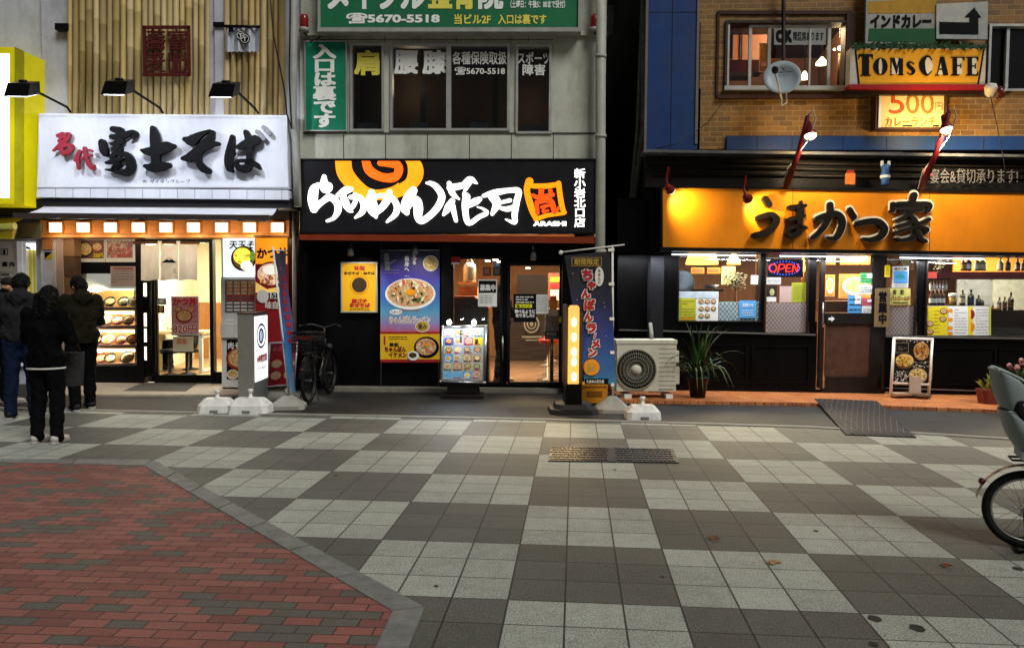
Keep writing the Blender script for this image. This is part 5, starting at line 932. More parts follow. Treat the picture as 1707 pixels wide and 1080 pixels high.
# ---- curry signs and cafe sign
t = thing('curry_sign', 'worn orange white and green striped sign with black katakana above the cafe sign', 'sign', TO.pt(1504, 74, TU+.15)); b = MB(); S1 = TU+.2
b.use(mat('sign_back_white', '9a9a96', .5, stain=.3)).rect(TO, 1446, -60, 1561, 73, S1, .06); b.build('panel', t); b = MB(); b.use(mat('stripe_orange', 'a8801e', .5, var=.1, stain=.2)).px(TO, [(1447, 3), (1561, -2), (1561, 22), (1447, 23)], S1+.004, .003); b.use(mat('stripe_green', '12542c', .5, var=.1, stain=.2)).px(TO, [(1449, 48), (1561, 48), (1560, 72), (1447, 69)], S1+.004, .003); b.build('stripes', t)
b = MB(); b.use(INK).text(TO, 'インドカレー', 1451, 25, 1553, 47, S1+.006, .06); b.build('lettering', t)
t = thing('arrow_sign', 'weathered white sign with a bent black arrow pointing up', 'sign', TO.pt(1604, 66, TU+.15)); b = MB(); b.use(mat('sign_worn_white', 'a8aaa6', .55, var=.1, scale=9, stain=.35)).px(TO, [(1561, 7), (1647, 3), (1646, 66), (1561, 65)], S1+.02, .04); b.build('panel', t)
b = MB(); b.use(INK).flat(TO, [(1566, 37), (1616, 38), (1616, 30), (1608, 29), (1624, 13), (1636, 30), (1631, 30), (1631, 58), (1566, 57)], S1+.024); b.build('arrow', t)
t = thing('cafe_sign', 'yellow and white cafe signboard with bold black serif lettering and a red base', 'sign', TO.pt(1530, 150, TU+.1)); S2 = TU+.35
b = MB(); b.use(mat('sign_plain_white', 'b4b0a8', .5, stain=.15)).rect(TO, 1418, 81, 1644, 142, S2, .18); b.use(mat('cafe_red', '8a1418', .5)).rect(TO, 1416, 141, 1644, 149, S2+.02, .2); b.use(mat('sign_beam', '2a1e18', .5)).rect(TO, 1412, 149, 1660, 158, S2-.05, .15); b.build('panel', t)
b = MB(); b.use(mat('cafe_yellow', 'cf9418', .5, var=.08)).flat(TO, [(1427, 82), (1640, 82), (1630, 141), (1433, 141)], S2+.004); b.use(INK).flat(TO, [(1424.5, 82), (1427.5, 82), (1433.5, 141), (1430.5, 141)], S2+.005); b.flat(TO, [(1638.5, 82), (1641.5, 82), (1632, 141), (1629, 141)], S2+.005); b.build('yellow_face', t)
b = MB(); rnd = random.Random(5); b.use(mat('garland_green', '1c3a1e', .6, var=.4, scale=30))
for k in range(150):
    x, y = rnd.uniform(1420, 1644), rnd.uniform(72, 82.5); a = rnd.uniform(0, 6.3); c = TO.pt(x, y, S2+rnd.uniform(-.02, .05)); u = Vector((math.cos(a), rnd.uniform(-.5, .5), math.sin(a)))*.045; v = Vector((-math.sin(a), rnd.uniform(-.5, .5), math.cos(a)))*.018; b.poly([c-u, c+v, c+u, c-v])
b.rect(TO, 1420, 75, 1644, 81, S2-.06, .04); o = b.build('garland', t)
b = MB(); z = S2+.008; b.use(mat('letter_white', 'c8c0ac', .5))
for r4 in ((1443, 95, 1446, 124),): b.frect(TO, *r4, z)
b.ell(TO, 1468, 111, 11, 13, z); b.frect(TO, 1486, 98, 1504, 124, z); b.ell(TO, 1545, 110, 10, 14, z); b.flat(TO, [(1570, 97), (1578, 125), (1561, 125)], z); b.frect(TO, 1592, 97, 1604, 124, z); b.frect(TO, 1616, 97, 1628, 124, z)
b.use(INK); z = S2+.012; fr = lambda *r: b.frect(TO, *r, z)
fr(1431, 90.5, 1455.5, 94.5); b.flat(TO, [(1431, 94.5), (1434, 94.5), (1431, 101)], z); b.flat(TO, [(1455.5, 94.5), (1452.5, 94.5), (1455.5, 101)], z); fr(1437.5, 94.5, 1449, 125); fr(1434.5, 125, 1452, 127)
for sx in (-1, 1): b.flat(TO, [(1468+sx*(3.2*math.cos(a)), 111.3+13.6*math.sin(a)) for a in [-1.57+3.14*i/12 for i in range(13)]]+[(1468+sx*12*math.cos(a), 111.3+14.6*math.sin(a)) for a in [1.57-3.14*i/12 for i in range(13)]], z)
fr(1483, 97, 1488, 98.5); fr(1485, 98.5, 1486.6, 124.5); fr(1483, 124.5, 1489, 126); b.flat(TO, [(1485, 97), (1491.5, 97), (1497, 117), (1495, 125)], z+.0005); b.flat(TO, [(1495, 125), (1494, 118), (1499, 97), (1500.5, 97)], z+.001); fr(1498.5, 98, 1505.5, 124.5); fr(1497, 124.5, 1507, 126)
b.stroke(TO, [(1524, 107, 1.5), (1518, 104, 2.5), (1513.5, 107.5, 5), (1518, 113.5, 6.5), (1523.5, 119, 5.5), (1519, 124.5, 2.5), (1512.5, 122, 1.5)], z, .002)
b.stroke(TO, [(1553.5, 101, 1.5), (1550, 95.5, 2), (1544, 95, 4), (1538, 103, 9), (1537.5, 112, 10.5), (1540, 120, 8), (1546, 125.5, 3), (1553.5, 119, 1.2)], z, .002)
b.flat(TO, [(1567.5, 95), (1571, 95), (1563, 126), (1561.5, 126)], z); b.flat(TO, [(1567, 95), (1574, 95), (1581, 126), (1572, 126)], z+.0006); fr(1565, 115, 1574, 117); fr(1558.5, 125, 1566, 126.8)
fr(1585, 95, 1608, 97); fr(1588, 97, 1595.5, 125); fr(1585, 125, 1599, 126.8); b.flat(TO, [(1608, 97), (1604, 97), (1608, 103)], z); fr(1595.5, 109, 1602, 111); fr(1601, 106, 1603, 114)
fr(1610, 95, 1631, 97); fr(1613, 97, 1620.5, 125); fr(1610, 125, 1631, 126.8); b.flat(TO, [(1631, 97), (1627, 97), (1631, 103)], z); fr(1620.5, 109.5, 1626, 111.5); fr(1625, 106.5, 1627, 115); b.flat(TO, [(1631, 125), (1627, 125), (1631, 118)], z); b.build('lettering', t)
t = thing('price_sign', 'cream sign box with faint 500 yen curry lunch lettering under the cafe sign', 'sign', TO.pt(1520, 216, TU+.1)); b = MB(); b.use(mat('box_brown', '4a3226', .5)).rect(TO, 1461, 151, 1580, 216, TU+.2, .2); b.use(PAPER).rect(TO, 1466, 151, 1470, 213, TU+.22, .03); b.build('case', t); b = MB(); b.use(mat('cream_face', 'd8b878', .5, var=.05, emit=.12)).rect(TO, 1470, 153, 1574, 212, TU+.215, .02); b.build('face', t)  # yellowed, faintly glowing face stands in for the arm lamp's light
b = MB(); b.use(mat('faint_red', 'b04a20', .6)).text(TO, '5', 1483, 154, 1508, 190, TU+.225, .0); b.use(mat('faint_tan', '9a6a28', .6)).text(TO, '00', 1511, 157, 1557, 190, TU+.225, .0); b.text(TO, '円', 1559, 172, 1572, 184, TU+.225, 0); b.text(TO, 'カレーランチ', 1476, 196, 1560, 211, TU+.225, .01); b.use(INK).frect(TO, 1505, 209, 1521, 211.5, TU+.225); b.frect(TO, 1555, 209, 1566, 211.5, TU+.225); b.build('lettering', t)
# ---- spot lamps on red arms
REDA = mat('arm_red', '5a1014', .4, var=.15); BULB = mat('par_bulb', 'fff0d8', emit=6, var=0, ecol='ffdca8')
for (p0, p1, hd, lb, en, tg) in (((1310, 312), (1347, 192), (1351, 226), 'red lamp arm with a white spot bulb rising before the cafe window end', 26, (1300, 200)), ((1535, 316), (1581, 188), (1578, 216), 'red lamp arm with a brightly lit bulb in front of the price sign', 75, (1560, 165))):
    t = thing('arm_lamp', lb, 'lamp', TO.pt(*p0, .8), 'red arm spot lamps'); a0, a1 = TO.pt(*p0, .8), TO.pt(*p1, 1.35); b = MB(); b.tube([a0, a0.lerp(a1, .5)+Vector((.02, -.03, 0)), a1], [.045, .038, .03], 8); b.build('arm', t, REDA)
    h = TO.pt(*hd, 1.3); b = MB(); b.lathe([(.02, .22), (.035, .2), (.045, .1), (.085, .02), (.08, .0)], h, Vector((-.05, .35, 1)), 16); b.build('lamp_holder', t, mat('holder_red', '6a1a1a', .35)); b = MB(); b.lathe([(.08, 0), (.075, -.02), (.04, -.05), (.001, -.055)], h, Vector((-.05, .35, 1)), 16); b.build('bulb', t, BULB)
    b = MB(); b.tube([a1, a1+Vector((.06, -.02, .06)), a1+Vector((.1, -.02, -.05)), a1+Vector((.04, 0, -.3)), a0+Vector((.0, -.04, .25)), a0+Vector((-.05, -.02, 0))], .01, 5); b.build('cable', t, mat('cable_white'))
    lamp('bulb_light', 'SPOT', h+Vector((0, .17, -.1)), en, (1, .66, .26), t, .06, TO.pt(*tg, TU), 150, .9)
t = thing('arm_lamp', 'unlit white lamp on a short red bracket beside the frosted upstairs window', 'lamp', TO.pt(1660, 152, TU), 'red arm spot lamps'); h = TO.pt(1651, 150, TU+.45); b = MB(); b.lathe([(.03, -.1), (.06, -.07), (.085, .03), (.07, .07), (.0, .08)], h, Vector((-.2, -.5, .8)), 16); b.build('lamp_holder', t, mat('lamp_white', 'c4c0b4', .4)); b = MB(); b.tube([h, TO.pt(1664, 148, TU+.3), TO.pt(1672, 160, TU+.1), TO.pt(1668, 162, TU-.02)], .025, 6); b.tube([h+Vector((.1, 0, .05)), h+Vector((.2, 0, .02)), h+Vector((.16, .1, -.1))], .012, 5); b.build('arm', t, REDA)
b = MB(); b.tube([TO.pt(1651, 160, .9), TO.pt(1660, 200, .9), TO.pt(1672, 260, .9), TO.pt(1678, 300, .9)], .006, 4); tag(b.build('cable', m=WIRE), 'thin dark cable hanging from the unlit white lamp', 'cable'); b = MB(); b.tube([TO.pt(1205, 170, .4), TO.pt(1180, 205, .42), TO.pt(1130, 240, .5), TO.pt(1095, 248, .7)], .008, 4); tag(b.build('cable', m=WIRE), 'thin dark cable sagging across the blue panel to the brick', 'cable')
# ---- orange main sign
t = thing('shop_sign', 'long orange shop sign with thick raised dark brush characters over the diner', 'sign', TO.pt(1420, 418, .5)); SS = .75
b = MB(); b.use(mat('sign_orange', 'd07c10', .42, var=.07, scale=2, stain=.15)).px(TO, [(1105, 313), (2050, 325.4), (2050, 425.4), (1105, 412)], SS, .2); b.build('panel', t)
b = MB(); b.use(BLKM).px(TO, [(1103, 309), (2050, 321.4), (2050, 325.4), (1103, 313)], SS+.03, .26); b.px(TO, [(1103, 412.5), (2050, 425.4), (2050, 431.4), (1103, 418)], SS+.02, .75); b.px(TO, [(1102, 309), (1105, 309), (1105, 418), (1102, 418)], SS+.03, .4); b.use(mat('sign_seam_dark', '4a2a08')).px(TO, [(1321, 316), (1322, 316), (1322, 415), (1321, 415)], SS+.003, .002); b.px(TO, [(1549, 319), (1550, 319), (1550, 418), (1549, 418)], SS+.003, .002); b.build('frame', t)
s5 = lambda P: [(1240+x/9.483, 310+y/9.483, w/9.483) for x, y, w in P]
s6 = lambda P: [(1400+x/9.483, 310+y/9.483, w/9.483) for x, y, w in P]
U = [s5(p) for p in ([(345, 205, 100), (400, 290, 110)], [(230, 500, 80), (330, 470, 85), (450, 455, 90), (520, 530, 110), (480, 640, 105), (360, 735, 110), (170, 780, 85)], [(740, 340, 80), (980, 310, 56)], [(730, 530, 72), (960, 470, 56)], [(915, 245, 36), (900, 400, 110), (890, 560, 90), (875, 720, 90), (780, 785, 85), (690, 730, 66), (755, 655, 66), (880, 640, 66), (990, 662, 50)],
    [(1170, 515, 90), (1300, 465, 90), (1460, 440, 100), (1555, 520, 105), (1550, 660, 105), (1460, 820, 90), (1320, 815, 30)], [(1370, 300, 105), (1365, 430, 105), (1310, 590, 90), (1200, 730, 85), (1085, 820, 60)])]
U += [s6(p) for p in ([(165, 370, 75), (235, 490, 80)], [(285, 600, 90), (450, 560, 90), (620, 570, 100), (715, 680, 105), (650, 800, 100), (500, 850, 80), (370, 830, 36)], [(1180, 150, 110), (1150, 270, 90)], [(850, 290, 80), (845, 390, 70)], [(930, 290, 85), (1200, 285, 85), (1420, 300, 90), (1400, 400, 56)], [(970, 390, 46), (1310, 380, 46)], [(1160, 400, 66), (1040, 485, 46), (900, 545, 34)], [(1110, 450, 56), (1215, 590, 84), (1195, 790, 84), (1010, 855, 56), (900, 830, 34)], [(1180, 560, 46), (905, 640, 40)], [(1200, 650, 46), (885, 735, 40)], [(1420, 530, 66), (1260, 590, 50)], [(1250, 640, 50), (1390, 690, 60), (1350, 755, 36)], [(1225, 700, 70), (1280, 820, 66), (1375, 880, 46)])]
b = MB(); b.use(mat('letter_brown', '0e0705', .45, var=.25, bump=.3, spec=.2))
for i, p in enumerate(U): b.stroke(TO, p, SS+.1+.0015*i, .1)
b.build('lettering', t)
b = MB(); b.use(mat('letter_edge', 'e2d4bc', .4, var=.1))
for i, p in enumerate(U[5:]): b.stroke(TO, [(x-.5, y-1.2, w) for x, y, w in p], SS+.06+.0015*i, .055, grow=2.1)
b.build('letter_edging', t)
for (x, y, px_, py_, lb) in ((1115, 303, 1140, 341, 'small red clamp lamp lighting the bare end of the orange sign'), (1244, 318, 1263, 347, 'small red clamp lamp lighting the orange sign next to the first character')):
    t = thing('clamp_lamp', lb, 'lamp', TO.pt(x, y-20, SS), 'red clamp lamps'); a = TO.pt(x-1, y-24, SS+.1); h = TO.pt(x+3, y+14, SS+.3); d = (TO.pt(px_, py_, SS)-h).normalized(); b = MB(); b.tube([TO.pt(x+2, y+2, SS-.02), a, TO.pt(x-4, y-4, SS+.3), h-d*.1], .016, 6); b.build('arm', t, REDA)
    b = MB(); b.lathe([(.02, -.13), (.04, -.11), (.06, -.02), (.07, .0)], h, d, 14); b.build('lamp_holder', t, mat('holder_red')); b = MB(); b.lathe([(.066, 0), (.06, .025), (.001, .045)], h, d, 14); b.build('bulb', t, mat('clamp_bulb', 'f8e8d0', emit=1.6, var=0, ecol='ffe0b0')); lamp('bulb_light', 'SPOT', h+d*.06, 60, (1, .8, .36), t, .04, TO.pt(px_+8, py_+6, SS), 100, 1)
lamp('sign_wash', 'SPOT', TO.pt(1351, 232, 1.3), 250, (1, .8, .5), bpy.data.objects['arm_lamp'], .06, TO.pt(1400, 380, SS), 140, .9)
lamp('sign_wash', 'SPOT', TO.pt(1578, 222, 1.3), 360, (1, .8, .5), bpy.data.objects['arm_lamp.001'], .06, TO.pt(1670, 375, SS), 150, .9)
# notice letters and ornaments on the ledge above the sign
t = thing('party_sign', 'dark grey cut out party booking lettering with a pink leaf above the orange sign', 'sign', TO.pt(1620, 312, .6)); b = MB(); b.use(mat('cut_grey', '5a5654', .5, var=.2)).text(TO, '宴会&貸切承ります!', 1551, 281, 1697, 306, .72, .0, depth=.01); b.build('lettering', t); b = MB(); b.use(mat('leaf_pink', 'b8485a', .5)).flat(TO, [(1537, 280), (1543, 283), (1550, 278), (1549, 287), (1555, 292), (1546, 294), (1540, 300), (1540, 291)], .73); b.build('leaf', t); b = MB(); b.rect(TO, 1548, 305, 1700, 308, .715, .01); b.build('rail', t, BLKM)
b = MB(); c = TO.pt(1475, 309, .68); b.use(mat('orn_blue', '35578a', .4)).lathe([(.06, 0), (.05, .05), (.07, .12), (.05, .2), (.065, .28), (.02, .3)], c, n=12); b.use(PAPER).lathe([(.066, .1), (.073, .12), (.066, .14)], c, n=12, caps=False); b.box(c+Vector((-.05, 0, .31)), (.03, .03, .07)); b.box(c+Vector((.05, 0, .31)), (.03, .03, .07)); tag(b.build('ledge_ornament'), 'blue and white ornament standing on the ledge above the orange sign', 'ornament')
b = MB(); c = TO.pt(1417, 308, .68); b.use(mat('orn_orange', 'b0632a', .5)).box(c+Vector((0, 0, .08)), (.12, .06, .16)); b.use(mat('orn_red', '7a2018')).box(c+Vector((0, 0, .18)), (.09, .05, .05)); tag(b.build('ledge_ornament'), 'small orange and red box standing on the ledge above the orange sign', 'ornament')
# ================================================================== diner ground floor
DB = mat('diner_black', '060505', .4, var=.35, scale=3, bump=.25, bscale=14, spec=.1, stretch=(1, 1, .25))
dn = bpy.data.objects['diner_building']
b = MB(); b.use(DB); holed(b, TO, 1030, 330, 2050, 660, [(1131, 419, 1270, 536), (1276, 420, 1350, 556), (1362, 420, 1476, 650), (1477, 420, 1531, 560), (1546, 423, 2050, 562)], 0., .14, ground=.04)
b.rect(TO, 1030, 332, 1097, 420, .14, .14); b.rect(TO, 1096, 318, 1104, 420, .5, .5)
for x0, x1 in ((1040, 1125), (1140, 1245), (1255, 1350), (1545, 1660), (1668, 2050)):
    o_ = .012*(x0-1030)
    for y0, y1 in ((572+o_, 576+o_), (632+o_, 637+o_)): b.rect(TO, x0, y0, x1, y1, .02, .02)
    b.rect(TO, x0-2, 572+o_, x0+2, 637+o_, .021, .021); b.rect(TO, x1-2, 572+o_, x1+2, 637+o_, .021, .021)
b.build('shop_front', dn)
b = MB(); b.use(mat('sill_metal', '7e7a74', .35, .7)); b.px(TO, [(1032, 549), (1360, 557), (1360, 559.5), (1032, 551)], .06, .06); b.px(TO, [(1478, 559), (2050, 568.3), (2050, 571.3), (1478, 562)], .06, .06); b.px(TO, [(1478, 646), (1640, 651), (1640, 652.5), (1478, 647.5)], .05, .05); b.build('sill', dn)
FRB = mat('frame_brown', '1c1512', .4, var=.2)
for r4 in ((1131, 419, 1270, 537), (1276, 420, 1350, 557), (1477, 420, 1531, 561), (1546, 423, 2050, 563)):
    b = MB(); b.use(FRB); bars(b, TO, *r4, 2.2, .03, .1); wf = b.build('window', dn); b = MB(); b.use(GLASS).rect(TO, r4[0]+2, r4[1]+2, r4[2]-2, r4[3]-2, -.03, .008); b.build('pane', wf)
b = MB(); b.use(FRB); bars(b, TO, 1370, 420, 1476, 654, 7, .02, .1); b.rect(TO, 1377, 522, 1469, 540, .02, .07); b.rect(TO, 1377, 628, 1469, 647, .02, .07); b.rect(TO, 1456, 427, 1469, 628, .021, .07); dr = b.build('door', dn)
b = MB(); b.use(GLASS).rect(TO, 1377, 427, 1456, 522, -.02, .008); b.rect(TO, 1362, 421, 1370, 648, -.02, .008); b.build('pane', dr); b = MB(); b.use(mat('door_panel_brown', '4a3226', .45, var=.3, scale=6)).rect(TO, 1377, 540, 1456, 628, -.01, .03); b.build('lower_panel', dr)
b = MB(); b.use(PAPER).flat(TO, [(1381, 529.5), (1386, 529.5), (1386, 526.5), (1391.5, 531.5), (1386, 536.5), (1386, 533.5), (1381, 533.5)], .024); b.build('arrow_mark', dr); b = MB(); b.use(STEEL).tube([TO.pt(1372, 505, .03), TO.pt(1372, 506, .09), TO.pt(1372, 545, .09), TO.pt(1372, 546, .03)], .012, 6); b.build('handle', dr)
# interior shell
zc = 2.7; R0 = [TO.foot(1100, -.16, .05), TO.foot(2050, -.16, .05)]; R0 += [R0[1]+Vector((1.0, 4.0, 0)), R0[0]+Vector((.3, 4.0, 0))]; up_ = Vector((0, 0, zc))
b = MB(); b.use(mat('diner_floor', '4a3428', .4, var=.2)).poly(R0); b.use(mat('diner_wood_wall', '5a3826', .5, var=.25, scale=3, stretch=(6, 6, .6)))
for i, j in ((0, 3), (3, 2), (2, 1)): b.poly([R0[i], R0[j], R0[j]+up_, R0[i]+up_])
b.use(mat('diner_ceiling', '6a5644', .6)).poly([p+up_ for p in R0]); b.use(mat('diner_orange', 'c07a2a', .6, var=.1)).rect(TO, 1590, 416, 2050, 456, -2.6, .04); b.use(mat('kitchen_steel', '8a9298', .3, .6, var=.2)).rect(TO, 1596, 466, 1655, 512, -2.6, .05); b.use(mat('kitchen_tile', '7a7e78', .5, var=.25, scale=8)).rect(TO, 1655, 466, 2050, 530, -2.62, .05); b.use(mat('diner_cream', 'b8ac84', .6)).rect(TO, 1203, 444, 1226, 474, -2.4, .04); b.use(mat('diner_dark_post', '20140e', .5)).rect(TO, 1262, 420, 1278, 560, -1.2, .1, ground=.05); b.build('interior', dn)
lamp('room_light', 'AREA', TO.foot(1230, -1.2, 2.55), 220, (1, .72, .4), dn, 1.0); lamp('room_light', 'AREA', TO.foot(1450, -1.3, 2.55), 240, (1, .78, .5), dn, 1.2); lamp('room_light', 'AREA', TO.foot(1680, -1.2, 2.55), 260, (1, .8, .56), dn, 1.2)
b = MB(); b.use(mat('soffit_tube', 'f0f4ff', emit=3, var=0, ecol='e8f0ff'))
for x0, x1 in ((1120, 1260), (1300, 1440), (1500, 1640)): b.tube([TO.pt(x0, 424+(x0-1105)*.0145, .35), TO.pt(x1, 424+(x1-1105)*.0145, .35)], .009, 8)
b.build('soffit_tubes', dn)
for x in (1080, 1250, 1420, 1600): lamp('tube_light', 'AREA', TO.pt(x, 428+(x-1105)*.0145, .36), 17, (.88, .93, 1), dn, 1.2, TO.pt(x, 560, .2), size_y=.06)
# pendant lamps
GSH = mat('shade_glow', 'ffd070', emit=2.6, var=0, ecol='ffc458')
for x, yb, w, of, lb in ((1170, 441, 27, -.9, 'large glowing yellow pendant lamp at the top of the diner window'), (1223, 441, 11.5, -1.5, 'smaller glowing yellow pendant lamp in the diner window')):
    c = TO.pt(x, yb, of); r = w*c.y/1308; t = thing('pendant_lamp', lb, 'lamp', c, 'pendant lamps in the diner'); b = MB(); b.lathe([(r, 0), (r*.97, r*.2), (r*.75, r*.8), (r*.4, r*1.4), (r*.15, r*1.7), (.02, r*1.75)], c, n=20); b.build('shade', t, GSH); b = MB(); b.tube([c+Vector((0, 0, r*1.7)), Vector((c.x, c.y, 2.7))], .008, 5); b.build('cord', t, WIRE)
# things on and behind the first window
PLW = mat('plate_white', 'c4c8d0', .25, var=.05)
c = TO.pt(1136, 472, -.12); b = MB(); b.lathe([(.0, -.01), (.1, -.01), (.13, .01), (.2, .03), (.2, .036), (.12, .018), (.0, .0)], c, TO.n+Vector((0, 0, .15)), 28); b.use(mat('plate_blue', '8a94b8', .3)).lathe([(.186, .035), (.19, .038), (.17, .032)], c, TO.n+Vector((0, 0, .15)), 28, caps=False); tag(b.build('plate'), 'big white plate standing upright behind the first diner window', 'plate'); bpy.data.objects['plate'].data.materials.clear(); bpy.data.objects['plate'].data.materials.append(PLW)
c = TO.pt(1184, 481, -.3); b = MB(); b.lathe([(.1, 0), (.12, .005), (.19, .06), (.18, .06), (.11, .015), (.0, .012)], c, n=24, sx=.6); tag(b.build('serving_dish', m=PLW), 'shallow white serving dish above the food menu in the diner window', 'dish')
b = MB(); b.use(mat('shelf_dark', '16100c')).rect(TO, 1132, 482, 1206, 486, -.12, .4); tag(b.build('window_shelf'), 'dark shelf carrying the white plate and dish behind the window', 'shelf')
def fm(b):
    b.use(mat('menu_sky', 'b4bec4', .6, var=.2, scale=10)).frect(TO, 1132, 487, 1197, 497, -.014); b.use(mat('menu_olive', 'b0ae2c', .6, var=.15)).frect(TO, 1132, 497, 1160, 534, -.014); rows(b, TO, 1134, 500, 1159, 531, 7, -.012, mat('olive_dark', '7a7a20'), 11, .3); b.use(ORGP).frect(TO, 1134, 530, 1158, 532.5, -.011)
    for j in range(3):
        for i in range(3):
            if j == 2 and i == 2: continue
            bowlpic(b, TO, 1169+i*10.3, 502.5+j*12, 4.2, 3.6, -.012, BK, F_RICE)
sheet('food_menu', 'menu sheet with an olive panel and eight bowl pictures in the first diner window', 'menu', TO, 1131, 486, 1198, 535, -.02, PAPER, fm)
def lattice(base, line, x0, y0, x1, y1, off, n, seed):
    def f(b):
        b.use(line); h = (x1-x0)/n; m_ = int((y1-y0)/h*1.1)
        for i in range(-m_, n+m_):
            for sg in (1, -1):
                P = [(x0+i*h+(sg*(y-y0)*.8 if sg > 0 else (y1-y)*.8-(y1-y0)*.8+(y1-y0)*.0), y) for y in (y0, y1)]
                if sg < 0: P = [(x0+i*h+(y1-y0)*.8-(y-y0)*.8, y) for y in (y0, y1)]
                (xa, ya), (xb, yb) = P
                if xa > xb: xa, ya, xb, yb = xb, yb, xa, ya
                if xb <= x0 or xa >= x1: continue
                if xa < x0: ya += (yb-ya)*(x0-xa)/(xb-xa); xa = x0
                if xb > x1: yb -= (yb-ya)*(xb-x1)/(xb-xa); xb = x1
                b.flat(TO, [(xa-.55, ya), (xa+.55, ya), (xb+.55, yb), (xb-.55, yb)], off+.0068+(.0006 if sg > 0 else 0))
    return f
LT = mat('lattice_pale', 'a8b4b4', .5); LD = mat('lattice_teal', '2c5058', .5); LP = mat('lattice_pink', 'a89890', .5, var=.06); LG = mat('lattice_grey', '6a5e5a', .5)
sheet('window_film', 'patterned teal lattice film along the bottom of the first diner window', 'film', TO, 1199, 503, 1268, 535, -.022, LT, lattice(LT, LD, 1199, 503, 1268, 535, -.022, 10, 1))
sheet('window_film', 'patterned pinkish lattice film under the OPEN sign', 'film', TO, 1278, 505, 1348, 555, -.022, LP, lattice(LP, LG, 1278, 505, 1348, 555, -.022, 11, 1))
sheet('window_film', 'patterned pinkish lattice film beside the wooden open board', 'film', TO, 1479, 510, 1529, 559, -.022, LP, lattice(LP, LG, 1479, 510, 1529, 559, -.022, 8, 1))
sheet('blue_notice', 'light blue notice taped over the teal lattice film', 'notice', TO, 1233, 501, 1261, 530, .0, BLUEP, lambda b: (b.use(PAPER).text(TO, 'お知らせ', 1238, 505, 1256, 512, .008, .02), rows(b, TO, 1237, 516, 1257, 527, 3, .008, PAPER, 12, .25)))
for x0, lb in ((1152, 'orange framed picture, nearer the plate, on the diner back wall'), (1179, 'orange framed picture, nearer the small pendant lamp, on the diner back wall')): sheet('framed_picture', lb, 'picture', TO, x0, 446, x0+22, 456, -2.2, mat('frame_orange', 'b06a30', .5, emit=.25, var=.1), lambda b, x0=x0: b.use(mat('picture_red', 'a04a28', .5, var=.3, scale=12)).frect(TO, x0+2, 448, x0+20, 454, -2.19))
t = thing('potted_plant', 'bushy dark indoor plant seen behind the first diner window', 'plant', TO.foot(1226, -1.0, .05)); c = TO.pt(1226, 468, -1.0); rnd = random.Random(9); b = MB(); GL = mat('leaf_dark', '141c0e', .5, var=.4, scale=20); b.use(GL)
for k in range(220):
    d = Vector((rnd.gauss(0, 1), rnd.gauss(0, 1), rnd.gauss(0, .8))).normalized()*rnd.uniform(.04, .2); p = c+d; u = Vector((rnd.gauss(0, 1), rnd.gauss(0, 1), rnd.gauss(0, 1))).normalized()*.035; v = u.orthogonal().normalized()*.014; b.poly([p-u, p+v, p+u, p-v])
b.build('foliage', t); b = MB(); b.lathe([(.1, 0), (.14, .3), (.15, .32)], TO.foot(1226, -1.0, .72), n=14); b.tube([TO.foot(1226, -1.0, 1.0), c], .015, 6); b.build('pot', t, mat('pot_brown', '5a3a28', .5)); b = MB(); b.box(TO.foot(1226, -1.0, .38), (.4, .4, .66)); b.build('plant_stand', t, mat('stand_wood', '4a2e1e', .5))
for x, lb in ((1205, 'dark wooden chair behind the serving dish in the diner'), (1237, 'dark wooden chair left of the window post in the diner')):
    c = TO.foot(x, -.75, .05); t = thing('chair', lb, 'chair', c, 'chairs inside the diner'); WD = mat('chair_wood', '5a3826', .45, var=.2); b = MB(); b.box(c+Vector((0, 0, .45)), (.4, .4, .04)); b.build('seat', t, WD); b = MB(); b.box(c+Vector((0, .19, .95)), (.4, .03, .08)); [b.box(c+Vector((-.15+.075*k, .19, .72)), (.025, .02, .5)) for k in range(5)]; b.build('backrest', t, WD)
    for sx in (-.17, .17):
        for sy in (-.17, .17): b = MB(); b.box(c+Vector((sx, sy, .215)), (.035, .035, .43)); b.build('leg', t, WD)
sheet('white_card', 'small white card at the edge of the first diner window by the post', 'card', TO, 1252, 459, 1264, 474, -.02, PAPER)
# second window: OPEN sign and papers
t = thing('open_sign', 'lit red OPEN sign ringed with blue dots in the narrow diner window', 'sign', TO.pt(1309, 462, -.06)); b = MB(); b.use(mat('neon_board', '20203c', .3, emit=.12, ecol='20206a', var=0)).rect(TO, 1280, 433, 1339, 462, -.06, .02); b.build('board', t)
b = MB(); b.use(mat('neon_red', 'ff5a4a', emit=3.0, var=0, ecol='ff2818'))
for P in ([(1291, 440, 1.5), (1284.5, 442, 1.5), (1282, 447, 1.5), (1286, 453, 1.5), (1292, 452, 1.5), (1295, 446, 1.5), (1291, 440, 1.5)], [(1297, 454, 1.5), (1299.5, 441, 1.5)], [(1299.5, 441, 1.5), (1307, 441, 1.5), (1308, 445, 1.5), (1305, 448, 1.5), (1298.5, 448.5, 1.5)], [(1319, 441, 1.5), (1312, 441, 1.5)], [(1312, 441, 1.5), (1310, 453, 1.5)], [(1310, 453, 1.5), (1317.5, 453, 1.5)], [(1311, 447, 1.5), (1317, 447, 1.5)], [(1321, 453.5, 1.5), (1323, 441, 1.5)], [(1323, 441, 1.5), (1328.5, 453, 1.5)], [(1328.5, 453, 1.5), (1331, 440.5, 1.5)]): b.stroke(TO, P, -.045, .01, k=4)
b.build('neon_lettering', t); b = MB(); b.use(mat('neon_blue', '8a90ff', emit=3, var=0, ecol='5060ff'))
for k in range(30):
    a = 2*math.pi*k/30; b.ell(TO, 1308+25*math.cos(a), 447+11*math.sin(a), .8, .8, -.056, 8)
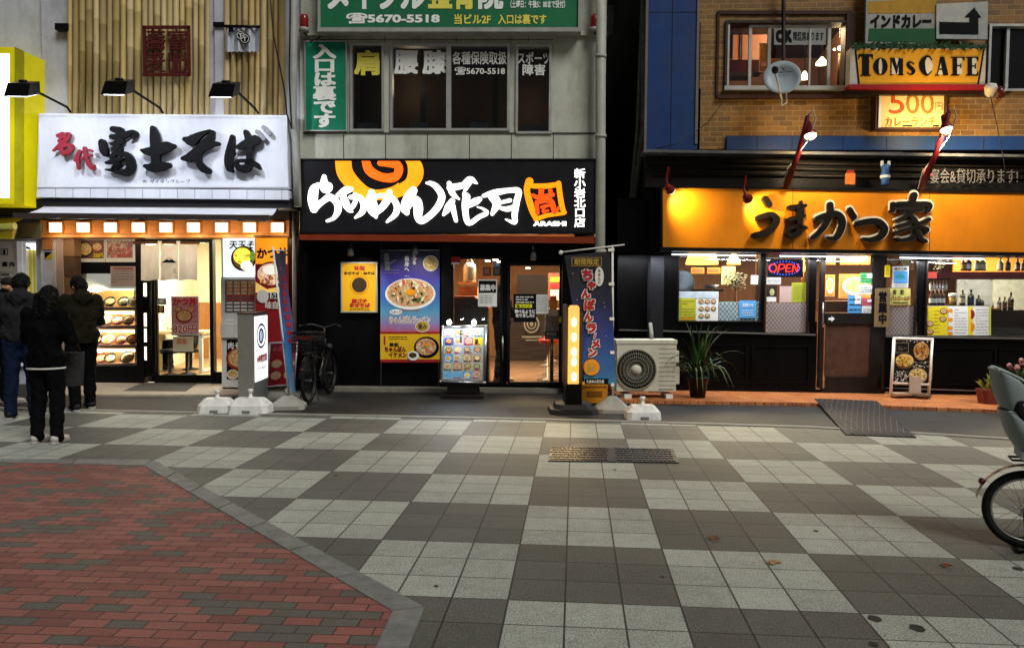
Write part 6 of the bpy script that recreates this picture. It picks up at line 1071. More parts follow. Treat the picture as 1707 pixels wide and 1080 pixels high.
b.build('dot_border', t); b = MB(); b.tube([TO.pt(1285, 433, -.06), TO.pt(1285, 421, -.06)], .004, 4); b.tube([TO.pt(1333, 433, -.06), TO.pt(1333, 421, -.06)], .004, 4); b.build('hanging_wire', t, WIRE)
sheet('window_notice', 'white slip right under the OPEN sign', 'notice', TO, 1278, 462.5, 1302, 474, -.02, PAPER, lambda b: rows(b, TO, 1280, 465, 1300, 472, 3, -.012, GREYINK, 13, .3))
sheet('photo_card', 'dark photo card with a white caption under the OPEN sign', 'card', TO, 1278, 476, 1295, 503, -.02, mat('photo_dark', '2a2420', .5, var=.4, scale=20), lambda b: (b.use(PAPER).frect(TO, 1278, 495, 1294, 503, -.013), b.use(F_GRN).ell(TO, 1287, 487, 4, 6, -.013)))
sheet('window_notice', 'plain pink sheet under the OPEN sign', 'notice', TO, 1300, 477, 1320, 504, -.02, mat('paper_pink', 'c0a49a', .7))
sheet('window_notice', 'yellow green sheet hanging below the orange wall lamp', 'notice', TO, 1320, 471, 1344, 503.5, -.02, mat('paper_lime', 'a8ac34', .6, var=.05), lambda b: (rows(b, TO, 1323, 474, 1341, 500, 7, -.012, mat('olive_dark'), 14, .25)))
t = thing('wall_lamp', 'slim glowing cream wall lamp beside the OPEN sign', 'lamp', TO.pt(1338, 470, -.4)); b = MB(); c = TO.pt(1338.5, 453, -.4); b.lathe([(.03, 0), (.035, .05), (.02, .19), (.008, .22)], c, n=10); b.build('shade', t, GSH); b = MB(); b.tube([c, c-Vector((0, 0, .22))], .016, 6); b.build('stem', t, ORGP)
# door
for x0, x1, y0, y1, of, lb in ((1401, 1451, 416, 441, -1.9, 'upper framed noodle photo on the wall behind the diner door'), (1399, 1452, 457, 497, -1.9, 'lower framed noodle photo on the wall behind the diner door'), (1376, 1393, 416, 441, -1.85, 'upper framed noodle photo partly hidden by the door frame'), (1376, 1392, 458, 494, -1.85, 'lower framed noodle photo partly hidden by the door frame')):
    sheet('framed_picture', lb, 'picture', TO, x0, y0, x1, y1, of, mat('frame_orange2', 'b07a3a', .5, emit=.03, var=.1), lambda b, x0=x0, x1=x1, y0=y0, y1=y1, of=of: (b.use(mat('photo_ground', '8a5a3a', .5, emit=.03, var=.2)).frect(TO, x0+2, y0+2, x1-2, y1-2, of+.008), bowlpic(b, TO, (x0+x1)/2, (y0+y1)/2, (x1-x0)*.4, (y1-y0)*.36, of+.012, mat('bowl_lit', 'c8c0b4', .4, emit=.03, var=.1), F_NOOD)), group='framed noodle photos in the diner')  # frame, print and bowl colours glow faintly to brighten the photos
b = MB(); b.use(mat('ledge_wood', '3a2418', .5)).rect(TO, 1376, 502, 1460, 520, -.9, .5); tag(b.build('counter'), 'low wooden counter just behind the diner door glass', 'counter')
for x0, y0, x1, y1, m, lb in ((1434, 455, 1456, 473, GREENP, 'green and white sticker topmost on the diner door glass'), (1433, 475, 1455, 490, PAPER, 'white text sticker under the green sticker on the diner door'), (1414, 492, 1436, 522, BLUEP, 'blue leaflet low on the diner door glass'), (1437, 498, 1455, 509, mat('sticker_pink', 'c05a6a', .6), 'pink sticker beside the blue leaflet on the diner door'), (1437, 510, 1454, 523, PAPER, 'white square sticker lowest on the diner door glass')):
    sheet('door_sticker', lb, 'sticker', TO, x0, y0, x1, y1, -.008, m, lambda b, q=(x0, y0, x1, y1): (b.use(PAPER).frect(TO, (q[0]+q[2])/2, q[1]+1, q[2]-1, (q[1]+q[3])/2, -.0005), rows(b, TO, q[0]+2, q[1]+3, q[2]-2, q[3]-2, 3, .0005, INK, int(q[0]+q[1]), .22)))
# third window
sheet('food_poster', 'orange food photo poster at the top of the narrow window by the door', 'poster', TO, 1479, 421, 1528, 450, -.35, mat('photo_orange', '9a5a34', .5, emit=.15, var=.3, scale=9), lambda b: (bowlpic(b, TO, 1491, 436, 9, 8, -.34, REDP, F_RICE), bowlpic(b, TO, 1511, 436, 9, 9, -.34, mat('bowl_lit'), F_EGG)))
sheet('window_sticker', 'small bright yellow sticker at the top of the window by the door', 'sticker', TO, 1475, 442, 1484, 462, .05, YELP, lambda b: rows(b, TO, 1477, 445, 1482, 459, 4, .058, INK, 3, .25))
sheet('window_poster', 'pale blue poster with a white border above the yellow patrol notice', 'poster', TO, 1488, 444, 1515, 480, .0, PAPER, lambda b: (b.use(BLUEP).frect(TO, 1490, 452, 1513, 472, .008), b.use(mat('teal_print', '2a8a94')).ell(TO, 1501, 464, 8, 7, .01, 16, math.pi, 2*math.pi), b.use(INK).text(TO, '見守り隊', 1491, 446, 1512, 451, .009, .02), rows(b, TO, 1491, 474, 1512, 479, 2, .009, GREYINK, 6, .3)))
sheet('patrol_notice', 'yellow crime patrol notice with black and red lettering', 'notice', TO, 1484, 481, 1518, 508, .01, mat('patrol_yellow', 'cdc46a', .6), lambda b: (b.use(INK).text(TO, '防　犯', 1489, 483, 1507, 491, .018, .05), b.use(mat('patrol_red', '8a3a1c')).text(TO, 'パトロール中', 1485.5, 493, 1516.5, 502, .018, .04), b.use(INK).frect(TO, 1488, 504, 1514, 505.5, .018)))
t = thing('open_board', 'tall wooden open for business board with black vertical characters by the diner door', 'sign', TO.pt(1472, 545, .06)); b = MB(); b.use(mat('board_wood', '7a6240', .55, var=.3, scale=4, bump=.3, stretch=(8, 8, .6))).px(TO, [(1460, 481), (1484, 480), (1483, 545), (1458, 545)], .09, .03); b.build('board', t); b = MB(); b.use(INK).text(TO, '営\n業\n中', 1464, 486, 1479, 540, .094, .05, 1.05); b.build('lettering', t)
# fourth window: bar shelf, bottles, menus
b = MB(); b.use(mat('shelf_maroon', '5a1620', .4, var=.15)).rect(TO, 1562, 453, 2050, 464, -.6, .3); tag(b.build('bar_shelf'), 'maroon bar shelf carrying a row of bottles behind the wide window', 'shelf')
b = MB(); b.use(mat('bar_counter', '2a1810', .4, var=.2)).rect(TO, 1548, 509, 1652, 566, -.28, .4); b.rect(TO, 1652, 517, 2050, 566, -.28, .4); tag(b.build('bar_counter'), 'dark bar counter behind the menu sheets of the wide window', 'counter')
def bottle(x, yb, h, w, off, hx, lab, lb, grp, cap='1a1a1a', foil=None):
    c = TO.pt(x, yb, off); k = c.y/1308; H = h*k; r = w*k/2; t = thing('bottle', lb, 'bottle', c, grp)
    b = MB(); b.lathe([(r*.9, 0), (r, .01), (r, H*.55), (r*.8, H*.65), (r*.36, H*.74), (r*.33, H*.94), (r*.4, H*.95), (r*.4, H*.98)], c, n=14); b.build('glass', t, mat('bottle_'+hx, hx, .12, var=.1, coat=.4))
    if lab: b = MB(); b.lathe([(r*1.02, H*.15), (r*1.02, H*.46)], c, n=14, caps=False); b.build('label', t, mat('label_'+lab, lab, .6, var=.15, scale=30))
    b = MB(); b.lathe([(r*.44, H*.93), (r*.44, H), (.001, H)], c, n=10, caps=False); b.build('cap', t, mat('cap_'+cap, cap, .4))
UPB = 'bottles on the maroon shelf'; LOB = 'bottles on the bar counter'
for a in ((1605, 452, 25, 8, -.52, '7a3a1a', 'c08a5a', 'brown bottle with a tan label, first on the maroon shelf', UPB), (1614.5, 452, 26, 9, -.5, '1c2440', 'd0d0cc', 'dark blue bottle with a white label on the maroon shelf', UPB), (1628, 452, 27, 9, -.52, 'b0a060', 'd8d4bc', 'pale straw bottle with a cream label beside the blue bottle', UPB, '8a7a4a'), (1638, 452, 26, 10, -.5, '8a8a50', 'd0ccb0', 'olive bottle with a cream label in the middle of the maroon shelf', UPB, 'b09a50'), (1667, 452, 25, 10, -.52, 'b8a878', 'dcd8cc', 'clear bottle with a large white label standing apart on the maroon shelf', UPB, '9a8a5a'), (1680, 452, 24, 8, -.5, '3a3430', '6a6460', 'slim dark grey bottle right of the large white label', UPB), (1696, 452, 22, 8, -.52, '1c1a18', 'a09890', 'black bottle with a grey label near the end of the maroon shelf', UPB), (1706, 452, 21, 7, -.5, '2a2e30', 'c0c0bc', 'dark bottle with a pale label at the picture edge of the shelf', UPB),
          (1604, 509, 28, 9, -.4, '26301c', 'b8b090', 'green wine bottle with a cream neck beside the beer mug', LOB, 'c8c0a0'), (1618, 509, 27, 10, -.4, '10141a', '2a3a4a', 'black wine bottle with a white neck on the bar counter', LOB, '1a2a40'), (1631, 509, 17, 8, -.38, '14161a', '4a4a4c', 'short black bottle next to the tall black wine bottle', LOB), (1638, 509, 10, 5, -.38, '5a5a58', '', 'tiny grey bottle next to the short black bottle', LOB), (1665.5, 517, 22, 7, -.36, '2a1c14', 'b8b8b8', 'dark beer bottle with a silver label, first of three by the tray', LOB), (1674.5, 517, 23, 7, -.36, '4a1c14', 'c07a6a', 'red brown beer bottle with a pink label, middle of three', LOB, 'a03a2a'), (1684.5, 517, 31, 9, -.36, '3a1e10', 'b89a4a', 'tall brown liquor bottle with a gold label by the tray', LOB, 'b0a890'), (1655, 517, 12, 4, -.38, '6a6058', '', 'small thin bottle left of the beer bottles', LOB)): bottle(*a)
c = TO.pt(1588, 509, -.36); t = thing('beer_mug', 'beer mug with white foam on the bar counter', 'mug', c); b = MB(); b.lathe([(.05, 0), (.055, .02), (.058, .13)], c, n=14); b.build('mug', t, mat('beer_amber', '8a6a34', .2)); b = MB(); b.lathe([(.06, .13), (.066, .15), (.06, .18), (.03, .19), (.0, .19)], c, n=14); b.build('foam', t, PAPER)
for k in range(6):
    c = TO.pt(1551+k*5.2, 484, -.75); b = MB(); b.lathe([(.018, 0), (.022, .09), (.004, .11), (.004, .17), (.02, .175)], c, n=10, caps=False); tag(b.build('wine_glass', m=mat('glassware', 'b8b8ba', .08, .3, var=.05)), 'upturned wine glass hanging in the row above the counter by the window frame', 'glass', 'hanging wine glasses')
b = MB(); b.use(mat('rack_dark', '1c1612')).rect(TO, 1546, 464, 1584, 467, -.7, .2); tag(b.build('glass_rack'), 'dark rack from which wine glasses hang', 'rack')
for k in range(4):
    c = TO.pt(1552+k*6.5, 509, -.45); b = MB(); b.use(mat('jar_brown', '4a3024', .3)).lathe([(.03, 0), (.03, .16), (.012, .2), (.012, .25)], c, n=10); b.use(PAPER).lathe([(.031, .04), (.031, .11)], c, n=10, caps=False); tag(b.build('sauce_bottle'), 'small dark sauce bottle in the cluster under the hanging glasses', 'bottle', 'sauce bottles under the hanging glasses')
b = MB(); c = TO.pt(1658, 517, -.3); b.use(mat('tray_orange', 'c89038', .5)).lathe([(.05, 0), (.09, .02), (.09, .03), (.0, .035)], c, n=16); tag(b.build('snack_dish'), 'small dish of orange snacks at the end of the menu sheets', 'dish')
t = thing('dried_flowers', 'pale dried flowers in the upper corner of the wide diner window', 'flowers', TO.pt(1570, 455, -.7)); b = MB(); rnd = random.Random(4); b.use(mat('flower_pale', 'a8a48c', .7, var=.3))
for k in range(50):
    p = TO.pt(1567+rnd.gauss(0, 5), 438+rnd.gauss(0, 8), -.7+rnd.gauss(0, .04)); u = Vector((rnd.gauss(0, 1), rnd.gauss(0, 1), rnd.gauss(0, 1))).normalized()*.02; v = u.orthogonal().normalized()*.012; b.poly([p-u, p+v, p+u, p-v])
b.build('petals', t); b = MB(); b.tube([TO.pt(1567, 440, -.7), TO.pt(1569, 464, -.7)], .006, 4); b.build('stem', t, mat('leaf_dark'))
def ms(y):
    def f(b):
        b.use(YELP).frect(TO, 1547, 511, 1580, 559, .008)
        for x, yy, r in ((1573, 519, 6.5), (1572, 532, 6), (1550.5, 540, 6), (1550.5, 553, 6)): bowlpic(b, TO, x, yy, r, r*.85, .01, BK, F_RICE)
        rows(b, TO, 1557, 516, 1566, 556, 7, .009, mat('olive_dark'), 21, .25); b.use(PAPER).frect(TO, 1581, 511, 1614, 559, .008)
        for yy in (518, 533, 547, 556): b.use(ORGP).ell(TO, 1584.5, yy, 4, 3.4, .0095)
        rows(b, TO, 1591, 514, 1612, 557, 9, .0095, GREYINK, 22, .2); b.use(YELP).frect(TO, 1614, 511, 1622, 559, .0085); b.use(PAPER).frect(TO, 1622, 511, 1648, 559, .008); b.use(REDP).ell(TO, 1618, 524, 7, 8, .0105, 14, -1.5, 1.5); b.use(ORGP).ell(TO, 1618, 545, 7, 8, .0105, 14, -1.5, 1.5); rows(b, TO, 1627, 514, 1647, 557, 9, .0095, GREYINK, 23, .2); b.use(mat('lime_edge', 'b8bc3a')).frect(TO, 1648, 511, 1652, 559, .0085)
    return f
sheet('menu_sheets', 'wide yellow and white menu sheets with bowl pictures along the wide diner window', 'menu', TO, 1546, 510, 1652.5, 560, .0, mat('menu_base', 'c8c4a8', .6), ms(0))
# ================================================================== alley between the buildings
b = MB(); b.use(mat('shade_black_wall')).box((2.2, 19, 3.6), (5, .2, 7.2)); tag(b.build('alley_backdrop'), 'added dark backdrop closing off the alley between the ramen shop and the diner', 'wall')  # backdrop added to hide the sky so the gap stays black
b = MB(); b.use(mat('lattice_dull', '9a9c9a', .5)); p0, p1 = AT(1012, -40, 16), AT(1052, 58, 16); w, h = p1.x-p0.x, p0.z-p1.z
for i in range(16): b.box((p0.x+w*i/15, 16, p0.z-h/2), (.012, .02, h)); 
for j in range(34): b.box((p0.x+w/2, 16, p1.z+h*j/33), (w, .02, .012))
tag(b.build('lattice_screen'), 'grey lattice screen high up in the dark alley', 'screen')
for (x0, x1, lb, r) in ((1074, 1057, 'grey pipe leaning along the diner wall inside the alley, thicker one', .06), (1064, 1052, 'grey pipe leaning along the diner wall inside the alley, thinner one', .035)):
    b = MB(); b.tube([AT(1074, -60, 12.6), AT(x0-1, 215, 12.6), AT(x1, 330, 12.9), AT(x1-4, 420, 13)], r, 8); tag(b.build('alley_pipe', m=mat('pipe_dim', '6a6a64', .6, var=.3)), lb, 'pipe', 'pipes in the alley')
# ================================================================== things standing in the street
class Frame:
    """a flat face: u to the right, up, n outwards; y counts downwards, in metres"""
    def __init__(s, o, u, n, up=(0, 0, 1)): s.o = Vector(o); s.u = Vector(u).normalized(); s.n = Vector(n).normalized(); s.up = Vector(up).normalized()
    def pt(s, x, y, off=0.): return s.o+s.u*x-s.up*y+s.n*off
WPL = mat('white_plastic', 'e2e0da', .45, var=.1, scale=5, stain=.3)
def weight(c, w, d, h, lb, rz=0., neck=True):
    t = thing('sign_weight', lb, 'weight', c, 'white water filled weights'); b = MB(); b.taper(c, (w, d), (w*.97, d*.96), h*.5, rz); b.taper(c+Vector((0, 0, h*.5)), (w*.955, d*.945), (w*.66, d*.58), h*.4, rz); b.use(WPL); o = b.build('tank', t, WPL)
    if neck: b = MB(); b.lathe([(.04, h*.85), (.04, h*.98), (.022, h*1.0), (.022, h*1.25), (.034, h*1.27), (.034, h*1.45), (.0, h*1.47)], c, n=14); b.build('neck', t, WPL)
    b = MB(); R = Matrix.Rotation(rz, 3, 'Z'); b.box(c+R @ Vector((0, -d*.49, h*.16)), (.1, .02, h*.16), rz); b.build('grip', t, mat('grip_grey', '77756e', .5))
weight(G(355, 690)+Vector((0, .17, 0)), .45, .34, .2, 'white plastic weight lying leftmost before the door, beside the grey sign box', .05)
weight(G(411, 691)+Vector((0, .17, 0)), .52, .36, .21, 'white plastic weight right in front of the grey lit sign box', -.03)
weight(G(1075, 701)+Vector((0, .16, 0)), .43, .32, .19, 'rounded white plastic weight lying before the air conditioner', .0)
def flagpole(c, top, lb, sz): pass
# grey sign box
c = G(412, 664); t = thing('sign_box', 'grey standing sign box with a lit white side showing a blue crest and red lettering', 'sign', c)
x0, x1 = AT(396.5, 600, 10.4).x, AT(423.5, 600, 10.4).x; zt = AT(410, 524, 10.4).z; yb = 10.4+.62
b = MB(); b.use(mat('box_grey', '86827c', .4, .3, var=.08)).prism([Vector(p) for p in ((x0, 10.4, zt), (x1, 10.4, zt), (x1, yb, zt), (x0, yb, zt))], [Vector(p) for p in ((x0, 10.4, .03), (x1, 10.4, .03), (x1, yb, .03), (x0, yb, .03))]); b.use(mat('box_top', '4a3630', .5)).prism([Vector(p) for p in ((x0-.005, 10.395, zt+.02), (x1+.012, 10.395, zt+.02), (x1+.012, yb, zt+.02), (x0-.005, yb, zt+.02))], [Vector(p) for p in ((x0-.005, 10.395, zt), (x1+.012, 10.395, zt), (x1+.012, yb, zt), (x0-.005, yb, zt))]); b.build('body', t)
FS = Frame((x1, 10.4, zt), (0, 1, 0), (1, 0, 0)); b = MB(); b.use(mat('box_face_glow', 'f0f0f0', emit=.8, var=.02, ecol='f4f2ee')); 
b.prism([FS.pt(.03, .03, .01), FS.pt(.6, .03, .01), FS.pt(.6, .9, .01), FS.pt(.03, .9, .01)], [FS.pt(.03, .03, -.01), FS.pt(.6, .03, -.01), FS.pt(.6, .9, -.01), FS.pt(.03, .9, -.01)]); b.build('lit_face', t)
b = MB(); b.use(mat('crest_blue', '28365a', .5)); b.ring(FS, .3, .3, .21, .17, .03, .012); b.ell(FS, .29, .3, .12, .105, .012); b.use(mat('crest_pale', 'b8c4e0', .5, emit=.4)).ell(FS, .28, .3, .07, .075, .014); b.use(mat('face_red', 'c02020', .5)).text(FS, '24時間営業', .07, .55, .55, .66, .012, .05); b.use(GREYINK).text(FS, '年中無休', .1, .71, .5, .76, .012, .01); b.build('face_print', t)
lamp('box_light', 'AREA', (x1+.25, 10.75, zt-.45), 1.5, (1, .97, .92), t, .5, (x1+2, 10.75, .2), size_y=.7)
# edge-on banner by the pipe
c = G(475, 683)+Vector((0, .16, 0)); t = thing('banner_flag', 'blue food banner seen nearly edge on, leaning on a thin pole by the bicycle', 'flag', c)
b = MB(); zt = AT(463, 420, 10.5).z
SKY = [(0, '8aa8c8'), (.2, '3a86b8'), (.45, '2a5a9a'), (.7, '2a3470'), (1, '1a1a34')]
gm = gradmat('banner_print_a', SKY, .1, zt); b.use(gm); n = 24
def cp(u, v):
    a = AT(456+26*v, 423+232*v, 10.45); c2 = AT(476+19*v, 420+234*v, 10.95); return a.lerp(c2, u)+Vector((.02*math.sin(v*9+u*3), .03*math.sin(v*6), 0))
for j in range(n):
    for i in range(5): b.poly([cp(i/5, j/n), cp((i+1)/5, j/n), cp((i+1)/5, (j+1)/n), cp(i/5, (j+1)/n)], True)
b.build('cloth', t); b = MB(); b.use(GOLDP).poly([cp(.3, .06), cp(.9, .06), cp(.9, .12), cp(.3, .12)]); b.use(mat('banner_red', 'a02430', .6))
for k in range(9): v = .17+k*.055; b.poly([cp(.45, v)+Vector((.008, -.008, 0)), cp(.85, v)+Vector((.008, -.008, 0)), cp(.8, v+.035)+Vector((.008, -.008, 0)), cp(.5, v+.035)+Vector((.008, -.008, 0))])
b.build('print', t)
b = MB(); pb = c+Vector((.02, 0, .1)); pt_ = AT(455, 412, 10.43); b.tube([pb, pt_], .013, 8); b.tube([pt_-Vector((0, 0, .04)), cp(1, 0)+Vector((0, .05, .02))], .008, 6); b.build('pole', t, WPL)
b = MB(); b.taper(c, (.46, .4), (.46, .4), .05, .1); b.taper(c+Vector((0, 0, .05)), (.45, .39), (.1, .1), .12, .1); b.lathe([(.04, .15), (.035, .26)], c, n=12); b.build('base', t, mat('base_greyplastic', '98968c', .5, var=.12, stain=.35))
# red A-frame menu
c = G(458, 652); t = thing('menu_board', 'dark red folding menu board behind the grey sign box', 'board', Vector((c.x, 11.2, 0))); FA = Frame(AT(450, 572, 11.15), Vector((.75, .66, 0)), Vector((.66, -.75, .12)), Vector((.08, 0, 1))); b = MB(); w, h = .42, .62
b.use(ALU)
for xa, ya, xb, yb_ in ((0, 0, w, 0), (w, 0, w, h), (w, h, 0, h), (0, h, 0, 0)): b.tube([FA.pt(xa, ya), FA.pt(xb, yb_)], .014, 6)
b.tube([FA.pt(0, h), FA.pt(0, h+.14)], .014, 6); b.tube([FA.pt(w, h), FA.pt(w, h+.1)], .014, 6); b.tube([FA.pt(0, 0), FA.pt(-.03, h+.1, -.4)], .014, 6); b.tube([FA.pt(w, 0), FA.pt(w, h+.06, -.4)], .014, 6); b.build('frame', t)
b = MB(); b.use(REDP).prism([FA.pt(.01, .01, .006), FA.pt(w-.01, .01, .006), FA.pt(w-.01, h-.01, .006), FA.pt(.01, h-.01, .006)], [FA.pt(.01, .01, -.004), FA.pt(w-.01, .01, -.004), FA.pt(w-.01, h-.01, -.004), FA.pt(.01, h-.01, -.004)]); b.use(mat('print_pink', 'b8605a', .6)); b.text(FA, 'お品書き', .05, .05, .36, .12, .008, .02); 
for k in range(4): b.use(F_RICE if k % 2 else F_MIX).ell(FA, .12+.2*(k % 2), .3+.17*(k//2), .08, .06, .0085)
b.build('panel', t)
# ramen menu stand with two clip lamps
YM = 11.5; PM = Plane(0, YM, 0); t = thing('menu_stand', 'silver framed menu stand full of dish photos with two bright clip lamps', 'board', Vector((AT(771, 650, YM).x, YM, 0)))
b = MB(); b.use(mat('stand_black', '1c1616', .4)).px(PM, [(747, 636), (797, 637), (800, 655), (744, 655)], -.05, .25); b.box((AT(771, 650, YM).x, YM+.1, .03), (.62, .42, .05)); b.tube([PM.pt(757, 600, -.1), PM.foot(757, -.1)], .02, 6); b.tube([PM.pt(787, 600, -.1), PM.foot(787, -.1)], .02, 6); b.build('stand', t)
b = MB(); b.use(STEEL)
Q = [(738, 545), (811, 543), (808, 638), (734, 636)]
for i in range(4): b.tube([PM.pt(*Q[i], .03), PM.pt(*Q[(i+1) % 4], .03)], .016, 8)
for q in Q: b.ball(PM.pt(*q, .03), .024, 8)
b.use(ALU).px(PM, [(739, 546), (810, 544), (807, 637), (735, 635)], .0, .02); b.build('frame', t)
b = MB(); rnd = random.Random(12); b.use(mat('menu_grey', 'a8aca8', .5)).flat(PM, [(741, 548), (807, 547), (804, 634), (738, 633)], .012)
tint = [['b8c0c8', '7a8078', '8a9a90', '8aa0a0'], ['4a62b0', 'b8b0c0', 'b05a6a', 'd0b828'], ['a8b0a0', 'a8a8c0', '98a8c0', '8a9a88'], ['3a86c0', 'a8acb0', 'b8905a', 'b89890'], ['a0a888', 'b07a58', 'b0a888', 'b0b49a'], ['6aa8d0', '6aa8d0', '5a98c8', 'b8948c']]
FDS = [F_NOOD, F_MIX, F_GRN, F_RICE, F_EGG]
for j in range(6):
    for i in range(4):
        x, y = 741.5-j*.55+i*16.2, 549+j*14; y1 = y+12.6; b.use(mat('cell_'+tint[j][i], tint[j][i], .5, var=.2, scale=20)).frect(PM, x, y, x+15, y1, .0135)
        if (j, i) not in ((0, 0), (1, 3), (5, 0), (5, 1)): bowlpic(b, PM, x+7+rnd.uniform(-1, 1), y+6+rnd.uniform(-.6, .6), 5.6, 4.6, .015, rnd.choice((BK, PAPER, BR, PAPER)), rnd.choice(FDS))
        rows(b, PM, x+1, y1-3, x+rnd.uniform(8, 14), y1-.6, 1, .018, rnd.choice((INK, PAPER, REDINK)), j*7+i, .6)
b.use(INK).text(PM, '並\n盛', 791.5, 565, 797, 573, .016, .04); b.use(INK).frect(PM, 767, 551, 769.5, 571, .0165); b.build('menu_print', t)
CB = mat('clip_bulb', 'f4f8ff', emit=40, var=0, ecol='eef4ff')
for x in (749, 790):
    b = MB(); a = PM.pt(x, 545, .02); h = PM.pt(x, 537.5, .09); b.tube([a, a+Vector((0, 0, .05)), h], .01, 6); b.lathe([(.02, .05), (.035, .03), (.045, -.005)], h, Vector((0, -.4, -1))*-1, 12); b.build('clip_lamp', t, STEEL); b = MB(); b.ball(h-Vector((0, .03, .0)), .034, 10); b.build('bulb', t, CB); lamp('clip_light', 'POINT', h+Vector((0, -.14, -.02)), 4.5, (.86, .92, 1), t, .03); lamp('clip_spot', 'SPOT', h+Vector((0, -.1, -.02)), 15, (.8, .88, 1), t, .03, Vector((h.x, 10.2, 0)), 75, .8)
# glowing lantern post
t = thing('lantern_post', 'dark signpost with a glowing row of warm bulbs along its narrow front', 'sign', G(958, 698)+Vector((0, .22, 0))); YL = G(958, 690).y; PL = Plane(0, YL, 0)
b = MB(); b.use(BLACK).rect(PL, 943, 640, 970, 690, .0, .4, ground=.1); b.use(mat('post_brown', '3a2a1e', .45, var=.2)).rect(PL, 943, 508, 947, 642, .0, .4); b.rect(PL, 967, 520, 972, 642, .0, .4); b.rect(PL, 947, 520, 967, 642, -.06, .34); b.build('case', t)
cx = (PL.pt(957, 690).x); b = MB(); b.taper(Vector((cx, YL+.2, 0)), (.64, .6), (.62, .58), .06); b.taper(Vector((cx, YL+.2, .06)), (.5, .46), (.46, .42), .06); b.build('foot_plate', t, mat('plate_black', '131212', .5, var=.2, stain=.1))
b = MB(); b.use(mat('diffuser_warm', 'b07a3a', emit=.8, var=.3, scale=9, ecol='ffae58')).rect(PL, 948, 513, 966, 640, -.005, .05); b.px(PL, [(948, 513), (951, 509), (963, 509), (966, 513)], -.005, .05); b.build('diffuser', t); b = MB(); b.use(mat('bulb_core', 'fff0d0', emit=12, var=0, ecol='ffe6b4'))
for y in (537, 562, 587, 603, 628): c = PL.pt(957, y, .0); b.ball(c, (.028, .012, .055), 10)
b.build('bulbs', t)
for y in (540, 585, 625): lamp('bulb_light', 'POINT', PL.pt(957, y, .45), 1.8, (1, .68, .3), t, .05)
# tall banner
YF2 = 10.25; PF = Plane(0, YF2, 0); c = G(1025, 689)+Vector((0, .18, 0)); t = thing('banner_flag', 'tall dark blue noodle banner with red vertical lettering on a white pole', 'flag', c)
zt, zb = PF.pt(980, 420).z, PF.pt(980, 642).z
gm = gradmat('banner_print_b', [(0, 'b88a9a'), (.09, '8a8aa4'), (.2, '3a7a98'), (.36, '2e5c9a'), (.6, '26367c'), (.82, '1c1e40'), (1, '17161c')], 0, zt-zb)
def cq(u, v): x = (941+34*v)*(1-u)+(1017+10*v)*u; y = (426+214*v)*(1-u)+(419+221*v)*u; return PF.pt(x, y, .012*math.sin(u*5+v*4)*math.sin(v*3.1))
b = MB(); b.use(gm)
for j in range(20):
    for i in range(8): b.poly([cq(i/8, j/20), cq((i+1)/8, j/20), cq((i+1)/8, (j+1)/20), cq(i/8, (j+1)/20)], True)
b.build('cloth', t)
b = MB(); o = .03; b.use(GOLDP); bars(b, PF, 953, 429, 1003, 444, .8, o, .002); b.text(PF, '期間限定', 957, 431, 999, 442, o, .03); b.use(PAPER).ell(PF, 999, 461, 7.5, 16, o); b.use(INK).text(PF, 'ち\nゃ\nん\nと', 996.5, 449, 1001.5, 473, o+.002, .02)
for ch, x, y, s_ in (('ち', 979, 458, 9), ('ゃ', 986, 476, 7), ('ん', 977, 490, 7.5), ('ぽ', 983, 508, 9), ('ん', 981, 528, 7.5), ('ラ', 986, 547, 8), ('メ', 993, 573, 7), ('ン', 988, 588, 7)):
    b.use(PAPER).text(PF, ch, x-s_-1, y-s_-1, x+s_+1, y+s_+1, o+.001, .14); b.use(mat('banner_red')).text(PF, ch, x-s_, y-s_, x+s_, y+s_, o+.006, .07)
b.use(PAPER).flat(PF, [(991, 555), (995, 554.5), (992, 565), (988.5, 565)], o+.001); b.use(mat('banner_red')).flat(PF, [(992, 556), (994, 556), (991.2, 564), (989.5, 564)], o+.006)
b.use(mat('banner_amber', 'd88a1c', .6)).ell(PF, 986, 612, 13.5, 13.5, o); b.use(GOLDP).text(PF, '極み', 978, 604, 994, 621, o+.002, .04); b.use(INK).frect(PF, 975, 631, 1014, 640.5, o); b.use(PAPER).text(PF, 'らあめん花月嵐', 978, 633, 1007, 638.5, o+.002, .03)
b.use(mat('star_white', '9aa0b8')); [b.ell(PF, x, y, .9, .9, o, 6) for x, y in ((955, 456), (1007, 505), (1008, 512), (962, 500), (1010, 560))]; b.build('print', t)
b = MB(); b.tube([c+Vector((0, 0, .1)), PF.pt(1021, 410, .0)], .014, 8); b.tube([PF.pt(935, 420.5, .01), PF.pt(1041, 408, .01)], .009, 6); b.use(WPL); b.ball(PF.pt(935, 421, .01), .03, 8)
for y in (417, 474, 532, 588, 642): b.px(PF, [(1014+.02*(y-417), y-3), (1024, y-3), (1024, y+2), (1014+.02*(y-417), y+2)], .02, .03)
b.build('pole', t, WPL); b = MB(); b.taper(c, (.46, .42), (.46, .42), .05); b.taper(c+Vector((0, 0, .05)), (.45, .41), (.1, .1), .15); b.build('base', t, mat('base_greyplastic'))
b = MB(); b.use(mat('crate_yellow', 'c07a16', .5, var=.1)).rect(Plane(0, 10.75, 0), 969, 641, 1013, 672, 0, .35, ground=.0); b.use(mat('crate_dark', '7a4a10', .5)).frect(Plane(0, 10.75, 0), 978, 652, 1004, 662, .004); b.frect(Plane(0, 10.75, 0), 971, 644, 1011, 646, .004); tag(b.build('yellow_crate'), 'orange yellow box standing behind the foot of the tall banner', 'box')
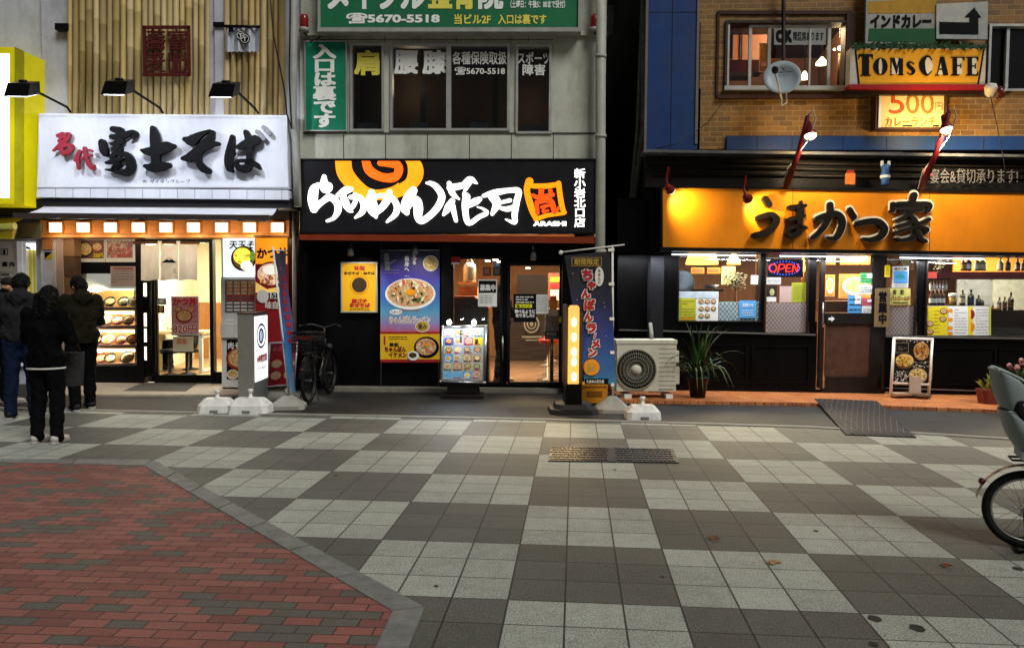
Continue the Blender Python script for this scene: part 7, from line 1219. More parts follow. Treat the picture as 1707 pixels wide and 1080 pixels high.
# air conditioner
YA = 11.25; PA = Plane(0, YA, 0); t = thing('air_conditioner', 'beige outdoor air conditioner unit with a round fan grille', 'air conditioner', PA.foot(1078, -.17)); ACB = mat('ac_beige', 'd0ccb8', .5, var=.06, stain=.22)
b = MB(); b.use(ACB).rect(PA, 1029, 571, 1128, 652, .0, .34); b.rect(PA, 1027.5, 567, 1129.5, 573, .012, .365); b.rect(PA, 1126, 585, 1132, 604, -.05, .2); b.rect(PA, 1126, 612, 1133, 640, -.05, .25); b.build('casing', t)
cc = PA.pt(1060, 616, .005); r = 34*YA/1308; b = MB(); b.use(mat('fan_dark', '16160f', .6)).lathe([(r, -.002), (.001, -.001)], cc, PA.n, 40, caps=False); b.build('fan_opening', t)
b = MB(); GRL = mat('grille_beige', '8f8b78', .45)
for k in (.28, .45, .62, .8, .99): b.tube([cc+Vector((r*k*math.cos(a*math.pi/20), -.02, r*k*math.sin(a*math.pi/20))) for a in range(40)], .004 if k < .95 else .011, 5, closed=True)
for k in range(44): a = k*math.pi/22; b.tube([cc+Vector((r*.24*math.cos(a), -.022, r*.24*math.sin(a))), cc+Vector((r*math.cos(a+.16), -.014, r*math.sin(a+.16)))], .0032, 4)
b.build('fan_grille', t, GRL); b = MB(); b.lathe([(r*.25, .0), (r*.25, .02), (.001, .025)], cc+PA.n*.012, PA.n, 24); b.build('hub', t, ACB)
b = MB(); b.use(mat('ac_line', '8a8674', .5))
for k in range(9): b.rect(PA, 1098, 581+k*7.6, 1126, 582+k*7.6, .003, .003)
b.rect(PA, 1098, 648, 1122, 650, .004, .004); b.build('side_grooves', t)
for x in (1044, 1112): b = MB(); b.box(PA.foot(x, -.16)+Vector((0, 0, .05)), (.1, .4, .1)); b.build('foot', t, WPL)
b = MB(); b.tube([PA.pt(1086, 568, -.2), PA.pt(1086, 556, -.25), PA.pt(1084, 540, -.5)], .03, 8); b.build('hose', t, mat('hose_grey', '77756a'))
# strap-leaved plant
c = Vector((AT(1163, 660, 11.35).x, 11.35, .045)); t = thing('potted_plant', 'spiky strap leaved plant in a black pot beside the air conditioner', 'plant', c)
b = MB(); b.lathe([(.105, 0), (.15, .27), (.165, .275), (.165, .31), (.145, .31), (.14, .27), (.0, .27)], c, n=22); b.build('pot', t, mat('pot_black', '121212', .45, var=.2)); rnd = random.Random(21); b = MB(); LV = [mat('strap_leaf_'+h, h, .4, var=.3, scale=6) for h in ('263c16', '33491e', '1c2f10', '4e5a2a')]
for k in range(64):
    a = rnd.uniform(0, 6.28); L_ = rnd.uniform(.4, 1.0); lean = rnd.uniform(.15, 1.15) if k > 14 else rnd.uniform(.0, .3); w = rnd.uniform(.014, .026); d = Vector((math.cos(a), math.sin(a)*.8, 0)); s = Vector((-math.sin(a), math.cos(a), 0)); b.use(rnd.choice(LV)); pr = None; p = c+Vector((rnd.uniform(-.07, .07), rnd.uniform(-.07, .07), .28)); th = lean*.35
    for j in range(9):
        u = j/8; ww = w*(.6+1.2*u if u < .4 else 1.08*(1-u)**.6+.0001)
        q = (p-s*ww, p+Vector((0, 0, -.006)), p+s*ww)
        if pr: b.poly([pr[0], pr[1], q[1], q[0]], True); b.poly([pr[1], pr[2], q[2], q[1]], True)
        pr = q; th += lean*.22*(1+u*1.2)+(.12 if u > .6 and lean > .5 else 0); p = p+(d*math.sin(min(th, 2.6))+Vector((0, 0, math.cos(min(th, 2.6)))))*L_/8
b.build('leaves', t)
# A-frame food board before the cafe
YB = 11.4; PB = Plane(0, YB, 0); t = thing('menu_board', 'white framed folding board of three curry dish photos before the diner', 'board', PB.foot(1517, 0, .045)); b = MB(); FW = mat('frame_white', 'd8d0c8', .4, .2, var=.05)
for P in ([(1490.5, 564), (1484, 671)], [(1554, 566), (1547, 671)], [(1490.5, 564), (1554, 566)], [(1486, 638), (1549.5, 641)]): b.tube([PB.pt(*P[0], .0) if P[0][1] > 600 or 1 else 0, PB.pt(*P[1], .0)], .022, 8)
for P in ((1490.5, 564), (1554, 566)): b.ball(PB.pt(*P), .024, 8)
b.tube([PB.pt(1491, 566, -.03), PB.pt(1493, 655, -.5)], .018, 6); b.tube([PB.pt(1553, 568, -.03), PB.pt(1551, 655, -.5)], .018, 6); b.tube([PB.pt(1486, 655), PB.pt(1548, 657)], .012, 6); b.build('frame', t, FW)
b = MB(); b.use(mat('board_black', '171210', .4)).px(PB, [(1493, 566), (1551, 568), (1547, 639), (1488, 637)], .012, .02); O = .0135
b.use(F_RICE).ell(PB, 1536, 585, 13, 15, O); b.use(mat('plate_brown', '6a4a28', .4)).ell(PB, 1508, 602, 16.5, 12.5, O); b.use(F_EGG).ell(PB, 1508, 600.5, 14.5, 10.5, O+.001); CUR = [mat('curry_'+h, h, .5, var=.1) for h in ('c88a20', 'e0b040', '8a4a14', 'd8c070', 'a86a1c', '5a7a2a')]; scatter(b, PB, 1508, 600.5, 14, 10, O+.0011, CUR, 60, 2.8, 5); b.use(mat('plate_cream', 'b8a484', .4)).ell(PB, 1530, 626, 15.5, 12.5, O); b.use(F_NOOD).ell(PB, 1530, 625, 13, 10.5, O+.001); scatter(b, PB, 1530, 625, 12.5, 10, O+.0011, CUR+[mat('curry_pale', 'e0d4b0', .5, var=.1)]*4, 60, 2.6, 6); scatter(b, PB, 1536, 585, 12.5, 14, O+.0011, [mat('curry_8a4a14'), mat('curry_a86a1c'), mat('curry_red', '7a2a14', .5, var=.1), mat('curry_c88a20')], 60, 2.8, 9); b.use(mat('cell_frame', '8a7868')); bars(b, PB, 1493, 571, 1515, 588, .9, O, .001); b.use(GREYINK).text(PB, 'カレー', 1497, 577, 1511, 584, O, .02)
rnd = random.Random(31)
for (xa, ya, xb, yb_, nn) in ((1498, 567.5, 1547, 570, 16), (1519, 602, 1548, 612, 40), (1491, 618, 1512, 635, 60)):
    for k in range(nn): x, y = rnd.uniform(xa, xb), rnd.uniform(ya, yb_); b.use(rnd.choice((PAPER, GREYINK, PAPER))).frect(PB, x, y, x+rnd.uniform(.8, 2.2), y+rnd.uniform(.8, 1.8), O+.0005*(1+rnd.random()))
b.build('picture_panel', t)
b = MB(); p = PB.foot(1520, .02, .1); b.use(mat('tray_wood', '8a6a50', .5)).box(p+Vector((-.05, .05, .0)), (.5, .25, .02), .15); b.use(mat('leaflet', 'a8988a', .7)).box(p+Vector((.05, -.02, .14)), (.18, .02, .24), .1); b.use(mat('pan_brown', '4a382c')).lathe([(.1, -.06), (.14, -.01), (.14, 0)], p+Vector((.13, -.05, .0)), n=16); tag(b.build('leaflet_tray'), 'small wooden tray with a leaflet at the foot of the white framed board', 'tray')
# planters at the right
def planter(x, y, lb, pot, n, leafhex, hgt, box=None, flower=None):
    c = G(x, y, .045); t = thing('planter', lb, 'planter', c, 'planters along the diner base'); b = MB()
    if box: b.taper(c, (box*.8, .2), (box, .26), .2)
    else: b.lathe([(.08, 0), (.12, .2), (.13, .21), (.11, .21)], c, n=16)
    b.build('pot', t, pot); rnd = random.Random(int(x)); b = MB(); b.use(mat('planter_leaf_'+leafhex, leafhex, .5, var=.35, scale=20))
    for k in range(n):
        a = rnd.uniform(0, 6.28); p = c+Vector((rnd.uniform(-.12, .12), rnd.uniform(-.06, .06), .19)); e = p+Vector((math.cos(a)*hgt*.6, math.sin(a)*hgt*.5, rnd.uniform(.4, 1)*hgt)); s = Vector((-math.sin(a), math.cos(a), 0))*.02; m_ = p.lerp(e, .6)+Vector((0, 0, .03)); b.poly([p, m_-s, e]); b.poly([p, m_+s, e])
    b.build('foliage', t)
    if flower:
        b = MB(); b.use(mat('flower_'+flower, flower, .6, var=.2))
        for k in range(9): q = c+Vector((rnd.uniform(-.12, .12), rnd.uniform(-.08, .08), .2+hgt*rnd.uniform(.6, 1.05))); b.ball(q, rnd.uniform(.02, .04), 8)
        b.build('flowers', t)
TER = mat('terracotta', '6a3022', .6, var=.2, stain=.2)
planter(1655, 672, 'terracotta trough with yellow green leaves just left of the child seat', TER, 26, '8a9a3a', .22, .42)
planter(1693, 668, 'dark planter with pink flowers behind the child seat', mat('pot_dark_red', '3a1614', .6), 40, '35482a', .4, .3, '9a6866')
planter(1702, 692, 'white round pot with green leaves at the picture edge behind the child seat', WPL, 20, '4a6a34', .2)
# ================================================================== neighbour at the far left
t = thing('ticket_office', 'pale grey neighbouring shop front with a notice panel and yellow striped window', 'shop', SO.foot(10, .1)); LW_ = mat('pale_grey_wall', 'b8bac2', .7, var=.12, scale=3, stain=.3)
b = MB(); b.use(LW_).rect(SO, -420, -190, 66, 345, .5, .3); b.rect(SO, -420, 345, 66, 402, .25, .3); b.rect(SO, -420, 402, 66, 640, .12, .15, ground=.0); b.rect(SO, 66, 345, 90, 640, .32, .4, ground=0.); qa = SO.foot(66, .2); qb = SO.foot(-420, .2); b.build('wall', t); b = MB(); b.box((qa+qb)/2+Vector((0, 3.5, 7.25)), ((qb-qa).length, 7.2, .1), -.05); b.build('roof', t, mat('roof_felt'))
b = MB(); b.use(WPL).rect(SO, -30, 401, 27, 600, .16, .04); b.use(INK); bars(b, SO, 1, 414, 13, 425, 1.2, .164, .003); b.text(SO, '1', 5, 416, 9, 424, .163, .02); b.text(SO, '案 内', 3, 436, 24, 445, .163, .05); b.frect(SO, -20, 453.5, 22, 454.3, .163); b.text(SO, '営業時間', 1, 456, 15, 460, .163, .03); b.text(SO, '10:00～20:00', -6, 463, 16, 466.5, .163, .02); b.frect(SO, -20, 470, 20, 470.6, .163); b.build('notice_panel', t)
b = MB(); b.use(mat('frame_bright', 'd0d0d0', .4, emit=.15)).rect(SO, 28, 402, 36, 610, .2, .08); b.rect(SO, 40, 400, 66, 405, .2, .08); b.rect(SO, 38, 404, 43, 610, .19, .06); b.use(mat('tube_glow', 'f4f6ff', emit=1.6, var=0)).rect(SO, 44, 406, 66, 416, .2, .05); b.use(BLKM).px(SO, [(43, 410), (50, 413), (50, 416), (44, 415)], .24, .02); b.build('window_frame', t)
b = MB(); b.use(mat('stripe_yellow', 'b8a818', .5, emit=.18, var=.1)).rect(SO, 44, 416, 66, 600, .13, .01); b.use(mat('stripe_pale', 'c8c890', .5, emit=.15)); [b.rect(SO, x, 416, x+2.5, 600, .135, .004) for x in (52, 58, 63)]; b.build('striped_window', t)
b = MB(); b.use(mat('fascia_brown', '55503e', .6, var=.2)).rect(SO, -420, 372, 68, 398, .5, .3); b.use(mat('fascia_dk', '1c1a14')).rect(SO, -420, 346, 62, 358, .6, .5); b.rect(SO, 40, 396, 54, 398, .51, .02); b.use(mat('orange_vent', 'a8704a', .5)).rect(SO, 70, 396, 86, 416, .36, .06); b.use(mat('warn_yellow', 'a89a2a')).rect(SO, 74, 420, 87, 432, .33, .01); b.use(INK).flat(SO, [(74, 420), (87, 420), (75, 431)], .333); b.build('fascia', t)
b = MB(); a, c = SO.pt(-60, 383, 1.0), SO.pt(25, 377, 1.0); b.use(mat('roll_olive', '9a9a4a', .6, var=.15)).tube([a, c], .055, 10); b.use(mat('awning_yellow', '8a7a1c', .7, var=.25, scale=6)).poly([SO.pt(-60, 366, .55), SO.pt(46, 362, .55), c+Vector((0, 0, .05)), a+Vector((0, 0, .05))]); b.poly([a, SO.pt(22, 383, 1.02), SO.pt(19, 399, 1.0), SO.pt(-60, 397, 1.0)]); b.poly([SO.pt(22, 383, 1.02), SO.pt(28, 384, .6), SO.pt(24, 398, .6), SO.pt(19, 399, 1.0)]); tag(b.build('awning'), 'yellow canvas awning partly rolled up over the notice panel at the far left', 'awning')
t = thing('light_box_sign', 'big yellow light box sign with a glowing white face at the far left', 'sign', SO.pt(40, 345, .8)); xr = SO.pt(65, 200, .45); ys = .46; D = SO.pt(25, 200, 1.25); b = MB(); YB_ = mat('box_yellow', 'c8bc10', .45, var=.06, emit=.22)
fr = [SO.pt(-110, 79, 1.25), SO.pt(25, 79, 1.25), SO.pt(25, 340, 1.25), SO.pt(-110, 338, 1.25)]; b.use(YB_).prism(fr, [p-SO.n*.78 for p in fr]); b.build('case', t); b = MB(); b.use(mat('box_face', 'fffff0', emit=2.2, var=.03, ecol='ffffe6')); f2 = [SO.pt(-100, 90, 1.256), SO.pt(15, 90, 1.256), SO.pt(15, 330, 1.256), SO.pt(-100, 328, 1.256)]; b.prism(f2, [p-SO.n*.01 for p in f2]); b.build('lit_face', t); b = MB(); b.use(mat('box_trim', 'a8a010', .4)); e = [fr[1]+SO.n*.01, fr[1]-SO.n*.2, fr[2]-SO.n*.2, fr[2]+SO.n*.01]; bm_ = [p+Vector((.006, 0, 0)) for p in e]; b.prism(bm_, e); b.build('corner_trim', t)
# ================================================================== people
def cap_mesh(bm, p0, r0, p1, r1, sq=1.0, n=14):
    """tapered capsule between two joints, flattened by sq along its local depth"""
    p0, p1 = Vector(p0), Vector(p1); ax = p1-p0; L = ax.length
    if L < 1e-5: ax = Vector((0, 0, 1)); L = 1e-5
    ax.normalize(); y = Vector((0, 1, 0)); u = ax.cross(y)
    u = u.normalized() if u.length > .05 else ax.orthogonal().normalized(); w = ax.cross(u).normalized()
    rings = []
    for k in range(5): a = math.pi/2*(1-k/4); rings.append((-r0*math.sin(a), r0*math.cos(a), 0))
    for k in range(5): a = math.pi/2*k/4; rings.append((r1*math.sin(a), r1*math.cos(a), 1))
    prev = None
    for h, r, e in rings:
        c = (p1 if e else p0)+ax*h; vs = [bm.verts.new(c+(u*math.cos(2*math.pi*j/n)+w*math.sin(2*math.pi*j/n)*sq)*max(r, .0005)) for j in range(n)]
        if prev:
            for j in range(n): bm.faces.new((prev[j], prev[(j+1) % n], vs[(j+1) % n], vs[j]))
        else: bm.faces.new(list(reversed(vs)))
        prev = vs
    bm.faces.new(prev)
def ell_mesh(bm, c, r, M=None, n=18):
    bmesh.ops.create_uvsphere(bm, u_segments=n, v_segments=n//2+2, radius=1, matrix=Matrix.Translation(c) @ (M.to_4x4() if M else Matrix.Identity(4)) @ Matrix.Diagonal((r[0], r[1], r[2], 1)))
def fuse(bm, name, m, parent, X, voxel=.011, smooth=3, wrinkle=0., wscale=.12, zmin=None):
    """one continuous skin over all the pieces"""
    bmesh.ops.recalc_face_normals(bm, faces=bm.faces)
    me = bpy.data.meshes.new('raw'); bm.to_mesh(me); bm.free(); ob = bpy.data.objects.new('raw', me)
    r = ob.modifiers.new('r', 'REMESH'); r.mode = 'VOXEL'; r.voxel_size = voxel; r.use_smooth_shade = True
    s = ob.modifiers.new('s', 'SMOOTH'); s.factor = .5; s.iterations = smooth
    if wrinkle:
        tx = bpy.data.textures.new('folds', 'CLOUDS'); tx.noise_scale = wscale; tx.noise_depth = 2; d = ob.modifiers.new('d', 'DISPLACE'); d.texture = tx; d.strength = wrinkle; d.mid_level = .5; d.texture_coords = 'LOCAL'
        s2 = ob.modifiers.new('s2', 'SMOOTH'); s2.iterations = 2
    nm = eval_mesh(ob); bpy.data.objects.remove(ob); bpy.data.meshes.remove(me)
    if zmin is not None:
        for v in nm.vertices: v.co.z = max(v.co.z, zmin)
    nm.transform(X); nm.transform(Matrix.Translation(-ORG[parent.name])); nm.materials.clear(); nm.materials.append(m)
    for p in nm.polygons: p.use_smooth = True; p.material_index = 0
    nm.name = name; o = bpy.data.objects.new(name, nm); COL.objects.link(o); ORG[o.name] = ORG[parent.name]; o.parent = parent; return o
SKIN = mat('skin', 'b98a6c', .55, var=.06, scale=20)
def person(label, base, face, H, top, legs, hair, shoes, pose='phone', jacket='hood', cap=None, headturn=0., nod=.35, hairlen=0., seated=False, hem=None, stance=.0, jl=.86, group='people waiting outside the noodle shop', backhair=True):
    """local frame: faces +y, z up, metres for a 1.72 m figure"""
    k = H/1.72; X = Matrix.Translation(base) @ Matrix.Rotation(face, 4, 'Z') @ Matrix.Scale(k, 4); t = thing('person', label, 'person', base, group)
    zo = -.45 if seated else 0
    hip = [Vector((s*.09, 0, .92+zo)) for s in (-1, 1)]; sh = [Vector((s*.185, -.01, 1.42+zo)) for s in (-1, 1)]
    if seated: kn = [Vector((s*.11, .42, .5)) for s in (-1, 1)]; an = [Vector((s*.11, .4, .09)) for s in (-1, 1)]
    else: kn = [Vector((s*.105, .02+s*stance*.5, .5)) for s in (-1, 1)]; an = [Vector((s*.115, -.02+s*stance, .09)) for s in (-1, 1)]
    if pose == 'phone': el = [Vector((s*.25, .06, 1.14+zo)) for s in (-1, 1)]; wr = [Vector((s*.08, .30, 1.2+zo)) for s in (-1, 1)]
    elif pose == 'one': el = [Vector((-.27, .0, 1.13+zo)), Vector((.25, .06, 1.13+zo))]; wr = [Vector((-.26, .08, .88+zo)), Vector((.1, .3, 1.2+zo))]
    else: el = [Vector((s*.265, -.01, 1.14+zo)) for s in (-1, 1)]; wr = [Vector((s*.25, .06, .88+zo)) for s in (-1, 1)]
    nk = Vector((0, 0, 1.47+zo)); hc = Vector((0, .035+nod*.06, 1.605+zo-nod*.02)); MH = (Matrix.Rotation(headturn, 3, 'Z') @ Matrix.Rotation(-nod, 3, 'X')); HM = lambda x, y, z: hc+MH @ Vector((x, y, z))
    # body, one skin
    bm = bmesh.new()
    for i in (0, 1):
        cap_mesh(bm, hip[i], .082, kn[i], .056); cap_mesh(bm, kn[i], .056, an[i], .04); cap_mesh(bm, an[i], .038, an[i]+Vector((0, .13, -.05)), .032)
        cap_mesh(bm, sh[i], .052, el[i], .042); cap_mesh(bm, el[i], .041, wr[i], .028)
        fw = (wr[i]-el[i]).normalized(); sd = Vector((1, 0, 0)) if abs(fw.x) < .8 else Vector((0, 0, 1)); up = fw.cross(sd).normalized(); s_ = -1 if i == 0 else 1
        pc = wr[i]+fw*.05; cap_mesh(bm, wr[i], .027, pc+fw*.03, .03, .6)
        for f_, (dx, ln) in enumerate(((-.03, .062), (-.01, .074), (.01, .07), (.029, .054))):
            a0 = pc+fw*.045+sd*dx; a1 = a0+fw*ln*.5-up*.012*s_; a2 = a1+fw*ln*.38-up*.024*s_; cap_mesh(bm, a0, .0095, a1, .009, 1, 8); cap_mesh(bm, a1, .009, a2, .0078, 1, 8)
        th0 = pc-fw*.01+sd*(-.03*s_); th1 = th0+fw*.035+sd*(-.022*s_); cap_mesh(bm, th0, .012, th1, .01, 1, 8); cap_mesh(bm, th1, .01, th1+fw*.026, .0085, 1, 8)
    cap_mesh(bm, Vector((-.05, 0, .96+zo)), .12, Vector((.05, 0, .96+zo)), .12, .85); cap_mesh(bm, Vector((0, 0, 1.0+zo)), .12, Vector((0, 0, 1.22+zo)), .135, .8); cap_mesh(bm, sh[0]+Vector((.05, 0, -.03)), .06, sh[1]+Vector((-.05, 0, -.03)), .06); cap_mesh(bm, nk-Vector((0, 0, .04)), .058, HM(0, -.02, -.06), .052)
    ell_mesh(bm, hc, (.076, .094, .115), MH); ell_mesh(bm, HM(0, .03, -.06), (.05, .056, .058), MH); cap_mesh(bm, HM(0, .09, .005), .012, HM(0, .106, -.028), .016, 1, 8); ell_mesh(bm, HM(0, .08, -.066), (.026, .014, .012), MH, 10)
    for s in (-1, 1): ell_mesh(bm, HM(s*.078, -.005, -.012), (.012, .022, .032), MH, 10); ell_mesh(bm, HM(s*.03, .078, .022), (.024, .014, .01), MH, 10)
    fuse(bm, 'body', SKIN, t, X, .009, 2)
    for s in (-1, 1):
        b = MB(); b.ball(X @ HM(s*.03, .088, .004), .009*k, 8); b.build('eye', t, mat('eye_dark', '1a1412', .2, var=0))
    # trousers
    bm = bmesh.new()
    for i in (0, 1): cap_mesh(bm, hip[i], .112, kn[i], .08); cap_mesh(bm, kn[i], .08, an[i]+Vector((0, .005, .0)), .066); cap_mesh(bm, an[i]+Vector((0, 0, .05)), .067, an[i]+Vector((0, .012, -.02)), .07)
    cap_mesh(bm, Vector((-.05, 0, .95+zo)), .135, Vector((.05, 0, .95+zo)), .135, .86); cap_mesh(bm, Vector((0, 0, .95+zo)), .13, Vector((0, 0, 1.03+zo)), .14, .82)
    fuse(bm, 'trousers', legs, t, X, .012, 3, .034, .075)
    # jacket
    bm = bmesh.new(); jb = (.86 if jl is None else jl)+zo
    cap_mesh(bm, Vector((0, -.005, jb+.14)), .17, Vector((0, -.01, 1.22+zo)), .175, .84); cap_mesh(bm, Vector((-.06, 0, jb+.16)), .16, Vector((.06, 0, jb+.16)), .16, .86); cap_mesh(bm, Vector((-.1, -.01, 1.27+zo)), .14, Vector((.1, -.01, 1.27+zo)), .14, .8); cap_mesh(bm, sh[0]+Vector((.06, 0, -.03)), .09, sh[1]+Vector((-.06, 0, -.03)), .09, .97); cap_mesh(bm, sh[0]+Vector((.05, 0, -.02)), .07, nk+Vector((0, 0, -.02)), .07); cap_mesh(bm, sh[1]+Vector((-.05, 0, -.02)), .07, nk+Vector((0, 0, -.02)), .07); cap_mesh(bm, nk-Vector((0, .0, .07)), .095, nk+Vector((0, -.01, .045)), .076)
    for i in (0, 1): cap_mesh(bm, sh[i]+Vector((0, 0, -.008)), .08, el[i], .072); cap_mesh(bm, el[i], .076, wr[i]-(wr[i]-el[i]).normalized()*.01, .053)
    if jacket == 'hood': cap_mesh(bm, nk+Vector((-.075, -.075, -.02)), .06, nk+Vector((.075, -.075, -.02)), .06, .9); cap_mesh(bm, nk+Vector((0, -.1, -.02)), .062, nk+Vector((0, -.1, -.13)), .04); cap_mesh(bm, nk+Vector((-.09, -.02, .0)), .04, nk+Vector((-.05, .07, -.04)), .03); cap_mesh(bm, nk+Vector((.09, -.02, .0)), .04, nk+Vector((.05, .07, -.04)), .03)
    jk = fuse(bm, 'jacket', top, t, X, .011, 3, .046, .085, jb+.065)
    if hem:
        b = MB(); pts = [X @ Vector((  .202*math.cos(a*math.pi/16), .128*math.sin(a*math.pi/16)-.002, jb+.066+.004*math.cos(a*math.pi/16))) for a in range(32)]; b.tube(pts, .011, 6, closed=True); b.build('shirt_hem', t, hem)
    # shoes
    for i in (0, 1):
        bm = bmesh.new(); a = an[i]; cap_mesh(bm, a+Vector((0, -.03, -.03)), .047, a+Vector((0, .03, -.035)), .047, 1.); cap_mesh(bm, a+Vector((0, .02, -.04)), .046, a+Vector((0, .16, -.056)), .038, 1.); so_ = fuse(bm, 'shoe', shoes, t, X, .009, 2)
        bm = bmesh.new(); cap_mesh(bm, a+Vector((0, -.045, -.077)), .04, a+Vector((0, .17, -.077)), .036, 1.)
        for v in bm.verts: v.co.z = max(min(v.co.z, .026), .002)
        bmesh.ops.remove_doubles(bm, verts=bm.verts, dist=.0008); me = bpy.data.meshes.new('sole'); bm.to_mesh(me); bm.free(); me.transform(X); me.transform(Matrix.Translation(-ORG[t.name])); me.materials.append(mat('sole_white', 'a8a49c', .6)); o = bpy.data.objects.new('sole', me); COL.objects.link(o); o.parent = so_; ORG[o.name] = ORG[t.name]
    # hair or cap
    if hair:
        bm = bmesh.new(); ell_mesh(bm, HM(0, -.012, .024), (.093, .106, .112), MH); ell_mesh(bm, HM(0, -.045, -.02), (.088, .078, .1), MH)
        if hairlen: [cap_mesh(bm, HM(sx, -.05, -.03), .066, HM(sx, -.05, -.03)+Vector((0, -.06, -.1-hairlen)), .055, .9) for sx in (-.055, 0, .055)]; cap_mesh(bm, HM(-.08, .0, .0), .035, HM(-.085, .02, -.1), .028); cap_mesh(bm, HM(.08, .0, .0), .035, HM(.085, .02, -.1), .028)
        # keep the face free
        n_ = MH @ Vector((0, 1, -.25)).normalized(); kill = [v for v in bm.verts if (v.co-HM(0, .052, .03)).dot(n_) > 0 and (MH.inverted() @ (v.co-hc)).z < .062]
        for v in kill: v.co -= n_*((v.co-HM(0, .052, .03)).dot(n_))
        fuse(bm, 'hair', hair, t, X, .008, 1, .034, .028)
    if cap:
        bm = bmesh.new(); ell_mesh(bm, HM(0, -.004, .045), (.094, .108, .088), MH); cap_mesh(bm, HM(-.03, .1, .03), .035, HM(.03, .1, .03), .035, .5)
        for v in bm.verts:
            q = MH.inverted() @ (v.co-hc)
            if q.z < .015: q.z = .015; v.co = hc+MH @ q
        fuse(bm, 'cap', cap, t, X, .008, 2)
    return t, X
BLKCL = mat('black_cloth', '070708', .85, var=.3, scale=10, bump=.4, bscale=25, spec=.06); GRYCL = mat('dark_grey_cloth', '232326', .85, var=.25, scale=10, bump=.4, bscale=30, spec=.06); OLVCL = mat('olive_cloth', '1b190f', .85, var=.3, scale=10, bump=.4, bscale=25, spec=.06); DENIM = mat('denim', '131b30', .8, var=.3, scale=14, bump=.4, bscale=60, spec=.06); TRSR = mat('black_trousers', '0b0b0d', .85, var=.3, scale=12, spec=.06); HAIR = mat('black_hair', '040303', .6, var=.4, scale=60, bump=.5, bscale=160, stretch=(1, 1, .2), spec=.12); BRHAIR = mat('brown_black_hair', '060404', .6, var=.4, scale=60, bump=.5, bscale=160, stretch=(1, 1, .2), spec=.12); SHB = mat('dark_shoe', '14161a', .6, var=.2); SHW = mat('white_shoe', 'b8b4ac', .55, var=.15, scale=30); CAPM = mat('cap_cloth', '14100e', .8, var=.2)
person('person seen from behind with bobbed hair, black top over a white hem, white sneakers', G(80, 738), math.radians(-6), 1.62, BLKCL, TRSR, BRHAIR, SHW, 'phone', 'round', nod=.5, hairlen=.1, hem=mat('hem_white', 'c8c6c0', .8), jl=.76)
person('person in a dark grey hooded top and blue jeans standing half hidden in the queue', G(38, 697), math.radians(14), 1.76, GRYCL, DENIM, HAIR, SHB, 'phone', 'hood', nod=.4, stance=.04)
tc, Xc = person('person in a dark olive hooded parka looking down at a phone before the food display', G(138, 683), math.radians(48), 1.74, OLVCL, TRSR, HAIR, SHB, 'phone', 'hood', nod=.5, headturn=.25, jl=.8, stance=.06)
b = MB(); b.box(Xc @ Vector((.0, .385, 1.235)), (.075, .012, .15), math.radians(48), Matrix.Rotation(math.radians(48), 3, 'Z') @ Matrix.Rotation(-.9, 3, 'X')); tag(b.build('phone', m=mat('phone_black', '101014', .2, var=0)), 'dark phone held by the person in the olive parka', 'phone')
person('person in a black jacket and dark cap standing at the far left edge', G(14, 672), math.radians(-40), 1.72, BLKCL, TRSR, None, SHW, 'phone', 'round', cap=CAPM, nod=.15, headturn=-.4)
# bag carried at the side
c = G(110, 705)+Vector((.1, .1, 0)); t = thing('shoulder_bag', 'grey patterned tote bag hanging at the side of the person with bobbed hair', 'bag', Vector((c.x, c.y, .6))); p = AT(121, 612, 8.55); b = MB(); b.taper(p-Vector((0, 0, .2)), (.2, .1), (.24, .07), .36, .5); b.build('body', t, mat('bag_grey', '2a2828', .7, var=.5, scale=30)); b = MB(); b.tube([p+Vector((-.08, 0, .15)), AT(112, 545, 8.4), AT(106, 520, 8.25), AT(112, 545, 8.5)+Vector((0, .04, 0)), p+Vector((.08, .03, .15))], .009, 6); b.build('strap', t, mat('strap_red', '4a2024', .7))
person('staff member in dark clothes standing behind the ramen shop door frame', RA.foot(836, -.75, .06), math.radians(-70), 1.72, BLKCL, TRSR, HAIR, SHW, 'phone', 'round', nod=.3, group='people inside the shops')
person('customer in a dark top seated at the pale table inside the noodle shop', SO.foot(318, -2.0, .03), math.radians(100), 1.7, GRYCL, TRSR, None, SHB, 'phone', 'hood', cap=mat('cap_grey', '55534e', .8), seated=True, nod=.4, group='people inside the shops')
c = SO.foot(318, -2.0, .03); t = thing('stool', 'stool under the seated customer inside the noodle shop', 'stool', c, 'stools inside the noodle shop'); b = MB(); b.lathe([(.16, .33), (.17, .37), (.0, .38)], c, n=16); b.build('seat', t, BLACK); b = MB(); b.lathe([(.15, 0), (.15, .02), (.03, .04), (.03, .33)], c, n=12); b.build('pedestal', t, BLKM)
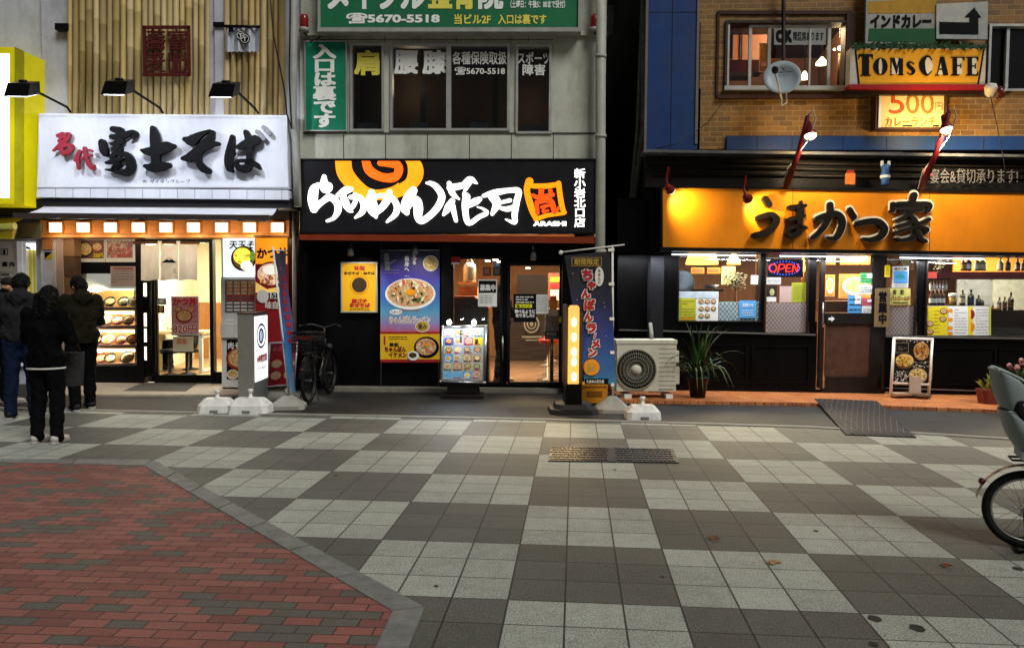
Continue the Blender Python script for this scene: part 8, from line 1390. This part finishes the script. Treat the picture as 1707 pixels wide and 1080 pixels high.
# ================================================================== bicycles
def bicycle(label, base, yaw, wr_, wb, fcol, child=False, basket=False, silver=False):
    """local: x forward, rear contact at the origin"""
    t = thing('bicycle', label, 'bicycle', base); X = Matrix.Translation(base) @ Matrix.Rotation(yaw, 4, 'Z'); V = lambda x, y, z: X @ Vector((x, y, z)); sc = wr_
    TY = mat('tyre_rubber', '0c0c0c', .7, var=.2); RM = mat('rim_silver', '9a9a98', .35, .8, var=.08) if silver else mat('rim_dull', '3c3c3c', .45, .6, var=.1); FR = mat('bike_frame_'+fcol, fcol, .35, .3, var=.1); BK_ = mat('bike_black', '121212', .45, .2, var=.2)
    def wheel(cx):
        w = bpy.data.objects.new('wheel', None); COL.objects.link(w); w.parent = t; w.empty_display_size = .1; ORG[w.name] = ORG[t.name]
        cz = wr_+.0; ring = lambda r, y, n=40: [V(cx+r*math.cos(2*math.pi*a/n), y, cz+r*math.sin(2*math.pi*a/n)) for a in range(n)]
        b = MB(); b.tube(ring(wr_-.024, 0), .024, 10, closed=True); b.build('tyre', w, TY); b = MB(); b.tube(ring(wr_-.052, .008), .009, 6, closed=True); b.tube(ring(wr_-.052, -.008), .009, 6, closed=True); b.build('rim', w, RM)
        b = MB()
        for a in range(28): an = 2*math.pi*a/28; b.tube([V(cx+.025*math.cos(an+(.9 if a % 2 else -.9)), .03*(1 if a % 4 < 2 else -1), cz+.025*math.sin(an+(.9 if a % 2 else -.9))), V(cx+(wr_-.055)*math.cos(an), 0, cz+(wr_-.055)*math.sin(an))], .0016, 4)
        b.build('spokes', w, RM); b = MB(); b.tube([V(cx, -.05, cz), V(cx, .05, cz)], .028, 12); b.build('hub', w, RM)
        b = MB(); P = []
        for a in range(17): an = math.radians(20+150*a/16); P.append((cx-(wr_+.035)*math.cos(math.pi-an) if 0 else cx+(wr_+.035)*math.cos(an), cz+(wr_+.035)*math.sin(an)))
        for a in range(16): (x0, z0), (x1, z1) = P[a], P[a+1]; b.poly([V(x0, -.035, z0), V(x1, -.035, z1), V(x1, 0, z1+.008), V(x0, 0, z0+.008)], True); b.poly([V(x0, 0, z0+.008), V(x1, 0, z1+.008), V(x1, .035, z1), V(x0, .035, z0)], True)
        b.build('mudguard', t, RM if silver else BK_)
    wheel(0); wheel(wb)
    bb = (wb*.42, 0, .29); st = (wb*.3, 0, .78); hd0 = (wb-.2, 0, .62); hd1 = (wb-.24, 0, .86); b = MB()
    for P, r in (([bb, (wb*.36, 0, .5), st], .018), ([bb, (wb*.62, 0, .42), hd0], .024), ([(st[0], 0, .62), (wb*.6, 0, .58), (hd0[0]-.01, 0, .7)], .018), ([hd0, hd1], .022)): b.tube([V(*p) for p in P], r, 10)
    for s in (-1, 1): b.tube([V(0, s*.06, wr_), V(bb[0], s*.03, bb[2])], .011, 8); b.tube([V(0, s*.06, wr_), V(st[0], s*.02, st[2]-.1)], .01, 8); b.tube([V(wb, s*.055, wr_), V(wb-.06, s*.05, wr_+.3), V(*hd0)], .013, 8)
    b.build('frame', t, FR)
    b = MB(); b.tube([V(hd1[0], 0, hd1[2]), V(hd1[0]-.03, 0, 1.02)], .014, 8); b.tube([V(hd1[0]-.18, -.29, 1.05), V(hd1[0]-.06, -.18, 1.07), V(hd1[0]-.03, 0, 1.02), V(hd1[0]-.06, .18, 1.07), V(hd1[0]-.18, .29, 1.05)], .012, 8); b.build('handlebar', t, RM)
    for s in (-1, 1): b = MB(); b.tube([V(hd1[0]-.12, s*.24, 1.06), V(hd1[0]-.25, s*.32, 1.045)], .017, 8); b.build('grip', t, BK_)
    b = MB(); b.tube([V(st[0], 0, st[2]), V(st[0]-.02, 0, .86)], .013, 8); b.ball(V(st[0]-.05, 0, .89), (.13, .09, .04), 12, X.to_3x3()); b.ball(V(st[0]+.08, 0, .89), (.09, .035, .03), 10, X.to_3x3()); b.build('saddle', t, BK_)
    b = MB(); b.lathe([(.09, -.006), (.095, 0), (.09, .006)], V(bb[0], -.06, bb[2]), X.to_3x3() @ Vector((0, 1, 0)), 24); b.tube([V(bb[0], -.08, bb[2]), V(bb[0]+.1, -.08, bb[2]-.13)], .01, 6); b.tube([V(bb[0], .08, bb[2]), V(bb[0]-.1, .08, bb[2]+.13)], .01, 6); b.build('crank', t, BK_)
    for s, dx, dz in ((-1, .1, -.13), (1, -.1, .13)): b = MB(); b.box(V(bb[0]+dx, s*.13, bb[2]+dz), (.09, .09, .025), yaw); b.build('pedal', t, BK_)
    b = MB(); hh = wr_*2+.07
    for s in (-1, 1): b.tube([V(-.1, s*.06, hh), V(st[0]-.02, s*.05, hh+.01)], .008, 6); b.tube([V(0, s*.07, wr_), V(.02, s*.065, hh)], .007, 6)
    for q in range(5): b.tube([V(-.1+q*.08, -.06, hh), V(-.1+q*.08, .06, hh)], .006, 5)
    b.build('rear_rack', t, BK_)
    b = MB(); b.tube([V(0, -.07, wr_), V(.03, -.13, .04), V(-.06, -.14, .012), V(-.06, .14, .012), V(.03, .13, .04), V(0, .07, wr_)], .012, 8); b.build('kick_stand', t, BK_)
    b = MB(); b.ball(V(-(wr_+.045)*.86, 0, wr_+(wr_+.045)*.5+.01), (.02, .03, .022), 10, X.to_3x3()); b.build('reflector', t, mat('reflector_red', '5a0e0c', .25, var=.05, coat=.5))
    if basket:
        bz = hh+.04; b = MB(); w, l, h = .2, .17, .26; cx = -.05
        for z in (0, .05, .1, .15, .2, .26): k = .82+.18*z/.26; b.tube([V(cx+sx*l*k, sy*w*k, bz+z) for sx, sy in ((-1, -1), (1, -1), (1, 1), (-1, 1))], .006 if z < .26 else .01, 5, closed=True)
        for q in range(7):
            f = -1+q/3
            for a0, a1 in (((-1, f), (-1, f)), ((1, f), (1, f)), ((f, -1), (f, -1)), ((f, 1), (f, 1))): b.tube([V(cx+a0[0]*l*.82, a0[1]*w*.82, bz), V(cx+a1[0]*l, a1[1]*w, bz+.26)], .004, 4)
        b.build('basket', t, BK_); b = MB(); b.box(V(cx-l*.95, 0, bz+.2), (.015, .22, .035), yaw); b.build('basket_reflector', t, mat('reflector_red'))
    b = MB(); b.lathe([(.0, -.05), (.04, -.03), (.05, .02), (.045, .04), (.0, .045)], V(wb-.02, 0, .72), X.to_3x3() @ Vector((1, 0, 0)), 14); b.build('front_lamp', t, RM)
    if child:
        SG_ = mat('seat_shell_grey', '8a9391', .45, var=.05, stain=.08); SD = mat('seat_liner', '0e0f10', .7, var=.2); z0 = hh+.02
        def shell(rows_, nm, m, thick=.014):
            b = MB(); n = len(rows_[0])
            for j in range(len(rows_)-1):
                for i in range(n-1): b.poly([V(*rows_[j][i]), V(*rows_[j][i+1]), V(*rows_[j+1][i+1]), V(*rows_[j+1][i])], True)
            o = b.build(nm, t, m); fixw(o, thick); return o
        def fixw(o, th):
            bm = bmesh.new(); bm.from_mesh(o.data); bmesh.ops.remove_doubles(bm, verts=bm.verts, dist=.0005); bm.to_mesh(o.data); bm.free(); md = o.modifiers.new('shell', 'SOLIDIFY'); md.thickness = th; md.offset = 0; sb = o.modifiers.new('soft', 'SUBSURF'); sb.levels = 1; sb.render_levels = 2
        def back(z, xb, hw, wing):  # one U-shaped row from left front edge round the back to right front edge
            return [(xb+wing, -hw, z), (xb+wing*.5, -hw*1.02, z), (xb+.03, -hw*.92, z), (xb, -hw*.5, z), (xb-.008, 0, z), (xb, hw*.5, z), (xb+.03, hw*.92, z), (xb+wing*.5, hw*1.02, z), (xb+wing, hw, z)]
        HR = [back(z0+.30, -.15, .11, .02), back(z0+.33, -.175, .135, .1), back(z0+.41, -.20, .145, .165), back(z0+.49, -.215, .14, .15), back(z0+.55, -.225, .125, .04)]
        BS = [back(z0, -.02, .11, .28), back(z0+.05, -.06, .14, .32), back(z0+.12, -.11, .15, .2), back(z0+.19, -.14, .148, .14), back(z0+.25, -.155, .14, .11), back(z0+.29, -.165, .125, .05)]
        shell([*BS], 'seat_shell', SG_)
        shell([*HR], 'headrest', SG_)
        b = MB()
        for RR in (HR, BS):
            rim = [r[0] for r in RR]+RR[-1][1:-1]+[r[-1] for r in reversed(RR)]
            b.tube([V(*p) for p in catmull(rim, 4)], .009, 8)
        b.build('shell_rim', t, mat('seat_rim', '8f9a97', .4))
        shell([[(x+.018, y*.88, z) for x, y, z in back(zz, xb, hw, wg*.8)] for zz, xb, hw, wg in ((z0+.03, -.04, .14, .28), (z0+.14, -.1, .165, .26), (z0+.3, -.15, .155, .07), (z0+.42, -.185, .155, .16), (z0+.54, -.2, .14, .06))], 'liner', SD, .02)
        b = MB(); b.box(V(.1, 0, z0+.02), (.32, .24, .05), yaw); b.build('seat_base', t, SG_)
        for s in (-1, 1): b = MB(); b.tube([V(.22, s*.14, z0+.02), V(.24, s*.15, z0-.16), V(.26, s*.15, z0-.28)], .022, 8); b.box(V(.28, s*.15, z0-.3), (.16, .09, .03), yaw); b.build('footrest', t, SG_)
        b = MB(); b.tube([V(.05, -.1, z0), V(.06, -.1, z0-.12), V(.16, -.09, z0-.32)], .016, 8); b.tube([V(.05, .1, z0), V(.06, .1, z0-.12), V(.16, .09, z0-.32)], .016, 8); b.build('seat_bracket', t, BK_)
        b = MB(); b.box(V(wb*.34, 0, .52), (.1, .09, .3), yaw); b.build('battery', t, mat('battery_grey', '9a9c9c', .45))
    return t
bicycle('grey bicycle with a rear child seat, cut off by the right edge', G(1709, 914), math.radians(-24), .252, 1.1, '8f9494', child=True, silver=True)
bicycle('dark city bicycle with a rear basket parked against the black wall', G(515, 672), math.radians(85), .31, 1.0, '0c0c0d', basket=True)
# scratch scene no longer needed
bpy.data.scenes.remove(TMP)
